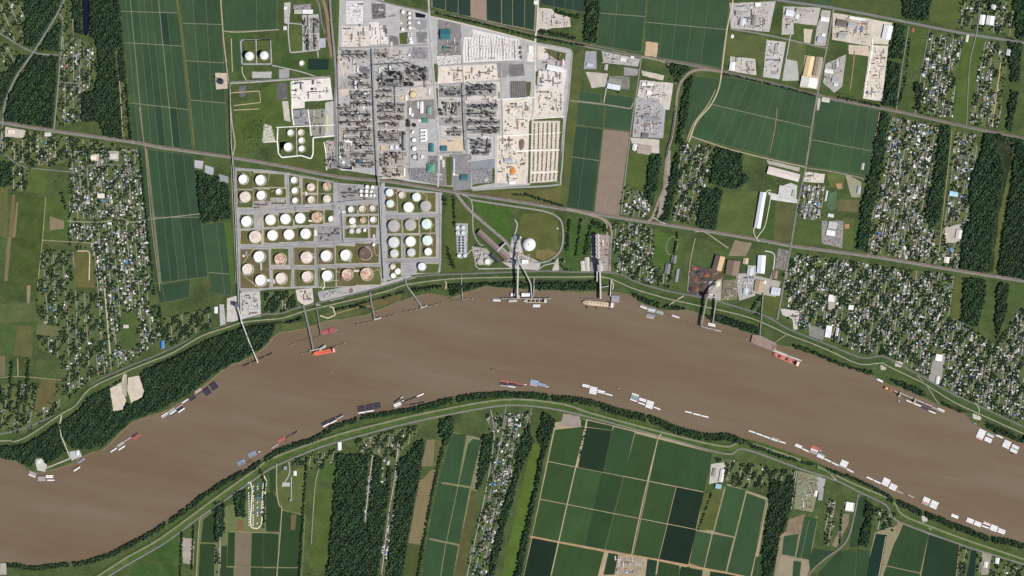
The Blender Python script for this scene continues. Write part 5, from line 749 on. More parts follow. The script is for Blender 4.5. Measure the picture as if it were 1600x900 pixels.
KIND = {'W': ('white covered', 'cov', c(244,244,246)), 'Y': ('grey covered', 'cov', c(178,174,172)), 'D': ('dark open', 'open', c(44,42,56)), 'G': ('pale green covered', 'cov', c(148,190,176)), 'P': ('pink covered', 'cov', c(206,166,170)), 'R': ('red tank', 'tank', c(196,112,112)), 'B': ('blue tank', 'tank', c(160,174,202)), 'S': ('steel grey tank', 'tank', c(150,154,166)), 'K': ('rusty brown open', 'open', c(120,88,70)), 'T': ('teal', 'cov', c(120,176,180))}
FLEETS = [('fleet off the sand pits', 'north', [(257.5,648.5,-34,'WY'),(269.8,643.3,-34,'PGWD'),(281.3,638.2,-34,'PDDW'),(289,626.8,-34,'W'),(301,621.5,-34,'DDD'),(310.3,611.8,-34,'PPD'),(323.5,611.6,-34,'DDDDD'),(334.4,603.2,-34,'DDDDD')]),
 ('landing fleet, far west', 'north', [(50.6,741.2,22,'YYW'),(64.8,746.9,2,'KYYY'),(77.4,744.6,0,'WW'),(79.4,750.3,0,'W'),(119.4,731.8,-33,'KW'),(126.9,720,-33,'B'),(177.5,703,-33,'W'),(188.4,694,-33,'YY'),(190.2,699.8,-33,'W'),(199.6,686.2,-33,'P'),(211.9,681.9,-33,'DRR')]),
 ('fleet at the southwest bend', 'south', [(377.3,722.9,-26,'BSS'),(394,710,-26,'BSS'),(389,722.2,-26,'K'),(429.3,697.3,-32,'P'),(440,686.7,-32,'RR'),(451,682.2,-33,'K'),(459.8,676.7,-33,'D'),(508.6,662,-28,'DDW'),(519.9,657,-28,'DDW'),(531,651,-28,'DY')]),
 ('dark central fleet', 'south', [(565,639.8,-9,'DDDDW'),(577.5,637.6,-9,'DDDDW'),(589.6,634,-9,'DDDD'),(621.2,632.7,-24,'WWY'),(620.8,625.2,-36,'D'),(632.7,633.4,-10,'K'),(633.4,626.6,-23,'D'),(644.8,622.2,-23,'D'),(645.8,631.4,-10,'D'),(656.8,617.2,-23,'W'),(658,629,-10,'D')]),
 ('fleet below midstream', 'south', [(787.2,599.2,7,'RDDY'),(799.9,600.6,7,'RDDW'),(812,601.2,7,'RD'),(834.5,598.6,13,'BBBP'),(846.6,602.4,13,'BBK'),(915.3,604,11,'WWK'),(926.9,610,11,'WWWWW'),(939.2,612.2,13,'WW'),(951,616.4,15,'W')]),
 ('fleet over the south fields', 'south', [(991.4,621,18,'WGTSW'),(1003.6,627.2,18,'WWKW'),(1015.2,632,18,'WWWWW'),(1026.8,638,22,'W'),(1076,644,13,'W'),(1088.6,647.4,13,'W'),(1101.2,650.6,13,'W')]),
 ('fleet above southeast gardens', 'south', [(1175.2,674.6,19,'W'),(1186.7,678.8,19,'W'),(1198.4,683,19,'W'),(1210.6,686.4,17,'YW'),(1222.4,691,17,'W'),(1247.7,697,23,'WW'),(1258.7,703.4,25,'W'),(1272.3,703.2,20,'RRWPY'),(1282.4,712.4,22,'GWW'),(1293.6,719.4,26,'W'),(1305,725,26,'W'),(1318.4,725.2,24,'WWWWY'),(1328,735.2,28,'W')]),
 ('southeast bend fleet', 'south', [(1358.9,747.4,25,'W'),(1370.7,753,25,'W'),(1384.3,753.2,25,'WWWWW'),(1395.5,761,25,'WWWW'),(1405.6,768.8,25,'Y'),(1423.2,776.5,25,'YK'),(1434.8,781.9,25,'K'),(1447,783.2,24,'WWWPY'),(1459.4,788.5,24,'WWWWW'),(1491.8,806.5,22,'WW'),(1503.6,812.3,20,'K'),(1515.7,813.6,22,'WWW'),(1527.9,818.6,22,'WWW'),(1541,820,20,'PWKW'),(1553,825.2,20,'WWWW'),(1565,830,20,'WWW')]),
 ('ore transfer line', 'north', [(1374.7,594.5,25,'W'),(1401.5,613.6,22,'YD'),(1413.8,618.6,22,'YD'),(1426,623.6,22,'YD'),(1438,628.6,22,'YD'),(1450,633.6,22,'PD'),(1462,638.4,22,'Y'),(1421.5,627.6,22,'W'),(1433.7,632.6,22,'W'),(1445.2,637.6,22,'DD'),(1457,642.6,22,'DW'),(1470,641.2,25,'WY')]),
 ('east edge fleet', 'north', [(1532.5,679,25,'WWWWWWP'),(1545.4,684,25,'GWKWWW'),(1561.5,682,22,'W'),(1573,694.2,25,'WWWWW'),(1585.8,700.4,25,'KWWGWW')]),
 ('levee fleet', 'north', [(1006,479.4,20,'YW'),(1017,489.4,12,'BWGKSSP'),(1031,488.2,20,'YG'),(1043.2,491,18,'K'),(1055.8,494.6,18,'W')]),
 ('fleet at the works jetties', 'north', [(385,569.6,-24,'D'),(397,564.2,-24,'D'),(409,558.8,-24,'D'),(421,553.6,-24,'D'),(509,518.6,-13,'RRR'),(518.4,516.2,-13,'RRR'),(1112,507.4,12,'WW'),(1108,513.2,12,'Y'),(1121,516.4,12,'Y'),(776,468.6,2,'YW'),(838.5,477.8,0,'WW')])]
SEEN = {}
for fl, bank, blocks in FLEETS:
    for bi, (x, y, ang, codes) in enumerate(blocks):
        a = -math.radians(ang); n = len(codes)
        for j, k in enumerate(codes):
            nm, ty, col = KIND[k]; off = ((n - 1) / 2 - j) * (BWD + .35); px = X(x) - math.sin(a) * off; py = Y(y) + math.cos(a) * off
            flip = random.random() < .5; sh = random.uniform(-1.2, 1.2); px += math.cos(a) * sh; py += math.sin(a) * sh
            pos = f', {ORD[j]} row down' if n > 1 else ''
            lab = f'{nm} barge{pos}, {ORD[bi]} block from west, {fl}'
            t = thing('barge', lab, 'barge', (px, py, WATER), a + (math.pi if flip else 0), 'barges moored on the river')
            v_ = random.uniform(.9, 1.04); cc = tuple(min(.85, q * v_) for q in col[:3]) + (1,)
            hc = {'cov': c(150,142,138), 'open': c(124,112,112) if k == 'D' else c(136,104,86), 'tank': cc}[ty]
            if ty == 'cov' and random.random() < .25: hc = c(150,104,88)
            link('hull', HULL, t, hc)
            if ty == 'cov': link('cover', COVER, t, cc)
            elif ty == 'open': link('coaming', COAM, t, c(130,122,126)); link('cargo', CARGO, t, cc)
            else: link('tank_deck', TDECK, t, tuple(min(.85, q * .92) for q in cc[:3]) + (1,))
def towboat(x, y, ang, label, col=c(236,236,234), L=34):
    a = -math.radians(ang); t = thing('towboat', label, 'boat', (X(x), Y(y), WATER), a, 'towboats'); h = L / 2
    v = [(-h, -4.6, 2.2), (h - 3, -4.6, 2.4), (h, -3, 2.6), (h, 3, 2.6), (h - 3, 4.6, 2.4), (-h, 4.6, 2.2)]; u = [(p[0] * .95, p[1] * .9, -1) for p in v]
    obj('hull', v + u, [(0, 1, 2, 3, 4, 5)] + [(i, i + 6, (i + 1) % 6 + 6, (i + 1) % 6) for i in range(6)], 'paint', t, c(90,84,84))
    MB().box(-h * .6, h * .5, -3.4, 3.4, 2.3, 5.2).make('deckhouse', 'white', t, col); MB().box(-h * .3, h * .4, -2.7, 2.7, 5.2, 8).make('upper_deck', 'white', t, col)
    MB().box(h * .05, h * .32, -2, 2, 8, 11).make('pilothouse', 'white', t, col); MB().cyl(-h * .4, -1.8, .6, 5.2, 9.5, 8).make('funnel', 'steel', t, c(60,60,64)); MB().cyl(-h * .4, 1.8, .6, 5.2, 9.5, 8).make('funnel', 'steel', t, c(60,60,64))
for x, y, a, lb, col in ((404.8,705.6,-26,'white towboat at the end of the southwest bend fleet',BW),(525.4,514.4,-13,'towboat pushing the pink barges at the works jetty',c(150,170,176)),(627.6,620.8,-36,'white towboat, left of two in the dark central fleet',BW),(629.4,626.2,-24,'white towboat, right of two in the dark central fleet',BW),(820.8,600.8,7,'white towboat pushing the red barges',BW),(854.6,604,18,'white towboat pushing the blue barges',BW),(770,577.4,-3,'brown towboat leaving a white wake in midstream',c(150,130,120)),(967,606.6,8,'small towboat underway above the white fleet',c(214,204,190)),(1281.5,704,30,'small white towboat beside the red barges',BW),(1404.4,626.4,60,'white towboat nosed against the ore transfer line',c(214,216,222)),(1523.6,661.8,30,'blue towboat under the eastern landing',c(150,176,214)),(1581.6,708.8,25,'dark towboat under the last eastern barges',c(90,90,100)),(917.4,480,80,'small launch under the bow of the grain ship',c(120,110,104)),(932.3,481,80,'small launch under the middle of the grain ship',c(120,110,104)),(952,481.4,80,'small launch under the stern of the grain ship',c(120,110,104))):
    towboat(x, y, a, lb, col, 24 if 'launch' in lb or 'small' in lb else 34)
# ------------------------------------------------------------------ ships
def ship(x0, y0, x1, y1, wd, label, hullc, deckc, kind, hatch=None, holds=5):
    """stern at the first point, bow at the second"""
    a = Vector((X(x0), Y(y0))); b = Vector((X(x1), Y(y1))); L = (b - a).length / 2; mid = (a + b) / 2; ang = math.atan2(b.y - a.y, b.x - a.x); W = wd * S / 2
    t = thing('cargo_ship', label, 'ship', (mid.x, mid.y, WATER), ang); prof = [(-1, .55), (-.97, .8), (-.88, .98), (-.7, 1), (.62, 1), (.76, .9), (.88, .62), (.96, .28), (1, .05)]
    up = [(L * p, W * q) for p, q in prof] + [(L * p, -W * q) for p, q in prof[::-1]]; n = len(up); top = 10.0
    v = [(x, y, top) for x, y in up] + [(x * .965, y * .94, -2) for x, y in up]
    obj('hull', v, [(i, i + n, (i + 1) % n + n, (i + 1) % n) for i in range(n)][::-1] + [tuple(range(n))[::-1]], 'paint', t, hullc)
    obj('deck', [(x * .985, y * .95, top + .3) for x, y in up], [tuple(range(n))[::-1]], 'paint', t, deckc)
    MB().box(-L * .93, -L * .76, -W * .82, W * .82, top + .2, top + 16).make('superstructure', 'white', t, c(226,222,216) if kind != 'tanker' else c(222,150,136)); MB().box(-L * .84, -L * .77, -W * .98, W * .98, top + 16, top + 19).make('bridge', 'white', t, c(230,228,224)); MB().box(-L * .965, -L * .935, -2.5, 2.5, top, top + 20).make('funnel', 'steel', t, c(90,70,66))
    if kind == 'tanker':
        m = MB()
        for y in (-1.6, -.5, .6, 1.7): m.box(-L * .72, L * .7, y - .25, y + .25, top + 1.2, top + 1.8)
        m.make('deck_pipes', 'paint', t, c(196,120,98)); MB().box(-2, 2, -W * .9, W * .9, top + .4, top + 2).make('manifold', 'steel', t, c(180,150,140))
        for k in range(6): MB().cyl(-L * .6 + k * L * .22, W * .5 * (-1) ** k, 1.2, top + .3, top + 1.5, 10).make('tank_hatch', 'paint', t, c(226,170,150))
    else:
        hw = L * 1.36 / holds
        for k in range(holds):
            x = -L * .7 + (k + .5) * hw; MB().box(x - hw * .37, x + hw * .37, -W * .62, W * .62, top + .2, top + 2.2).make('hatch_cover' if hatch[k][1] else 'open_hold', 'paint', t, hatch[k][0])
            if k < holds - 1: xx = x + hw * .5; MB().cyl(xx, 0, 1.4, top, top + 15, 10).beam((xx, 0, top + 14), (xx + hw * .45, W * .3, top + 16), 1.6, 1.4).make('deck_crane', 'paint', t, c(220,206,180))
    MB().box(L * .78, L * .84, -3, 3, top + .2, top + 2).make('windlass', 'steel', t, c(130,110,100))
OP = (c(74,54,50), 0)
ship(524.8,546.6,488.2,553.4,6.4,'orange red tanker berthed at the long works jetty',c(196,70,48),c(222,108,82),'tanker')
ship(960,477.2,909.6,472.2,8.0,'cream decked grain ship with orange rim under the elevator',c(178,104,78),c(196,166,140),'bulk',[(c(214,200,172), 1)] * 7, 7)
ship(1249.3,569.6,1208,552.6,7.4,'pinkish red bulk ship moored at the broad dock',c(176,72,66),c(206,116,106),'bulk',[OP, (c(214,120,108), 1), OP, (c(216,128,116), 1), OP], 5)
ship(855,470.4,817.4,470.2,5.8,'grey bulk ship with four dark open holds at the terminal',c(120,104,98),c(196,184,170),'bulk',[OP] * 4, 4)
t = thing('crane_ship', 'rusty orange crane vessel at the head of the ore transfer line', 'ship', V(1388, 607.8, WATER), -math.radians(22)); MB().box(-34, 34, -9, 9, -1, 5).make('hull', 'paint', t, c(170,96,74)); MB().box(-24, -4, -7, 7, 5, 16).make('superstructure', 'paint', t, c(214,176,136)); MB().cyl(14, 0, 3, 5, 18, 12).make('crane_post', 'steel', t, c(200,150,110)); MB().beam((14, 0, 18), (30, 12, 26), 2.4, 2).make('crane_boom', 'steel', t, c(210,170,130))
for i, (x, y) in enumerate(((1406,616.5),(1429,626.4))):
    t = thing('gantry_crane', f'yellow floating gantry crane, {ORD[i]} from west in the ore transfer line', 'crane', V(x, y, WATER), -math.radians(22)); MB().box(-5, 5, -18, 18, 14, 17).make('bridge', 'steel', t, c(214,190,140)); MB().box(-4, -2, -18, -16, 0, 14).box(2, 4, -18, -16, 0, 14).box(-4, -2, 16, 18, 0, 14).box(2, 4, 16, 18, 0, 14).make('legs', 'steel', t, c(200,176,130)); MB().box(-3, 3, -3, 4, 17, 22).make('cab', 'steel', t, c(200,200,196))
# ------------------------------------------------------------------ piers, docks, conveyors
def deck_line(name, pts, wd, z, label, cat, col, thick=1.4, zbot=-8, step=22, rail=True, pipes=False):
    o = Vector(V(*pts[0], 0)); t = thing(name, label, cat, tuple(o)); m = MB(); pl = MB(); rl = MB()
    zz = z if isinstance(z, (list, tuple)) else [z] * len(pts); w_ = [Vector(V(x, y, h)) for (x, y), h in zip(pts, zz)]
    for a, b in zip(w_, w_[1:]):
        m.beam(a - o, b - o, wd * S, thick); d = b - a; L = d.length; d.normalize(); nrm = Vector((-d.y, d.x, 0)).normalized()
        if rail:
            for s in (-.47, .47): off = nrm * (s * wd * S) + Vector((0, 0, 1.1)); rl.beam(a - o + off, b - o + off, .35, 1.0)
        if pipes:
            for s in (-.25, -.1, .05, .2): off = nrm * (s * wd * S) + Vector((0, 0, .9)); rl.beam(a - o + off, b - o + off, wd * S * .08, .8)
        for i in range(int(L / step) + 1):
            for s in (-.4, .4): q = a + d * min(L, i * step) + nrm * (s * wd * S) - o; pl.cyl(q.x, q.y, .7, zbot, q.z - thick, 6, False)
    m.make('deck', 'concrete', t, col); pl.make('piles', 'steel', t, c(96,92,88))
    if rl.v: rl.make('rails', 'steel', t, c(170,168,164))
    for a, b in zip(pts, pts[1:]):
        n = normals([a, b])[0]; h = wd / 2 + .8; block([(a[0] + n[0] * h, a[1] + n[1] * h), (b[0] + n[0] * h, b[1] + n[1] * h), (b[0] - n[0] * h, b[1] - n[1] * h), (a[0] - n[0] * h, a[1] - n[1] * h)])
    return t
PC = c(160,160,158)
deck_line('pier', [(474,476),(481,505),(490,546.5)], 2.5, 8, 'long grey pipe pier reaching the orange tanker', 'pier', c(120,128,130), pipes=True)
deck_line('pier', [(493.5,473),(497.5,498),(502.3,524)], 1.5, 8, 'narrow pier reaching the pink barges', 'pier', c(130,136,136), pipes=True)
deck_line('pier', [(578,456),(580,470),(585.5,498)], 2.6, 8, 'grey pipe pier with four dolphins each side, left of two', 'pier', c(150,148,150), pipes=True)
deck_line('pier', [(633,436),(636,447),(648,463),(659.5,480)], 2.0, 8, 'slanting pipe pier right of the straight one', 'pier', c(176,176,176), pipes=True)
deck_line('pier', [(720.8,430),(721.5,445),(723,467.5)], 1.0, 7, 'thin pier ending in a short crossbar', 'pier', c(190,188,184))
deck_line('pier', [(1192.6,458),(1190,490),(1187.4,525)], 1.3, 9, 'straight narrow pier to the broad pinkish dock', 'pier', c(160,152,146))
for pts, wd, z, lb in (([(484,548.2),(508,543.2)],2.0,7,'berth deck beside the orange tanker'),([(499,547),(509,540)],3.6,9,'square loading platform beside the orange tanker'),([(584.5,499.6),(596,496.6)],2.4,8,'white loading platform at the straight pipe pier'),([(657,481.2),(667.5,478)],2.2,8,'white loading platform at the slanting pier'),([(722.6,468),(730.4,467)],1.2,6,'short crossbar at the thin pier'),([(783,466.6),(861,466.4)],1.5,9,'long straight terminal wharf'),([(794.5,470.6),(808,469.8)],4.0,6,'tan loading platform under the terminal wharf'),([(1096,510),(1113,514.4)],1.8,8,'slanting wharf at the ore conveyor'),([(1208.5,547.4),(1231,556)],3.6,7,'white wharf deck along the red bulk ship, west half'),([(1231.6,556.3),(1252.5,564)],2.6,6,'white wharf deck along the red bulk ship, east half'),([(908,466.6),(945,469)],.8,8,'thin walkway wharf along the grain ship'),([(817,463.2),(1,1)],0,0,'')):
    if wd: deck_line('wharf', pts, wd, z, lb, 'wharf', c(190,186,178) if 'white' in lb or 'tan' in lb else c(150,152,152))
for pts, lb in (([(472,552.6),(485,549)],'catwalk left of the tanker berth'),([(512,544.5),(524,541),(538.5,536.6)],'catwalk right of the tanker berth'),([(467,534),(484,529.4),(502,525)],'catwalk left of the pink barge pier'),([(503,525),(520,521.6)],'catwalk right of the pink barge pier'),([(556,507.2),(584,501)],'catwalk left of the straight pipe pier'),([(596,497.6),(618,490.8)],'catwalk right of the straight pipe pier'),([(630,487.8),(657,482)],'catwalk left of the slanting pier'),([(667,479.4),(691.4,472.6)],'catwalk right of the slanting pier'),([(706,470.6),(722,468.4)],'catwalk left of the thin pier'),([(1089,505),(1097,510)],'catwalk left of the ore wharf')):
    deck_line('catwalk', pts, .42, 6.2, lb, 'catwalk', c(110,108,104), thick=.7, rail=False, step=40)
DOL = [('tanker berth', [(471.6,552.8),(484.4,550.4),(526.2,540.6),(538.8,536)]), ('straight pipe pier', [(558.5,506.9),(568,505.1),(577,503.1),(599.5,497),(608,494.6),(617.2,491.3)]), ('slanting pier', [(631.4,487.6),(641,486),(650,484.2),(672.3,478.6),(681.7,476.4),(690.8,473)]), ('thin pier', [(707,470.6),(738,467)]), ('dark barge row', [(455,539.4),(460,537.4)]), ('ore wharf', [(1077,501.6),(1166.6,529)])]
for nm, lst in DOL:
    for i, (x, y) in enumerate(lst):
        t = thing('mooring_dolphin', f'round concrete mooring dolphin, {ORD[i]} from left at the {nm}', 'dolphin', V(x, y, WATER), group='mooring dolphins'); MB().cyl(0, 0, 4.2, 5, 8.5, 12).make('cap', 'concrete', t, c(176,166,150))
        m = MB()
        for k in range(4): m.cyl(2.6 * math.cos(k * 1.57), 2.6 * math.sin(k * 1.57), .7, -5, 5, 6, False)
        m.make('piles', 'steel', t, c(110,100,92)); MB().cyl(0, 0, .7, 8.5, 9.8, 8).make('bollard', 'steel', t, c(60,60,60))
t = thing('dock', 'broad pinkish concrete dock with a crowded eastern end', 'dock', V(1190, 535, 0)); q = [(1176,523),(1187.5,524),(1213,536.5),(1213,543.8),(1208,549),(1173,535)]; n = len(q)
obj('deck', [((x - 1190) * S, (535 - y) * S, 6.5) for x, y in q] + [((x - 1190) * S, (535 - y) * S, 4.5) for x, y in q], [tuple(range(n))[::-1]] + [(i, (i + 1) % n, (i + 1) % n + n, i + n) for i in range(n)], 'concrete', t, c(150,130,120))
m = MB()
for x in range(1177, 1212, 4):
    for y in range(525, 547, 4):
        if inside(q, np.array([x + .0]), np.array([y + .0]))[0]: m.cyl((x - 1190) * S, (535 - y) * S, .8, -5, 4.5, 6, False)
m.make('piles', 'steel', t, c(96,92,88))
for k in range(14): x, y = random.uniform(60, 95), random.uniform(-45, -8); MB().box(x - 4, x + 4, y - 1.3 - (x - 60) * .3, y + 1.3 - (x - 60) * .3, 6.5, 9.5).make('cargo_box', 'paint', t, random.choice([c(200,196,190), c(120,110,104), c(170,110,96), c(90,96,110)]))
def gallery(pts, zs, wd, label, *a, **k):
    return gallery_(pts, zs, wd * 1.25, label, *a, **k)
def gallery_(pts, zs, wd, label, col=c(198,196,190), leg=c(110,108,108)):
    o = Vector(V(*pts[0], 0)); t = thing('conveyor_gallery', label, 'conveyor', tuple(o)); m = MB()
    w_ = [Vector(V(x, y, z)) for (x, y), z in zip(pts, zs)]
    for a, b in zip(w_, w_[1:]):
        m.beam(a - o, b - o, wd * S, 6 + wd * 3.4); d = b - a; L = d.length; d.normalize(); nrm = Vector((-d.y, d.x, 0)).normalized(); k = max(1, int(L / 30))
        for i in range(k):
            q = a + d * (L * (i + .5) / k) - o; l = MB()
            for s in (-1, 1): l.beam((q.x + nrm.x * s * wd * 1.2, q.y + nrm.y * s * wd * 1.2, q.z - 4.5), (q.x + nrm.x * s * wd * 2.6, q.y + nrm.y * s * wd * 2.6, -4), 1.2, 1.2); l.box(q.x + nrm.x * s * wd * 1.8 - .7, q.x + nrm.x * s * wd * 1.8 + .7, q.y + nrm.y * s * wd * 1.8 - .7, q.y + nrm.y * s * wd * 1.8 + .7, -6, q.z - 4.5)
            l.make('trestle', 'steel', t, leg)
    m.make('gallery', 'roof', t, col); return t
gallery([(371.6,477),(378,503),(390,535),(402.6,565)], [30, 22, 16, 10], 1.2, 'long pale conveyor crossing the riverside wood to the dark barges', c(206,204,198))
gallery([(813,371),(811,392),(809.8,408)], [34, 42, 46], .9, 'thin conveyor from the slim tower to the transfer tower', c(206,204,200))
gallery([(809.6,412),(809,440),(808.6,466)], [44, 38, 26], 1.7, 'main grey conveyor from the terminal tower down to the wharf')
gallery([(815,414),(822,428),(829.5,443.5),(831,464)], [34, 30, 26, 16], 1.3, 'slanting second terminal conveyor', c(176,174,168))
gallery([(834.4,434),(834,462)], [12, 12], 1.2, 'short straight walkway conveyor at the terminal', c(168,164,158))
gallery([(937.5,424),(938,443),(938.4,467)], [30, 28, 24], 1.8, 'grey elevator conveyor over the levee to the grain ship'); gallery([(933,424),(932.8,440)], [24, 22], 1.4, 'short second elevator conveyor over the levee')
gallery([(951,447),(938,449)], [20, 22], .8, 'thin cross conveyor near the grain ship'); gallery([(955,437),(953.5,463)], [12, 14], 1.0, 'thin conveyor to the square barge')
gallery([(1104.6,463),(1101,482),(1095.6,510)], [36, 32, 24], 1.6, 'thick western ore conveyor over the levee', c(150,146,138)); gallery([(1120,463),(1116.5,485),(1113.6,505)], [30, 24, 14], 1.2, 'thin eastern ore conveyor over the levee', c(160,158,152)); gallery([(1104.6,463),(1112,451),(1119,444)], [36, 34, 28], 1.2, 'ore conveyor up to the cream dome', c(150,140,128)); gallery([(1103,462.6),(1120,465)], [34, 30], 1.0, 'cross conveyor joining the two ore conveyors')
gallery([(791,402),(800,408),(810,411)], [14, 26, 36], 1.3, 'rising conveyor from the long shed to the terminal tower'); gallery([(777,393),(784,385),(790,380)], [22, 22, 18], 1.5, 'short bridge conveyor over the long brown shed', c(196,200,206)); gallery([(784,409),(800,411),(808,411)], [10, 18, 30], 1.0, 'low conveyor left of the terminal tower', c(150,150,146))
for x, y, w_, d_, h, lb, col in ((809.6,411,22,22,58,'tall square terminal transfer tower',c(150,152,156)),(813.4,371,9,9,40,'slim white tower above the dome',c(226,226,226)),(371.5,477,26,24,42,'dark transfer tower on the pale riverside lot',c(96,100,112)),(1103,462,20,20,46,'dark transfer tower at the ore yard',c(90,90,92)),(938,411,20,34,62,'tall elevator head tower over the dark shaft',c(170,168,164)),(831.4,464,12,12,22,'small transfer house on the terminal wharf',c(150,150,150)),(810,464,18,26,30,'ship loader house on the terminal wharf',c(176,166,150)),(378.4,503.6,10,10,26,'small white transfer house at the levee',c(210,210,208)),(402.8,565.6,9,8,16,'white loader head over the dark barges',c(226,226,226))):
    t = thing('transfer_tower', lb, 'tower', V(x, y, -4 if y > 463 and x > 380 and 'ore' not in lb else 0))
    MB().box(-w_ / 2, w_ / 2, -d_ / 2, d_ / 2, h * .45, h).make('house', 'roof', t, col); MB().box(-w_ / 2 - .8, w_ / 2 + .8, -d_ / 2 - .8, d_ / 2 + .8, h, h + 1).make('roof', 'roof', t, tuple(min(.85, k * 1.1) for k in col[:3]) + (1,)); m = MB()
    for sx in (-.45, .45):
        for sy in (-.45, .45): m.box(w_ * sx - .8, w_ * sx + .8, d_ * sy - .8, d_ * sy + .8, -5, h * .45)
    m.make('legs', 'steel', t, c(100,100,104))
for x, y, w_, d_, h, lb, col in ((821.5,460.6,58,24,13,'white floating warehouse between wharf and bank',c(226,224,226)),(961.5,467,54,46,9,'grey square floating platform near the grain ship',c(150,148,156)),(799.6,460.4,13,20,10,'small white floating house, left of two at the wharf',BW),(804.6,460.4,12,20,10,'small white floating house, right of two at the wharf',BW),(1374.9,594.4,34,11,7,'small white floating office under the eastern levee',BW),(1460,640,1,1,0,'','')):
    if h:
        t = thing('floating_house', lb, 'pontoon', V(x, y, WATER), -math.radians(25) if x > 1300 else (-math.radians(2) if x > 900 else 0)); MB().box(-w_ / 2 - 2, w_ / 2 + 2, -d_ / 2 - 2, d_ / 2 + 2, -1, 2).make('pontoon', 'steel', t, c(110,104,100)); MB().box(-w_ / 2, w_ / 2, -d_ / 2, d_ / 2, 2, h).make('cabin', 'white', t, col)
        v = [(-w_ / 2 - .6, -d_ / 2 - .6, h), (w_ / 2 + .6, -d_ / 2 - .6, h), (w_ / 2 + .6, 0, h + 2.2), (-w_ / 2 - .6, 0, h + 2.2), (-w_ / 2 - .6, d_ / 2 + .6, h), (w_ / 2 + .6, d_ / 2 + .6, h)]; obj('roof', v, [(0, 1, 2, 3), (3, 2, 5, 4)], 'roof', t, col)
# wakes: low standing waves of churned water
for pts, wd in (([(515,585),(530,568),(560,540),(590,515)],.5),([(515,585),(540,562),(575,533),(600,515)],.4),([(515,586),(535,580),(548,574)],.35),([(774,576.6),(782,575.4),(795,574)],.7),([(774,578),(790,577),(820,574),(850,573)],.35),([(971,607),(978,608.4),(986,611)],.6),([(918,484),(920,490),(924,493)],.5),([(933,485),(936,491),(941,494)],.5),([(952,485),(956,490),(962,493)],.5)):
    profile('wake', smooth_line(pts), [(-wd * S / 2, WATER - .2), (-wd * S / 6, WATER + .35), (wd * S / 6, WATER + .35), (wd * S / 2, WATER - .2)], 'river', c(142,128,108))
# ------------------------------------------------------------------ rail cars, campers
RC = MB().box(-7.5, 7.5, -1.5, 1.5, 1.1, 4.2).mesh('body', 'paint'); RB = MB().box(-6.5, -4, -1.2, 1.2, 0, 1.1).box(4, 6.5, -1.2, 1.2, 0, 1.1).mesh('bogie', 'steel'); RH = MB().box(-5, 5, -.7, .7, 4.2, 4.7).mesh('hatch', 'paint')
def nth(i): return ORD[i] if i < 20 else f'{i + 1}' + ('st' if (i + 1) % 10 == 1 and (i + 1) % 100 != 11 else 'nd' if (i + 1) % 10 == 2 and (i + 1) % 100 != 12 else 'rd' if (i + 1) % 10 == 3 and (i + 1) % 100 != 13 else 'th')
def train(pts, label, n0, cols, off, z=2.4):
    ln = smooth_line(pts, 6); w_ = [Vector((X(x), Y(y), 0)) for x, y in ln]; nn = normals([(p.x, p.y) for p in w_]); s = 0; cnt = 0; nxt = 8
    for i in range(len(w_) - 1):
        d = w_[i + 1] - w_[i]; L = d.length
        while nxt < s + L and cnt < n0:
            p = w_[i] + d * ((nxt - s) / L); nx, ny = nn[i]
            if random.random() < .9:
                t = thing('rail_car', f'{label}, {nth(cnt)} from the start', 'rail car', (p.x + nx * off, p.y + ny * off, z), math.atan2(d.y, d.x), label + ' cars'); link('body', RC, t, random.choice(cols)); link('bogie', RB, t, c(60,58,56)); link('hatch', RH, t, c(120,118,116)); cnt += 1
            nxt += 16.6
        s += L
drk = [c(56,58,70), c(70,70,78), c(84,78,76), c(48,50,60)]; pal = [c(190,186,182), c(150,148,148), c(120,116,112), c(206,204,200)]
SPUR = [(1056,165),(1055,175),(1049,215),(1043,235),(1040,260)]
train(SPUR, 'dark rail car on the left spur track', 22, drk, -5, 3.8); train(SPUR, 'pale rail car on the right spur track', 22, pal, 5, 3.8)
train([(514.6,0),(517.5,40),(521,80),(524,118)], 'dark rail car on the works siding', 24, drk, -3, 3.0); train([(505,15),(507,40),(513,66),(517,82)], 'mixed rail car on the curved works track', 14, drk + pal, -4, 3.0)
train([(740,332),(770,358),(790,376)], 'grey hopper car beside the long terminal shed', 14, pal, 0, 3.0); train([(953.5,362),(953,390),(952,418)], 'brown hopper car beside the elevator', 12, [c(110,90,80), c(90,84,80)] + pal, 4, 3.0)
CB = MB().box(-6, 6, -1.8, 1.8, .5, 3.6).mesh('body', 'white'); CA = MB().add([(-5, 1.8, 3.3), (4, 1.8, 3.3), (4, 4.6, 2.6), (-5, 4.6, 2.6)], [(0, 1, 2, 3)]).mesh('awning', 'roof')
for nm, (xa, ya, xb, yb), sx in (('left row', (388.4,754,389.6,820), 0), ('second row', (396,760,395.4,820), 0), ('third row', (402.6,756,402,822), 0), ('right row', (411.6,754,408.6,800), 0)):
    for i in range(17):
        u = i / 16; x = xa + (xb - xa) * u; y = ya + (yb - ya) * u; bl = random.random() < .22
        if random.random() < .12: continue
        t = thing('camper_trailer', f'{"blue" if bl else "white"} camper, {ORD[i]} pitch down, {nm} of the camping loop', 'camper', V(x, y, 0), math.radians(52), f'{"blue" if bl else "white"} campers, {nm}'); link('body', CB, t, c(92,136,196) if bl else c(238,238,240), scale=(1.15, 1.4, 1)); link('awning', CA, t, c(80,110,160) if bl else c(206,204,200))
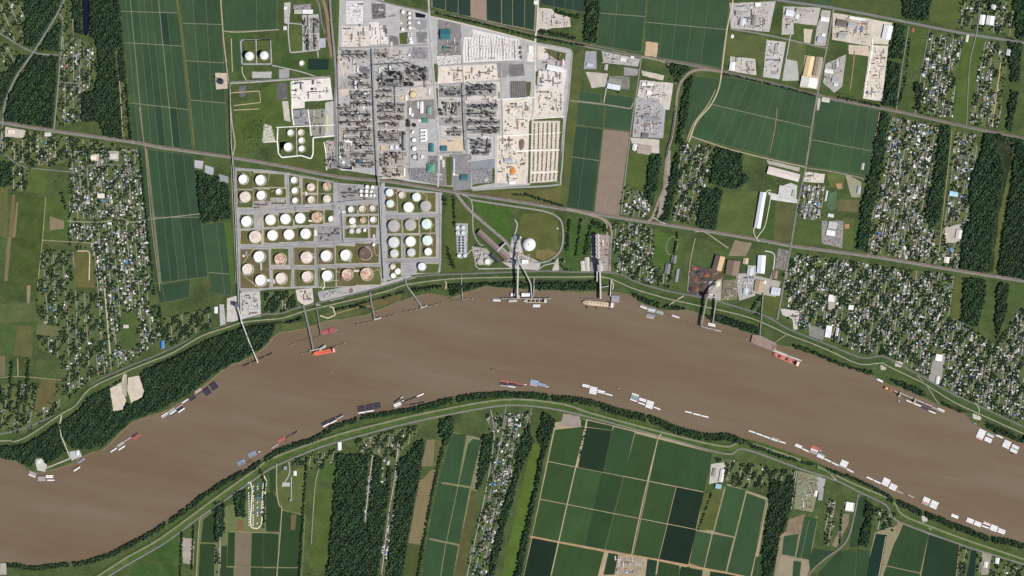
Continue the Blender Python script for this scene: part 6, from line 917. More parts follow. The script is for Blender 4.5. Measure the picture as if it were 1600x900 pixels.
# ------------------------------------------------------------------ vegetation helpers
def ico():
    p = (1 + 5 ** .5) / 2; v = [(-1, p, 0), (1, p, 0), (-1, -p, 0), (1, -p, 0), (0, -1, p), (0, 1, p), (0, -1, -p), (0, 1, -p), (p, 0, -1), (p, 0, 1), (-p, 0, -1), (-p, 0, 1)]
    f = [(0,11,5),(0,5,1),(0,1,7),(0,7,10),(0,10,11),(1,5,9),(5,11,4),(11,10,2),(10,7,6),(7,1,8),(3,9,4),(3,4,2),(3,2,6),(3,6,8),(3,8,9),(4,9,5),(2,4,11),(6,2,10),(8,6,7),(9,8,1)]
    return [Vector(q).normalized() for q in v], f
def ico1():
    v, f = ico(); v = list(v); cache = {}; out = []
    def mid(a, b):
        k = (min(a, b), max(a, b))
        if k not in cache: cache[k] = len(v); v.append(((v[a] + v[b]) / 2).normalized())
        return cache[k]
    for a, b, c_ in f: x, y, z = mid(a, b), mid(b, c_), mid(c_, a); out += [(a, x, z), (b, y, x), (c_, z, y), (x, y, z)]
    return v, out
def clump(jit=.32, cut=-.35):
    """one leaf clump: a ragged half dome, underside left off"""
    v, f = ico1(); v = [q * random.uniform(1 - jit, 1 + jit) for q in v]; f = [t for t in f if sum(v[i].z for i in t) / 3 > cut]
    used = sorted({i for t in f for i in t}); ix = {k: n for n, k in enumerate(used)}
    return np.array([tuple(v[i]) for i in used], np.float32), np.array([[ix[i] for i in t] for t in f], np.int32)
CL = [clump() for _ in range(8)]
def scatter(name, pts, label=None, cat=None, flat=False):
    """pts: list of (x, y, z, rx, rz, (r, g, b)); one mesh of leaf clumps with a colour for each tree"""
    V_, F_, C_ = [], [], []; b = 0
    for i, (x, y, z, rx, rz, col) in enumerate(pts):
        v, f = CL[i % 8]; a = random.uniform(0, 6.28); ca, sa = math.cos(a) * rx, math.sin(a) * rx
        w_ = np.empty_like(v); w_[:, 0] = v[:, 0] * ca - v[:, 1] * sa + x; w_[:, 1] = v[:, 0] * sa + v[:, 1] * ca + y; w_[:, 2] = v[:, 2] * rz + z
        V_.append(w_); F_.append(f + b); b += len(v); C_.append(np.repeat(np.array([[*col, 1]], np.float32), len(v), 0))
    return bulk(name, np.concatenate(V_), np.concatenate(F_), np.concatenate(C_), 'leaf')
def bulk(name, v, f, col, m):
    me = bpy.data.meshes.new(name); nf, k = f.shape
    me.vertices.add(len(v)); me.vertices.foreach_set('co', v.astype(np.float32).ravel()); me.loops.add(nf * k); me.loops.foreach_set('vertex_index', f.astype(np.int32).ravel())
    me.polygons.add(nf); me.polygons.foreach_set('loop_start', np.arange(0, nf * k, k, dtype=np.int32)); me.polygons.foreach_set('loop_total', np.full(nf, k, np.int32))
    me.update(calc_edges=True); a = me.color_attributes.new('Col', 'FLOAT_COLOR', 'POINT'); a.data.foreach_set('color', col.astype(np.float32).ravel()); me.materials.append(M[m])
    o = bpy.data.objects.new(name, me); COL.objects.link(o); o['kind'] = 'stuff'; return o
LEAF = [c(44,64,42), c(38,58,40), c(54,74,44), c(34,52,38), c(58,78,44), c(42,60,46)]
def leafcol(dark=1.0):
    q = random.choice(LEAF); k = random.uniform(.75, 1.3) * dark; return tuple(t * k for t in q[:3])
# ------------------------------------------------------------------ woods
def wood(name, poly, label, sp=9.5, dens=1.0, h=(10, 18), dark=1.0, floor=True, edge=.6, rx=(3.8, 8.4)):
    xs = [p[0] for p in poly]; ys = [p[1] for p in poly]; st = sp / S; pts = []
    y = min(ys); k = 0
    while y < max(ys):
        x = min(xs) + (st / 2 if k % 2 else 0)
        while x < max(xs):
            if random.random() < dens:
                a, b = x + random.uniform(-.45, .45) * st, y + random.uniform(-.45, .45) * st
                if -25 < a < 1625 and -25 < b < 925: pts.append((a, b))
            x += st
        y += st * .87; k += 1
    if not pts: return
    P_ = np.array([(a + wob(a, b, 1.3)[0], b + wob(a, b, 1.3)[1]) for a, b in pts]); ok = inside(poly, P_[:, 0], P_[:, 1]); out = []; ph = random.uniform(0, 9)
    for (a, b), q in zip(pts, ok):
        if q and not (0 <= a < 1600 and 0 <= b < 900 and WM[int(b), int(a)]):
            g = math.sin(a * .9 + ph) * math.sin(b * .8 - ph) + .7 * math.sin(a * .37 + b * .29 + ph)
            if g < -1.15 and random.random() < .6: continue
            r = random.uniform(*rx) * (1 + .12 * g); hh = random.uniform(*h) + 2.6 * g; out.append((X(a), Y(b), hh - r * .7, r, r * random.uniform(.8, 1.25), leafcol(dark)))
    if out: scatter(name, out); 
    if floor: sheet('wood_floor', ragged(poly, 1.3, 3), 'grass', c(44,52,32), z=.25 + random.uniform(0, .05))
    else: block(poly)
CLEAR = [[(577,712),(586,712),(575,818),(568,818)],[(598,715),(608,715),(603,760),(595,755)],[(613,735),(624,735),(604,905),(590,905)],[(186,128),(195,128),(204,218),(193,218)],[(179,80),(185,80),(188,125),(184,125)]]
BEFORE = MASK.copy()
for q in CLEAR: block(q)
WM = MASK.copy()          # roads, yards, tracks and buildings stay clear of trees
for q in [p for p in bpy.data.objects if p.name.startswith('pasture')]: pass
WOODS = [[(41,-20),(97,-20),(95,0),(88,22),(55,72),(38,72),(40,30)],[(95,32),(92,80),(60,78)],[(54,87),(91,89),(82,199),(8,189),(15,150),(33,117)],[(37,85),(46,88),(25,115),(5,160),(0,172),(-5,125),(15,110)],[(112,-20),(127,-20),(129,55),(118,50)],[(141,-20),(185,-20),(192,62),(207,220),(162,212),(157,190),(129,190),(127,147),(150,142),(155,97),(150,62),(135,54),(141,50)],[(-5,251),(20,255),(19,287),(12,292),(-5,291)],[(307,267),(342,277),(357,287),(361,342),(317,349),(310,307)],[(1411,-20),(1458,-20),(1450,33),(1415,29),(1410,15)],[(1399,37),(1416,40),(1410,92),(1391,90)],[(1390,97),(1407,100),(1400,167),(1379,164)],[(1377,174),(1390,177),(1384,225),(1376,277),(1363,328),(1356,394),(1339,389),(1348,315),(1363,246),(1367,220)],[(1470,196),(1485,198),(1479,289),(1471,343),(1456,356),(1445,333),(1458,284)],[(1537,210),(1585,218),(1575,277),(1562,328),(1551,427),(1499,420),(1507,358),(1517,333),(1514,289),(1532,243)],[(1588,219),(1620,225),(1620,440),(1559,429),(1568,358),(1580,289)],[(1506,433),(1540,438),(1541,459),(1528,510),(1499,503),(1504,473)],[(1560,443),(1577,444),(1572,488),(1558,532),(1555,498)],[(1118,230),(1161,240),(1160,267),(1173,281),(1149,296),(1110,286)],[(1098,293),(1129,296),(1117,360),(1089,353),(1093,320)],[(1015,242),(1033,242),(1028,285),(1019,323),(1008,295)],[(1056,239),(1063,241),(1056,297),(1044,344),(1033,347),(1023,332),(1040,306),(1049,271)],[(1040,97),(1080,106),(1060,130),(1054,125)],[(1074,125),(1082,119),(1075,175),(1064,225),(1058,225),(1065,160)],[(918,-20),(940,-20),(932,68),(912,65)],
 [(528,710),(577,710),(600,718),(612,733),(610,780),(600,840),(590,930),(508,930),(514,860),(522,770)],[(623,723),(653,690),(663,685),(660,733),(655,750),(637,848),(625,930),(597,930),(608,800),(618,735)],[(753,683),(773,677),(770,717),(747,767),(738,753),(753,707)],[(826,660),(834,690),(813,740),(787,833),(766,930),(756,930),(780,817),(805,733),(815,687)],[(850,643),(868,657),(850,717),(833,800),(814,905),(803,905),(805,877),(827,800),(847,700),(840,680)],[(1355,781),(1367,792),(1355,857),(1341,849),(1350,815)],[(1203,756),(1243,752),(1243,773),(1232,804),(1215,863),(1198,930),(1188,930),(1192,854),(1203,792)],[(334,785),(350,782),(352,830),(338,848),(333,820)],[(366,770),(384,765),(384,806),(370,808)],[(687,657),(707,650),(710,677),(697,700),(692,690),(685,668)],[(1541,-20),(1560,-20),(1560,8),(1545,20)],[(1575,60),(1598,66),(1592,125),(1580,130)],[(1580,-20),(1620,-20),(1620,62),(1590,60)],[(1430,128),(1442,130),(1438,175),(1430,172)],[(1580,140),(1592,142),(1580,205),(1572,200)],[(1550,208),(1600,218),(1600,222),(1540,212)]]
for i, q in enumerate(WOODS): wood('woodland', q, '', dark=random.uniform(1.02, 1.3))
RIVER_WOODS = [[(-10,697),(37,692),(62,680),(92,662),(96,664),(94,680),(104,706),(75,724),(60,712),(50,730),(38,726),(25,718),(-10,714)],[(98,658),(120,642),(141,620),(180,600),(192,590),(190,596),(171,606),(175,645),(194,643),(198,632),(206,632),(224,622),(227,610),(219,585),(235,572),(300,542),(350,519),(382,508),(420,502),(430,510),(425,526),(412,540),(378,562),(340,580),(295,616),(250,640),(207,656),(180,680),(158,698),(132,702),(115,700),(99,682)],
 [(440,504),(470,493),(473,499),(455,507)],[(521,484),(580,468),(631,452),(631,458),(585,479),(524,490)],[(639,448),(690,444),(690,449),(647,456)],[(698,443),(806,437),(804,450),(757,446),(732,453),(706,461)],[(812,437),(828,450),(812,450)],[(836,437),(932,437),(932,453),(836,452)],[(982,454),(1029,472),(1031,481),(1001,472)],[(1035,478),(1050,476),(1066,478),(1072,483),(1052,485)],[(1103,494),(1122,490),(1185,511),(1187,522),(1159,515),(1108,499)],[(1238,538),(1277,550),(1301,562),(1362,581),(1367,587),(1308,569),(1240,543)],[(1384,589),(1411,597),(1445,613),(1448,621),(1416,608)],[(1533,656),(1620,684),(1620,698),(1553,676)],[(1470,628),(1500,634),(1512,645),(1490,641)],[(385,505),(432,500),(470,490),(440,502),(432,508)]]
for q in RIVER_WOODS: wood('riverside_wood', q, '', sp=9, h=(9, 15), dark=1.05)
# belt of trees along the south bank
belt = [p for p in sb if -30 < p[0] < 1640]; nn = normals(belt); out = []
for i in range(len(belt) - 1):
    (x0, y0), (x1, y1) = belt[i], belt[i + 1]; L = math.hypot(x1 - x0, y1 - y0)
    xm = (x0 + x1) / 2; wb = 9 if 640 < xm < 1180 or xm > 1390 else 6.5
    if 1160 < xm < 1390: wb = 4.5
    if 940 < xm < 1150: wb = 11
    for k in range(int(L * wb * .42)):
        u = random.random(); d = random.random() ** 1.2 * wb + .6; nx, ny = nn[i]; x, y = x0 + (x1 - x0) * u - nx * d * 0 , y0 + (y1 - y0) * u
        x -= nx * -d; y += abs(ny) * d
        if math.sin(x * .21) + math.sin(x * .083 + 2) < -1.75: continue
        d2 = d + 1.2 * math.sin(x * .33) 
        if 1277 < x < 1292 or 1440 < x < 1447 or x < 12: continue
        r = random.uniform(4, 6.6); out.append((X(x), Y(y), random.uniform(8, 14) - r * .7, r, r * random.uniform(.8, 1.2), leafcol(1.0)))
scatter('riverside_tree_belt', out)
# hedgerows and thin tree lines
out = []
def row(pts, wd, dens, h=(7, 13), dark=1.0):
    for (x0, y0), (x1, y1) in zip(pts, pts[1:]):
        L = math.hypot(x1 - x0, y1 - y0)
        for k in range(int(L * dens)):
            u = random.random(); o = random.gauss(0, wd / 2); nx, ny = -(y1 - y0) / L, (x1 - x0) / L
            r = random.uniform(3, 5.6); out.append((X(x0 + (x1 - x0) * u + nx * o), Y(y0 + (y1 - y0) * u + ny * o), random.uniform(*h) - r * .6, r, r, leafcol(dark)))
for pts, wd, dn in (([(680,20),(760,39),(836,58),(915,72)],1.6,1.3),([(842,48),(900,60)],3,2),([(868,18),(905,28)],4,2),([(1130,115),(1200,131),(1275,150)],1.2,1.0),([(1310,152),(1375,166)],1.4,1.2),([(820,302),(833,308),(880,322)],2.0,1.6),([(800,303),(822,306)],1,1),([(890,340),(886,392)],2.2,1.6),([(908,342),(900,400)],1.8,1.2),([(922,352),(915,398)],3.5,2.2),([(925,345),(950,362)],5,2.6),([(709,305),(711,352)],1.6,1.2),([(693,305),(696,320)],3,1.6),([(700,385),(708,420)],4,1.4),([(1060,362),(1046,440)],1.8,1.3),([(480,715),(474,800),(468,900)],1.8,1.6),([(404,728),(415,755),(412,825)],2,1.2),([(694,690),(676,768),(652,905)],2.2,2.2),([(915,668),(905,718)],1.4,.5),([(1112,770),(1092,828)],1.0,.7),([(1316,797),(1312,850)],.8,.6),([(1200,735),(1212,760)],4,1.2),([(285,830),(282,900)],1.2,1.2),([(303,820),(300,890)],1.2,1.2),([(219,236),(240,440)],1.4,1.4),([(248,480),(256,530)],2,1.2),([(1384,800),(1396,830)],2,.8),([(1392,60),(1388,100)],1,.6),([(1422,62),(1414,130),(1404,165)],1.6,.7),([(97,300),(104,330)],2,1),([(45,240),(52,262)],6,2.2),([(35,260),(40,300)],2,1.2),([(0,600),(8,640)],2,1),([(20,560),(14,640)],2.4,1.6),([(32,596),(26,668)],2.4,1.6),([(46,560),(38,660)],3,1.6),([(56,600),(52,640)],4,1.6)): row(pts, wd, dn)
if out: scatter('hedgerow_trees', out)
# ------------------------------------------------------------------ neighbourhoods
ROOFC = [(c(228,228,226), 'white', 17), (c(196,194,194), 'pale grey', 17), (c(146,144,148), 'grey', 28), (c(106,106,112), 'dark grey', 22), (c(168,154,140), 'tan', 12), (c(128,108,96), 'brown', 9), (c(86,136,196), 'blue tarp', 2.5), (c(140,94,84), 'red brown', 2)]
HOODS = [('west town', [(108,230),(218,232),(240,440),(252,530),(200,570),(150,590),(150,450),(146,400),(108,385)], .09, 11, 1.25, .62),
 ('southwest lanes', [(60,390),(115,392),(118,455),(150,460),(148,588),(100,630),(94,560),(60,545),(58,470)], .05, 15, .75, .75),('far southwest plots', [(0,600),(92,600),(95,640),(40,680),(0,670)], -.2, 18, .3, .5),('far west strip', [(0,198),(84,210),(160,222),(205,230),(108,250),(75,262),(20,255),(0,240)], .05, 14, .75, .8),('west paddock lane', [(20,257),(46,260),(44,300),(20,298)], .05, 14, .7, .6),
 ('northwest estate', [(92,5),(112,5),(118,58),(150,70),(153,130),(128,145),(125,190),(88,200),(94,90)], .02, 12, .95, .6),('corner estate, far northwest', [(-5,-5),(38,-5),(38,70),(45,78),(-5,48)], .4, 13, .8, .7),('lower corner estate, northwest', [(-5,58),(35,85),(14,112),(-5,122)], .4, 13, .8, .7),('lane inside the northwest wood', [(186,130),(196,130),(206,218),(192,218)], .06, 9, .9, .5),
 ('park by the rail spur', [(974,290),(992,297),(1017,300),(1012,342),(968,336)], -.18, 9, 1.5, .5),('spur estate', [(1063,222),(1118,228),(1108,290),(1095,350),(1050,347),(1058,300)], -.2, 11, 1.05, 1.0),('levee estate beside the elevator', [(957,346),(1012,351),(1022,360),(1030,440),(1015,448),(985,438),(960,422)], -.1, 11, 1.15, .8),
 ('long east town', [(1386,180),(1470,196),(1458,284),(1445,333),(1460,360),(1480,352),(1490,418),(1355,396),(1363,330),(1378,275)], -.16, 10.5, 1.35, .62),('eastern lane beside the great wood', [(1485,203),(1525,210),(1530,245),(1512,290),(1514,340),(1505,360),(1497,420),(1478,418),(1472,360),(1485,290)], -.16, 12, .95, .5),('upper east estate', [(1448,50),(1508,56),(1495,110),(1488,185),(1430,178),(1440,110)], -.16, 10.5, 1.25, .6),('far east estate', [(1526,62),(1560,66),(1575,90),(1560,200),(1515,195),(1520,120)], -.16, 12, 1.15, .55),('top right corner estate', [(1500,-5),(1600,-5),(1600,60),(1530,48),(1495,45)], -.16, 13, .9, .8),
 ('great southeast town', [(1240,395),(1490,430),(1500,500),(1556,538),(1580,500),(1604,470),(1604,662),(1540,638),(1480,608),(1392,557),(1345,552),(1232,505),(1224,430)], -.14, 10.5, 1.3, .95),('trailer rows by the school', [(1250,286),(1289,290),(1285,346),(1242,340)], -.16, 7, 1.8, .25),
 ('southern bank village', [(555,686),(660,662),(642,690),(622,715),(560,712)], -.1, 13, .9, .9),('southern lane village', [(757,648),(830,642),(826,680),(800,740),(780,830),(758,905),(726,905),(745,820),(765,740),(772,690)], -.2, 11, 1.15, .55),('single lane in the southern wood', [(612,735),(626,735),(606,900),(588,900)], -.18, 6, 2.6, .25),('hidden lane in the southern wood', [(577,712),(586,712),(575,818),(568,818)], -.1, 5, 2.2, .2),('short lane in the southern wood', [(598,715),(608,715),(603,760),(595,755)], -.1, 6, 2.2, .2),('upper lane inside the northwest wood', [(179,80),(185,80),(188,125),(184,125)], .06, 5, 1.6, .2),('southeast bank gardens', [(1118,715),(1200,728),(1202,760),(1140,764)], -.2, 16, .45, 1.1),('shaded southeast gardens', [(1204,732),(1246,735),(1240,790),(1202,760)], -.2, 15, .4, 1.8),('bend hamlet', [(1368,792),(1400,802),(1402,830),(1368,828)], -.2, 12, .8, .8),('bottom right village', [(1526,864),(1604,886),(1604,905),(1526,905)], -.25, 12, 1.0, .6),('narrow orchard lane', [(1499,855),(1514,858),(1508,905),(1494,905)], -.2, 10, .7, 1.0),('farm lane houses', [(1290,780),(1306,782),(1298,855),(1288,850)], -.18, 10, .8, .6),('southwest lane houses', [(337,800),(346,800),(344,900),(336,900)], -.02, 8, .9, .6),('mansion row', [(440,722),(530,700),(528,720),(500,735),(480,730)], -.2, 16, .5, .8),('embankment farm', [(244,500),(290,490),(330,480),(330,512),(258,545)], .1, 18, .25, 1.6),('elevator row', [(862,405),(905,402),(906,423),(872,424)], -.1, 14, .7, .9),('oval lane', [(1018,398),(1062,380),(1048,450),(1024,444)], -.12, 16, .25, .5),('river works copse', [(1180,470),(1196,458),(1190,496),(1172,490)], -.2, 12, .3, 2.2),('orchard copse by the lots', [(414,458),(460,454),(463,479),(429,494),(414,489)], 0, 30, .1, 2.6)]
for q in CLEAR:
    sheet('clearing', ragged(q, .5), 'meadow', c(84,92,56), z=.6, taken=False)
    block(q, False)
MASK |= BEFORE
houses, treepts, drives = [], [], []
tot = sum(r[2] for r in ROOFC); cum = np.cumsum([r[2] for r in ROOFC]) / tot
for hn, poly, sl, sp, hd, td in HOODS:
    xs = [p[0] for p in poly]; ys = [p[1] for p in poly]; x0, x1, y0, y1 = min(xs) - 40, max(xs) + 40, min(ys), max(ys); vs, fs = [], []
    sheet('garden_lawn', ragged(poly, 1.2, 4), 'meadow', random.choice([c(84,98,58), c(90,100,62), c(80,96,56)]), z=.05 + random.uniform(0, .03), taken=False)
    k = x0; road_polys = []; hx = random.uniform(0, 9)
    P_ok = lambda x, y: inside(poly, np.array([x]), np.array([y]))[0]
    while k < x1:
        seg = []
        yy = y0
        while yy < y1 + 3:
            x = k + (yy - y0) * sl + math.sin(yy * .03 + k) * .8
            if P_ok(x, yy) and free(x, yy): seg.append((x, yy))
            else:
                if len(seg) > 3: road_polys.append(seg)
                seg = []
            yy += 4
        if len(seg) > 3: road_polys.append(seg)
        k += sp * random.uniform(.85, 1.25)
    for seg in road_polys:
        w_ = [(X(x), Y(y)) for x, y in seg]; nrm = normals(w_); b = len(vs)
        for (xa, ya), (xb, yb) in zip(seg, seg[1:]):
            for u in (0, .25, .5, .75): MASK[min(899, max(0, int(ya + (yb - ya) * u))), min(1599, max(0, int(xa + (xb - xa) * u)))] = True
        for (x, y), (a, q) in zip(w_, nrm): vs += [(x + a * 2.4, y + q * 2.4, .5), (x - a * 2.4, y - q * 2.4, .5)]
        fs += [(b + 2 * i, b + 2 * i + 2, b + 2 * i + 3, b + 2 * i + 1) for i in range(len(w_) - 1)]
    if vs: obj('street', vs, [f[::-1] for f in fs], 'asphalt', None, random.choice([c(158,154,144), c(170,164,150), c(150,148,142)]), kind='structure')
    for seg in road_polys:
        for (xa, ya), (xb, yb) in zip(seg, seg[1:]):
            for side in (-1, 1):
                for u in ((.25, .75) if hd > .9 else (.5,)):
                    gx = math.sin(xa * .11 + ya * .05 + hx) * math.sin(ya * .09 - xa * .04 + hx * 2)
                    if random.random() > min(1, hd * .27 * (1 + .9 * gx)): continue
                    d = random.uniform(2.5, 4.6); x = xa + (xb - xa) * u + side * d + random.uniform(-.4, .4); y = ya + (yb - ya) * u + random.uniform(-.6, .6)
                    if not (P_ok(x, y) and free(x, y)): continue
                    i = int(np.searchsorted(cum, random.random())); big = random.random(); a, b = random.uniform(6, 9.5), random.uniform(3.8, 5.6)
                    if big > .92: a, b = random.uniform(10, 14), random.uniform(6, 9)
                    ang = (0 if random.random() < .55 else math.pi / 2) + math.atan(-sl) + random.uniform(-.12, .12)
                    houses.append((x, y, a, b, ang, i, hn)); MASK[int(y), int(x)] = True
                    if random.random() < .5: drives.append((x - side * d * .5, y + random.uniform(-.7, .7), d * S * .42, 1.6, 0.05, c(196,190,176)))
    # trees of the neighbourhood, in clumps
    n = int((x1 - x0 - 80) * (y1 - y0) * .15 * td); ox, oy = random.random() * 9, random.random() * 9
    for _ in range(n * 2):
        x, y = random.uniform(x0 + 40, x1 - 40), random.uniform(y0, y1)
        cl = math.sin(x * .19 + ox) * math.sin(y * .16 + oy) + .6 * math.sin(x * .43 + y * .31)
        if cl < random.uniform(-.55, .95) or not P_ok(x, y) or not free(x, y): continue
        treepts.append((x, y, random.uniform(4, 8.2), random.uniform(7, 13), hn))
# scattered trees on open grass
for _ in range(900):
    x, y = random.uniform(0, 1600), random.uniform(0, 900)
    if free(x, y) and math.sin(x * .05) * math.sin(y * .06 + 1) > .2: treepts.append((x, y, random.uniform(3, 6.5), random.uniform(6, 11), 'open grass'))
# houses: the 300 largest one by one, the rest as one mass
houses.sort(key=lambda h: -h[2] * h[3]); HM = []
HWALL = MB().box(-1, 1, -1, 1, 0, 3.0).mesh('wall', 'wall')
def roofmesh(hip):
    e = .5 if hip else 1.08
    v = [(-1.08, -1.12, 2.9), (1.08, -1.12, 2.9), (1.08, 1.12, 2.9), (-1.08, 1.12, 2.9), (-e, 0, 5.2), (e, 0, 5.2)]
    return MB().add(v, [(0, 1, 5, 4), (2, 3, 4, 5), (1, 2, 5), (3, 0, 4)]).mesh('roof', 'roof')
HROOF = [roofmesh(False), roofmesh(True)]
CNT = {}
for x, y, a, b, ang, i, hn in sorted(houses[:300], key=lambda h: h[1]):
    col, nm, _ = ROOFC[i]; CNT[(i, hn)] = CNT.get((i, hn), -1) + 1; t = thing('house', f'{nm} roofed large house, {nth(CNT[(i, hn)])} from north in the {hn}', 'house', V(x, y, 0), ang, f'{nm} roofed larger houses, {hn}')
    link('wall', HWALL, t, random.choice([c(200,194,184), c(176,168,156), c(150,120,100)]), scale=(a, b, 1)); link('roof', random.choice(HROOF), t, col, scale=(a, b, 1))
V_, F_, C_ = [], [], []
hv = np.array([(-1, -1, 0), (1, -1, 0), (1, 1, 0), (-1, 1, 0), (-1.08, -1.1, 3), (1.08, -1.1, 3), (1.08, 1.1, 3), (-1.08, 1.1, 3), (-1.0, 0, 5), (1.0, 0, 5)]); hf = np.array([(0, 1, 5, 4), (1, 2, 6, 5), (2, 3, 7, 6), (3, 0, 4, 7), (4, 5, 9, 8), (6, 7, 8, 9), (5, 6, 9, 9), (7, 4, 8, 8)])
def addbox(x, y, a, b, ang, col, z=1.0, tv=hv, tf=hf):
    n = sum(len(q) for q in V_); ca, sa = math.cos(ang), math.sin(ang); w_ = np.empty_like(tv); xx, yy = tv[:, 0] * a, tv[:, 1] * b
    w_[:, 0] = xx * ca - yy * sa + X(x); w_[:, 1] = xx * sa + yy * ca + Y(y); w_[:, 2] = tv[:, 2] * z; V_.append(w_); F_.append(tf + NB_[0]); NB_[0] += len(tv); C_.append(np.repeat(np.array([col]), len(tv), 0))
NB_ = [0]
tf3 = np.array([(0, 1, 5), (0, 5, 4), (1, 2, 6), (1, 6, 5), (2, 3, 7), (2, 7, 6), (3, 0, 4), (3, 4, 7), (4, 5, 9), (4, 9, 8), (6, 7, 8), (6, 8, 9), (5, 6, 9), (7, 4, 8)])
def addmany(name, lst, tv, tf, m='mixed'):
    Vv, Ff, Cc = [], [], []; b = 0
    for x, y, a, bb, ang, z0, hh, col in lst:
        ca, sa = math.cos(ang), math.sin(ang); w_ = np.empty(tv.shape, np.float32); xx, yy = tv[:, 0] * a, tv[:, 1] * bb
        w_[:, 0] = xx * ca - yy * sa + X(x); w_[:, 1] = xx * sa + yy * ca + Y(y); w_[:, 2] = z0 + tv[:, 2] * hh; Vv.append(w_); Ff.append(tf + b); b += len(tv); Cc.append(np.repeat(np.array([col], np.float32), len(tv), 0))
    if Vv: return bulk(name, np.concatenate(Vv), np.concatenate(Ff), np.concatenate(Cc), m)
addmany('small_houses', [(x, y, a, b, ang, 0, 1, ROOFC[i][0]) for x, y, a, b, ang, i, hn in houses[300:]], hv, tf3)
bv = np.array([(-1, -1, 0), (1, -1, 0), (1, 1, 0), (-1, 1, 0), (-1, -1, 1), (1, -1, 1), (1, 1, 1), (-1, 1, 1)]); bf = np.array([(0, 1, 5), (0, 5, 4), (1, 2, 6), (1, 6, 5), (2, 3, 7), (2, 7, 6), (3, 0, 4), (3, 4, 7), (4, 5, 6), (4, 6, 7)])
addmany('driveways', [(x, y, a, b, ang, -.3, .75, col) for x, y, a, b, ang, col in drives], bv, bf)
# sheds and cars between the houses
addmany('garden_sheds_and_cars', [(x + random.uniform(-3.4, 3.4), y + random.uniform(-2.4, 2.4), random.uniform(1.6, 3), random.uniform(1.1, 2), random.uniform(0, 3), 0, random.uniform(1.6, 2.6), random.choice([c(236,236,236), c(190,190,192), c(120,124,134), c(170,166,158), c(96,100,110), c(100,120,150)])) for x, y, *_ in houses if random.random() < .45], bv, bf)
# trees: 300 one by one, the rest as one mass
def crown_mesh(k):
    vs, fs = [], []; n = 0
    for i in range(9):
        a = random.uniform(0, 6.28); r = random.uniform(.15, .62) if i else 0; s = random.uniform(.38, .58); ox, oy, oz = r * math.cos(a), r * math.sin(a), random.uniform(.45, .95) if i else 1.0
        v, f = clump(.28, -.6); vs += [(p[0] * s + ox, p[1] * s + oy, p[2] * s * .8 + oz) for p in v]; fs += [tuple(int(q) + n for q in t) for t in f]; n += len(v)
    me = bpy.data.meshes.new('crown'); me.from_pydata(vs, [], fs); me.materials.append(M['leaf1']); return me
CROWN = [crown_mesh(k) for k in range(6)]
m = MB().cyl(0, 0, .07, 0, .75, 7, False, r1=.04)
for k in range(3): a = k * 2.1; m.add([(.03 * math.cos(a + q), .03 * math.sin(a + q), .42) for q in (0, 2.1, 4.2)] + [(.4 * math.cos(a), .4 * math.sin(a), .85)], [(0, 1, 3), (1, 2, 3), (2, 0, 3)])
TRUNK = m.mesh('trunk', 'bark')
treepts.sort(key=lambda q: -q[2])
for x, y, r, h, hn in sorted(treepts[:300], key=lambda q: q[1]):
    CNT[hn] = CNT.get(hn, -1) + 1
    t = thing('tree', f'broad dark shade tree, {nth(CNT[hn])} from north {"in the " if hn != "open grass" else "on "}{hn}', 'tree', V(x, y, 0), random.uniform(0, 6.28), f'large trees, {hn}')
    link('trunk', TRUNK, t, c(80,68,56), scale=(r, r, h)); q = leafcol(); link('crown', random.choice(CROWN), t, (*q, 1), scale=(r, r, h * .62))
scatter('garden_trees', [(X(x), Y(y), h * .55, r * .8, r * .75, leafcol()) for x, y, r, h, hn in treepts[300:]] + [(X(x) + random.uniform(-4, 4), Y(y) + random.uniform(-4, 4), h * .45, r * .55, r * .5, leafcol()) for x, y, r, h, hn in treepts[300:]])
# ------------------------------------------------------------------ yard clutter: vehicles, containers, stacked goods
def fill(name, quads, n, size, cols, hgt=(1.5, 3.5), ang=0.0, rows=None):
    lst = []
    for q in quads:
        A = abs(sum(q[i][0] * q[(i + 1) % len(q)][1] - q[(i + 1) % len(q)][0] * q[i][1] for i in range(len(q)))) / 2
        if not rows:
            k = 0
            while k < A * n * 1.3:
                m_ = random.choice([1, 1, 2, 3, 5, 8, 12]); u, v = random.uniform(.04, .96), random.uniform(.04, .96); x, y = bil(q, u, v); sz = random.uniform(*size) * random.choice([.7, 1, 1.3]); cl = random.choice(cols); o2 = random.choice([0, math.pi / 2]); hh = random.uniform(*hgt); gp = sz * random.uniform(.95, 1.5) / S
                for j in range(m_):
                    xx, yy = (x, y + (j - m_ / 2) * gp) if o2 == 0 else (x + (j - m_ / 2) * gp, y)
                    if inside(q, np.array([xx]), np.array([yy]))[0]: lst.append((xx, yy, sz, sz * .38, ang + o2 + random.uniform(-.04, .04), 1.0, hh, cl if random.random() < .7 else random.choice(cols)))
                k += m_
            continue
        for _ in range(int(A * n)):
            u, v = random.random(), random.random()
            if rows: u = (int(u * rows) + .5 + random.uniform(-.12, .12)) / rows
            x, y = bil(q, u, v); lst.append((x, y, random.uniform(*size), random.uniform(.35, .6) * size[0], ang + random.choice([0, 0, math.pi / 2]) + random.uniform(-.06, .06), 1.4, random.uniform(*hgt), random.choice(cols)))
    return addmany(name, lst, bv, bf)
mixc = [c(230,230,230), c(120,116,112), c(90,92,98), c(186,180,170), c(150,120,96), c(70,72,80), c(206,200,190), c(164,96,80), c(104,128,150)]
carc = [c(236,236,238), c(236,236,238), c(200,202,206), c(120,122,128), c(60,62,68), c(150,60,56)]
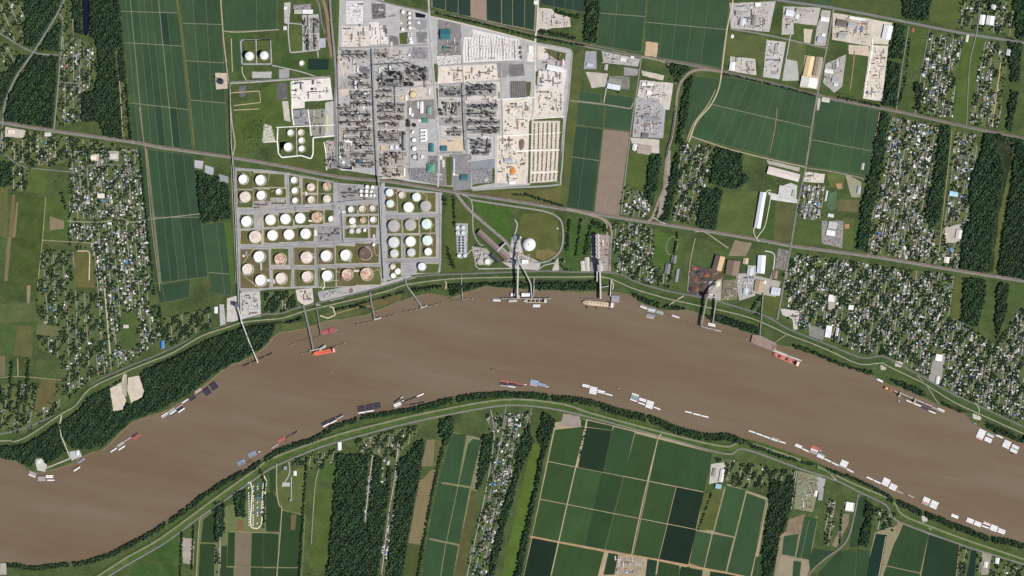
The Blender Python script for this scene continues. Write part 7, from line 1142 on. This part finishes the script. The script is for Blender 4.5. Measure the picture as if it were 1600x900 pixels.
fill('stored_equipment', [[(455,128),(515,124),(519,154),(456,158)],[(534,41),(577,41),(577,73),(534,73)],[(578,36),(592,36),(593,68),(579,68)],[(594,40),(604,40),(606,68),(596,68)],[(580,5),(602,6),(603,28),(582,30)],[(605,10),(620,12),(620,28),(606,30)],[(612,78),(634,77),(634,96),(614,94)],[(690,106),(776,102),(780,122),(688,128)],[(842,74),(880,84),(880,135),(842,138)],[(842,112),(880,112),(878,138),(842,138)],[(838,142),(880,140),(878,178),(832,182)],[(788,158),(830,156),(828,208),(788,208)],[(778,214),(828,212),(822,284),(778,284)],[(459,172),(480,172),(482,195),(460,195)],[(483,172),(508,172),(508,210),(486,210)],[(684,32),(718,40),(718,86),(685,88)],[(509,222),(524,222),(527,262),(511,262)]], .075, (1.6, 6), mixc)
fill('stored_equipment', [[(1141,8),(1208,6),(1200,48),(1144,42)],[(1142,90),(1178,93),(1180,116),(1140,108)],[(1199,64),(1226,68),(1216,122),(1194,118)],[(1224,12),(1280,14),(1240,34),(1222,52)],[(1304,24),(1362,34),(1358,70),(1304,60)],[(1362,74),(1386,76),(1377,155),(1351,151)],[(1288,100),(1318,90),(1314,132),(1290,134)],[(843,14),(888,28),(888,42),(844,48)],[(942,82),(998,94),(996,103),(944,97)],[(1000,128),(1050,132),(1044,170),(998,152)],[(996,155),(1036,174),(1034,214),(990,212)],[(1256,268),(1288,273),(1286,285),(1257,283)],[(1152,430),(1178,430),(1178,460),(1156,466)],[(1130,440),(1152,438),(1150,466),(1128,468)],[(1224,484),(1248,487),(1246,510),(1238,500)],[(955,868),(1005,872),(1006,897),(962,897)],[(1248,740),(1282,748),(1270,798),(1244,794)],[(800,374),(812,378),(840,412),(806,418)],[(738,387),(758,390),(770,404),(742,410)],[(922,368),(950,372),(952,420),(924,420)],[(376,460),(405,457),(406,492),(378,497)],[(464,455),(487,452),(488,470),(468,472)],[(500,458),(556,448),(558,456),(502,468)]], .15, (1.6, 5), mixc + [c(236,236,236), c(214,214,216)], ang=-.15)
fill('parked_cars', [[(738,48),(811,63),(813,91),(726,96)],[(684,89),(719,87),(719,100),(685,101)],[(542,3),(566,3),(566,36),(542,36)],[(737,263),(770,263),(769,285),(739,286)],[(638,264),(664,264),(678,286),(642,278)],[(647,75),(667,76),(667,91),(645,91)],[(669,245),(683,245),(683,286),(669,283)],[(459,9),(485,7),(485,14),(459,14)],[(1217,390),(1231,393),(1226,420),(1212,418)],[(1286,346),(1316,346),(1314,386),(1286,380)]], .4, (2.1, 2.4), carc, (1.3, 1.7), rows=18)
fill('stacked_pipe_rows', [[(832,192),(873,191),(872,232),(831,233)],[(831,237),(872,236),(870,266),(830,268)],[(830,272),(870,270),(869,281),(829,284)]], .9, (1.5, 4), [c(150,140,124), c(120,114,104), c(176,164,146), c(98,94,88)], (1, 2.4), rows=6)
# dark planted strips between the rows of the great car park
for i in range(0):
    xa = 741 + i * 16.5 - (2 if i else 0); ya = 49 + i * 3.4
    road('planted_strip', [(xa, ya), (xa + 1.0, 95.5 - i * .6)], .8, 'grass', c(98,96,80), curve=False, z=2.2)
for j in range(7): road('planted_strip', [(799 + j * 3.3, 127), (800 + j * 3.3, 153)], .5, 'asphalt', c(96,92,94), curve=False, z=2.2, taken=False)

# mixed paving, worn ground and oil-dark stands inside the works
for _ in range(210):
    x, y = random.uniform(532, 782), random.uniform(4, 284)
    if 676 < x < 684: continue
    if random.random() < .35: x, y = random.uniform(372, 684), random.uniform(268, 440)
    w_, h_ = random.choice([(random.uniform(3, 12), random.uniform(1.2, 4)), (random.uniform(1.2, 4), random.uniform(3, 12))])
    q = [(x, y), (x + w_, y + w_ * .03), (x + w_ + .4, y + h_), (x + .4, y + h_)]
    if not inside([(532,2),(600,6),(668,22),(740,44),(782,54),(782,206),(772,284),(684,288),(600,272),(532,260)], np.array([x, x + w_]), np.array([y, y + h_])).all() and not inside([(370,268),(525,290),(590,300),(596,430),(380,450)], np.array([x, x + w_]), np.array([y, y + h_])).all(): continue
    if y > 266 and MASK[int(y):int(y + h_) + 1, int(x):int(x + w_) + 1].mean() > 2: continue
    sheet('paving', q, 'gravel', random.choice([c(206,202,200), c(146,146,150), c(128,128,132), c(196,190,184), c(170,168,172), c(216,206,194), c(112,112,118), c(232,228,224)]), taken=False, z=(2.3 if y > 266 else 1.5) + .012 * (_ % 40) * 0 + random.uniform(0, .04))
for i, (x, y, h) in enumerate(((612,103,75),(626,104,80),(640,100,90),(652,104,85),(598,118,60),(668,112,70),(560,176,62),(545,182,55),(574,200,60),(600,163,58),(742,134,66),(768,142,62),(748,170,64),(770,178,58),(752,192,60),(776,203,60),(478,34,60),(480,58,60),(502,36,55),(553,90,55))):
    t = thing('chimney_stack', f'tall slim stack casting a long shadow, {ORD[i]} in the works list from the boiler quarter' if False else f'tall slim works stack near {["the upper boiler yard, left","the upper boiler yard, second","the upper boiler yard, third","the upper boiler yard, right","the grey terrace","the pale works avenue","the west units, upper","the west units, far left","the west units, lower","the first inner rack","the upper east unit, left","the upper east unit, right","the second east unit, left","the second east unit, right","the third east unit, left","the lowest east unit, right","the northwest plant, top","the northwest plant, bottom","the curved rail siding","the first west unit"][i]}', 'stack', V(x, y, 0), group='works stacks')
    MB().cyl(0, 0, 3.2, 0, h, 12, r1=2.0).make('barrel', 'concrete', t, c(170,168,166)); MB().cyl(0, 0, 2.5, h, h + 1.5, 12).make('rim', 'steel', t, c(90,90,94)); MB().cyl(0, 0, 5.5, 0, 6, 12, r1=4).make('base', 'concrete', t, c(150,148,146))
# scrub on the rubble meadow
out = []
for _ in range(420):
    x, y = random.gauss(402, 16), random.gauss(205, 18)
    if inside([(370,180),(428,176),(430,240),(372,244)], np.array([x]), np.array([y]))[0]: r = random.uniform(1.5, 3.6); out.append((X(x), Y(y), r * .4, r, r * .8, leafcol(1.2)))
scatter('scrub', out)

for i in range(20):
    u = i / 19; xa = 727 + u * 85; yt = 50 + u * 13.5 if xa > 738 else 60; yb = 97 - u * 4; dk = i % 4 == 1
    road('planted_strip', [(xa, yt + 1), (xa + .8, yb - 1)], .9 if dk else .55, 'grass' if dk else 'asphalt', c(104,102,84) if dk else c(176,172,170), curve=False, z=2.2, taken=False)
# low pipe runs along the tank farm lanes
for pts, lb in (([(378,331),(448,326.5),(526,322.5)],'below the upper tanks'),([(376,388),(450,385.6),(590,376)],'above the fifth tank row'),([(458,419.4),(592,416.4)],'between the two lowest tank rows'),([(604,342.2),(686,339)],'across the right tank block'),([(605,411.6),(686,408)],'below the right tank block'),([(453.6,274),(455.4,322)],'beside the upper small column'),([(496,384),(500,446)],'right of the third lowest tank'),([(459.6,388),(461,446)],'left of the third lowest tank'),([(630,344),(631,402)],'down the right block, left aisle'),([(656.5,343),(657.5,402)],'down the right block, right aisle'),([(376,264.4),(448,269.4),(528,284)],'along the top fence of the tank farm')):
    rack(pts, .55, 3.4, f'low pipe run {lb}', c(150,150,150), 'pipe_run')
for pts in ([(397,388),(380,412),(381,430),(408,452)],[(402,350),(408,340),(411,372),(410,384)],[(366,322),(372,312)],[(390,268),(393,274)],[(526,424),(548,430),(556,420)],[(583,424),(592,420),(595,432)],[(585,384),(586,396),(592,400)],[(678,350),(672,362),(676,384)],[(618,300),(622,306),(630,308)],[(660,302),(668,306),(666,312)],[(424,300),(430,296),(434,300)],[(500,450),(508,440),(530,438)],[(400,448),(394,440)]):
    road('path', pts, .55, 'dirt', c(196,186,150), z=2.75, taken=False)

# small valves, pumps, cabins and pipe racks between the process units
fill('yard_pipework', [[(531,78),(581,78),(585,262),(532,262)],[(587,76),(633,76),(634,277),(594,277)],[(686,132),(782,130),(780,212),(688,214)],[(733,216),(771,214),(771,246),(735,250)],[(473,26),(499,24),(499,79),(474,80)]], .06, (1.2, 4.5), [c(120,120,126), c(150,148,148), c(96,98,104), c(190,188,186), c(236,236,236), c(168,150,132), c(214,210,206)], (2.5, 6))
for x0_, y0_, x1_, y1_ in ((531,140,584,141.2),(531,157,584,158.2),(587,148,633,149),(587,158.5,633,159.5),(589,189,634,190),(590,202,634,203.2),(531,197.5,585,198.6),(533,234.4,586,235.4),(591,226,634,227)):
    road('works_lane', [(x0_, (y0_ + y1_) / 2), (x1_, (y0_ + y1_) / 2 - .8)], 1.0, 'asphalt', c(206,200,196), z=2.9, curve=False, taken=False)

sheet('yard', [(336,114),(354,114),(356,138),(338,140)], 'gravel', c(196,180,162), z=1.85, taken=False)
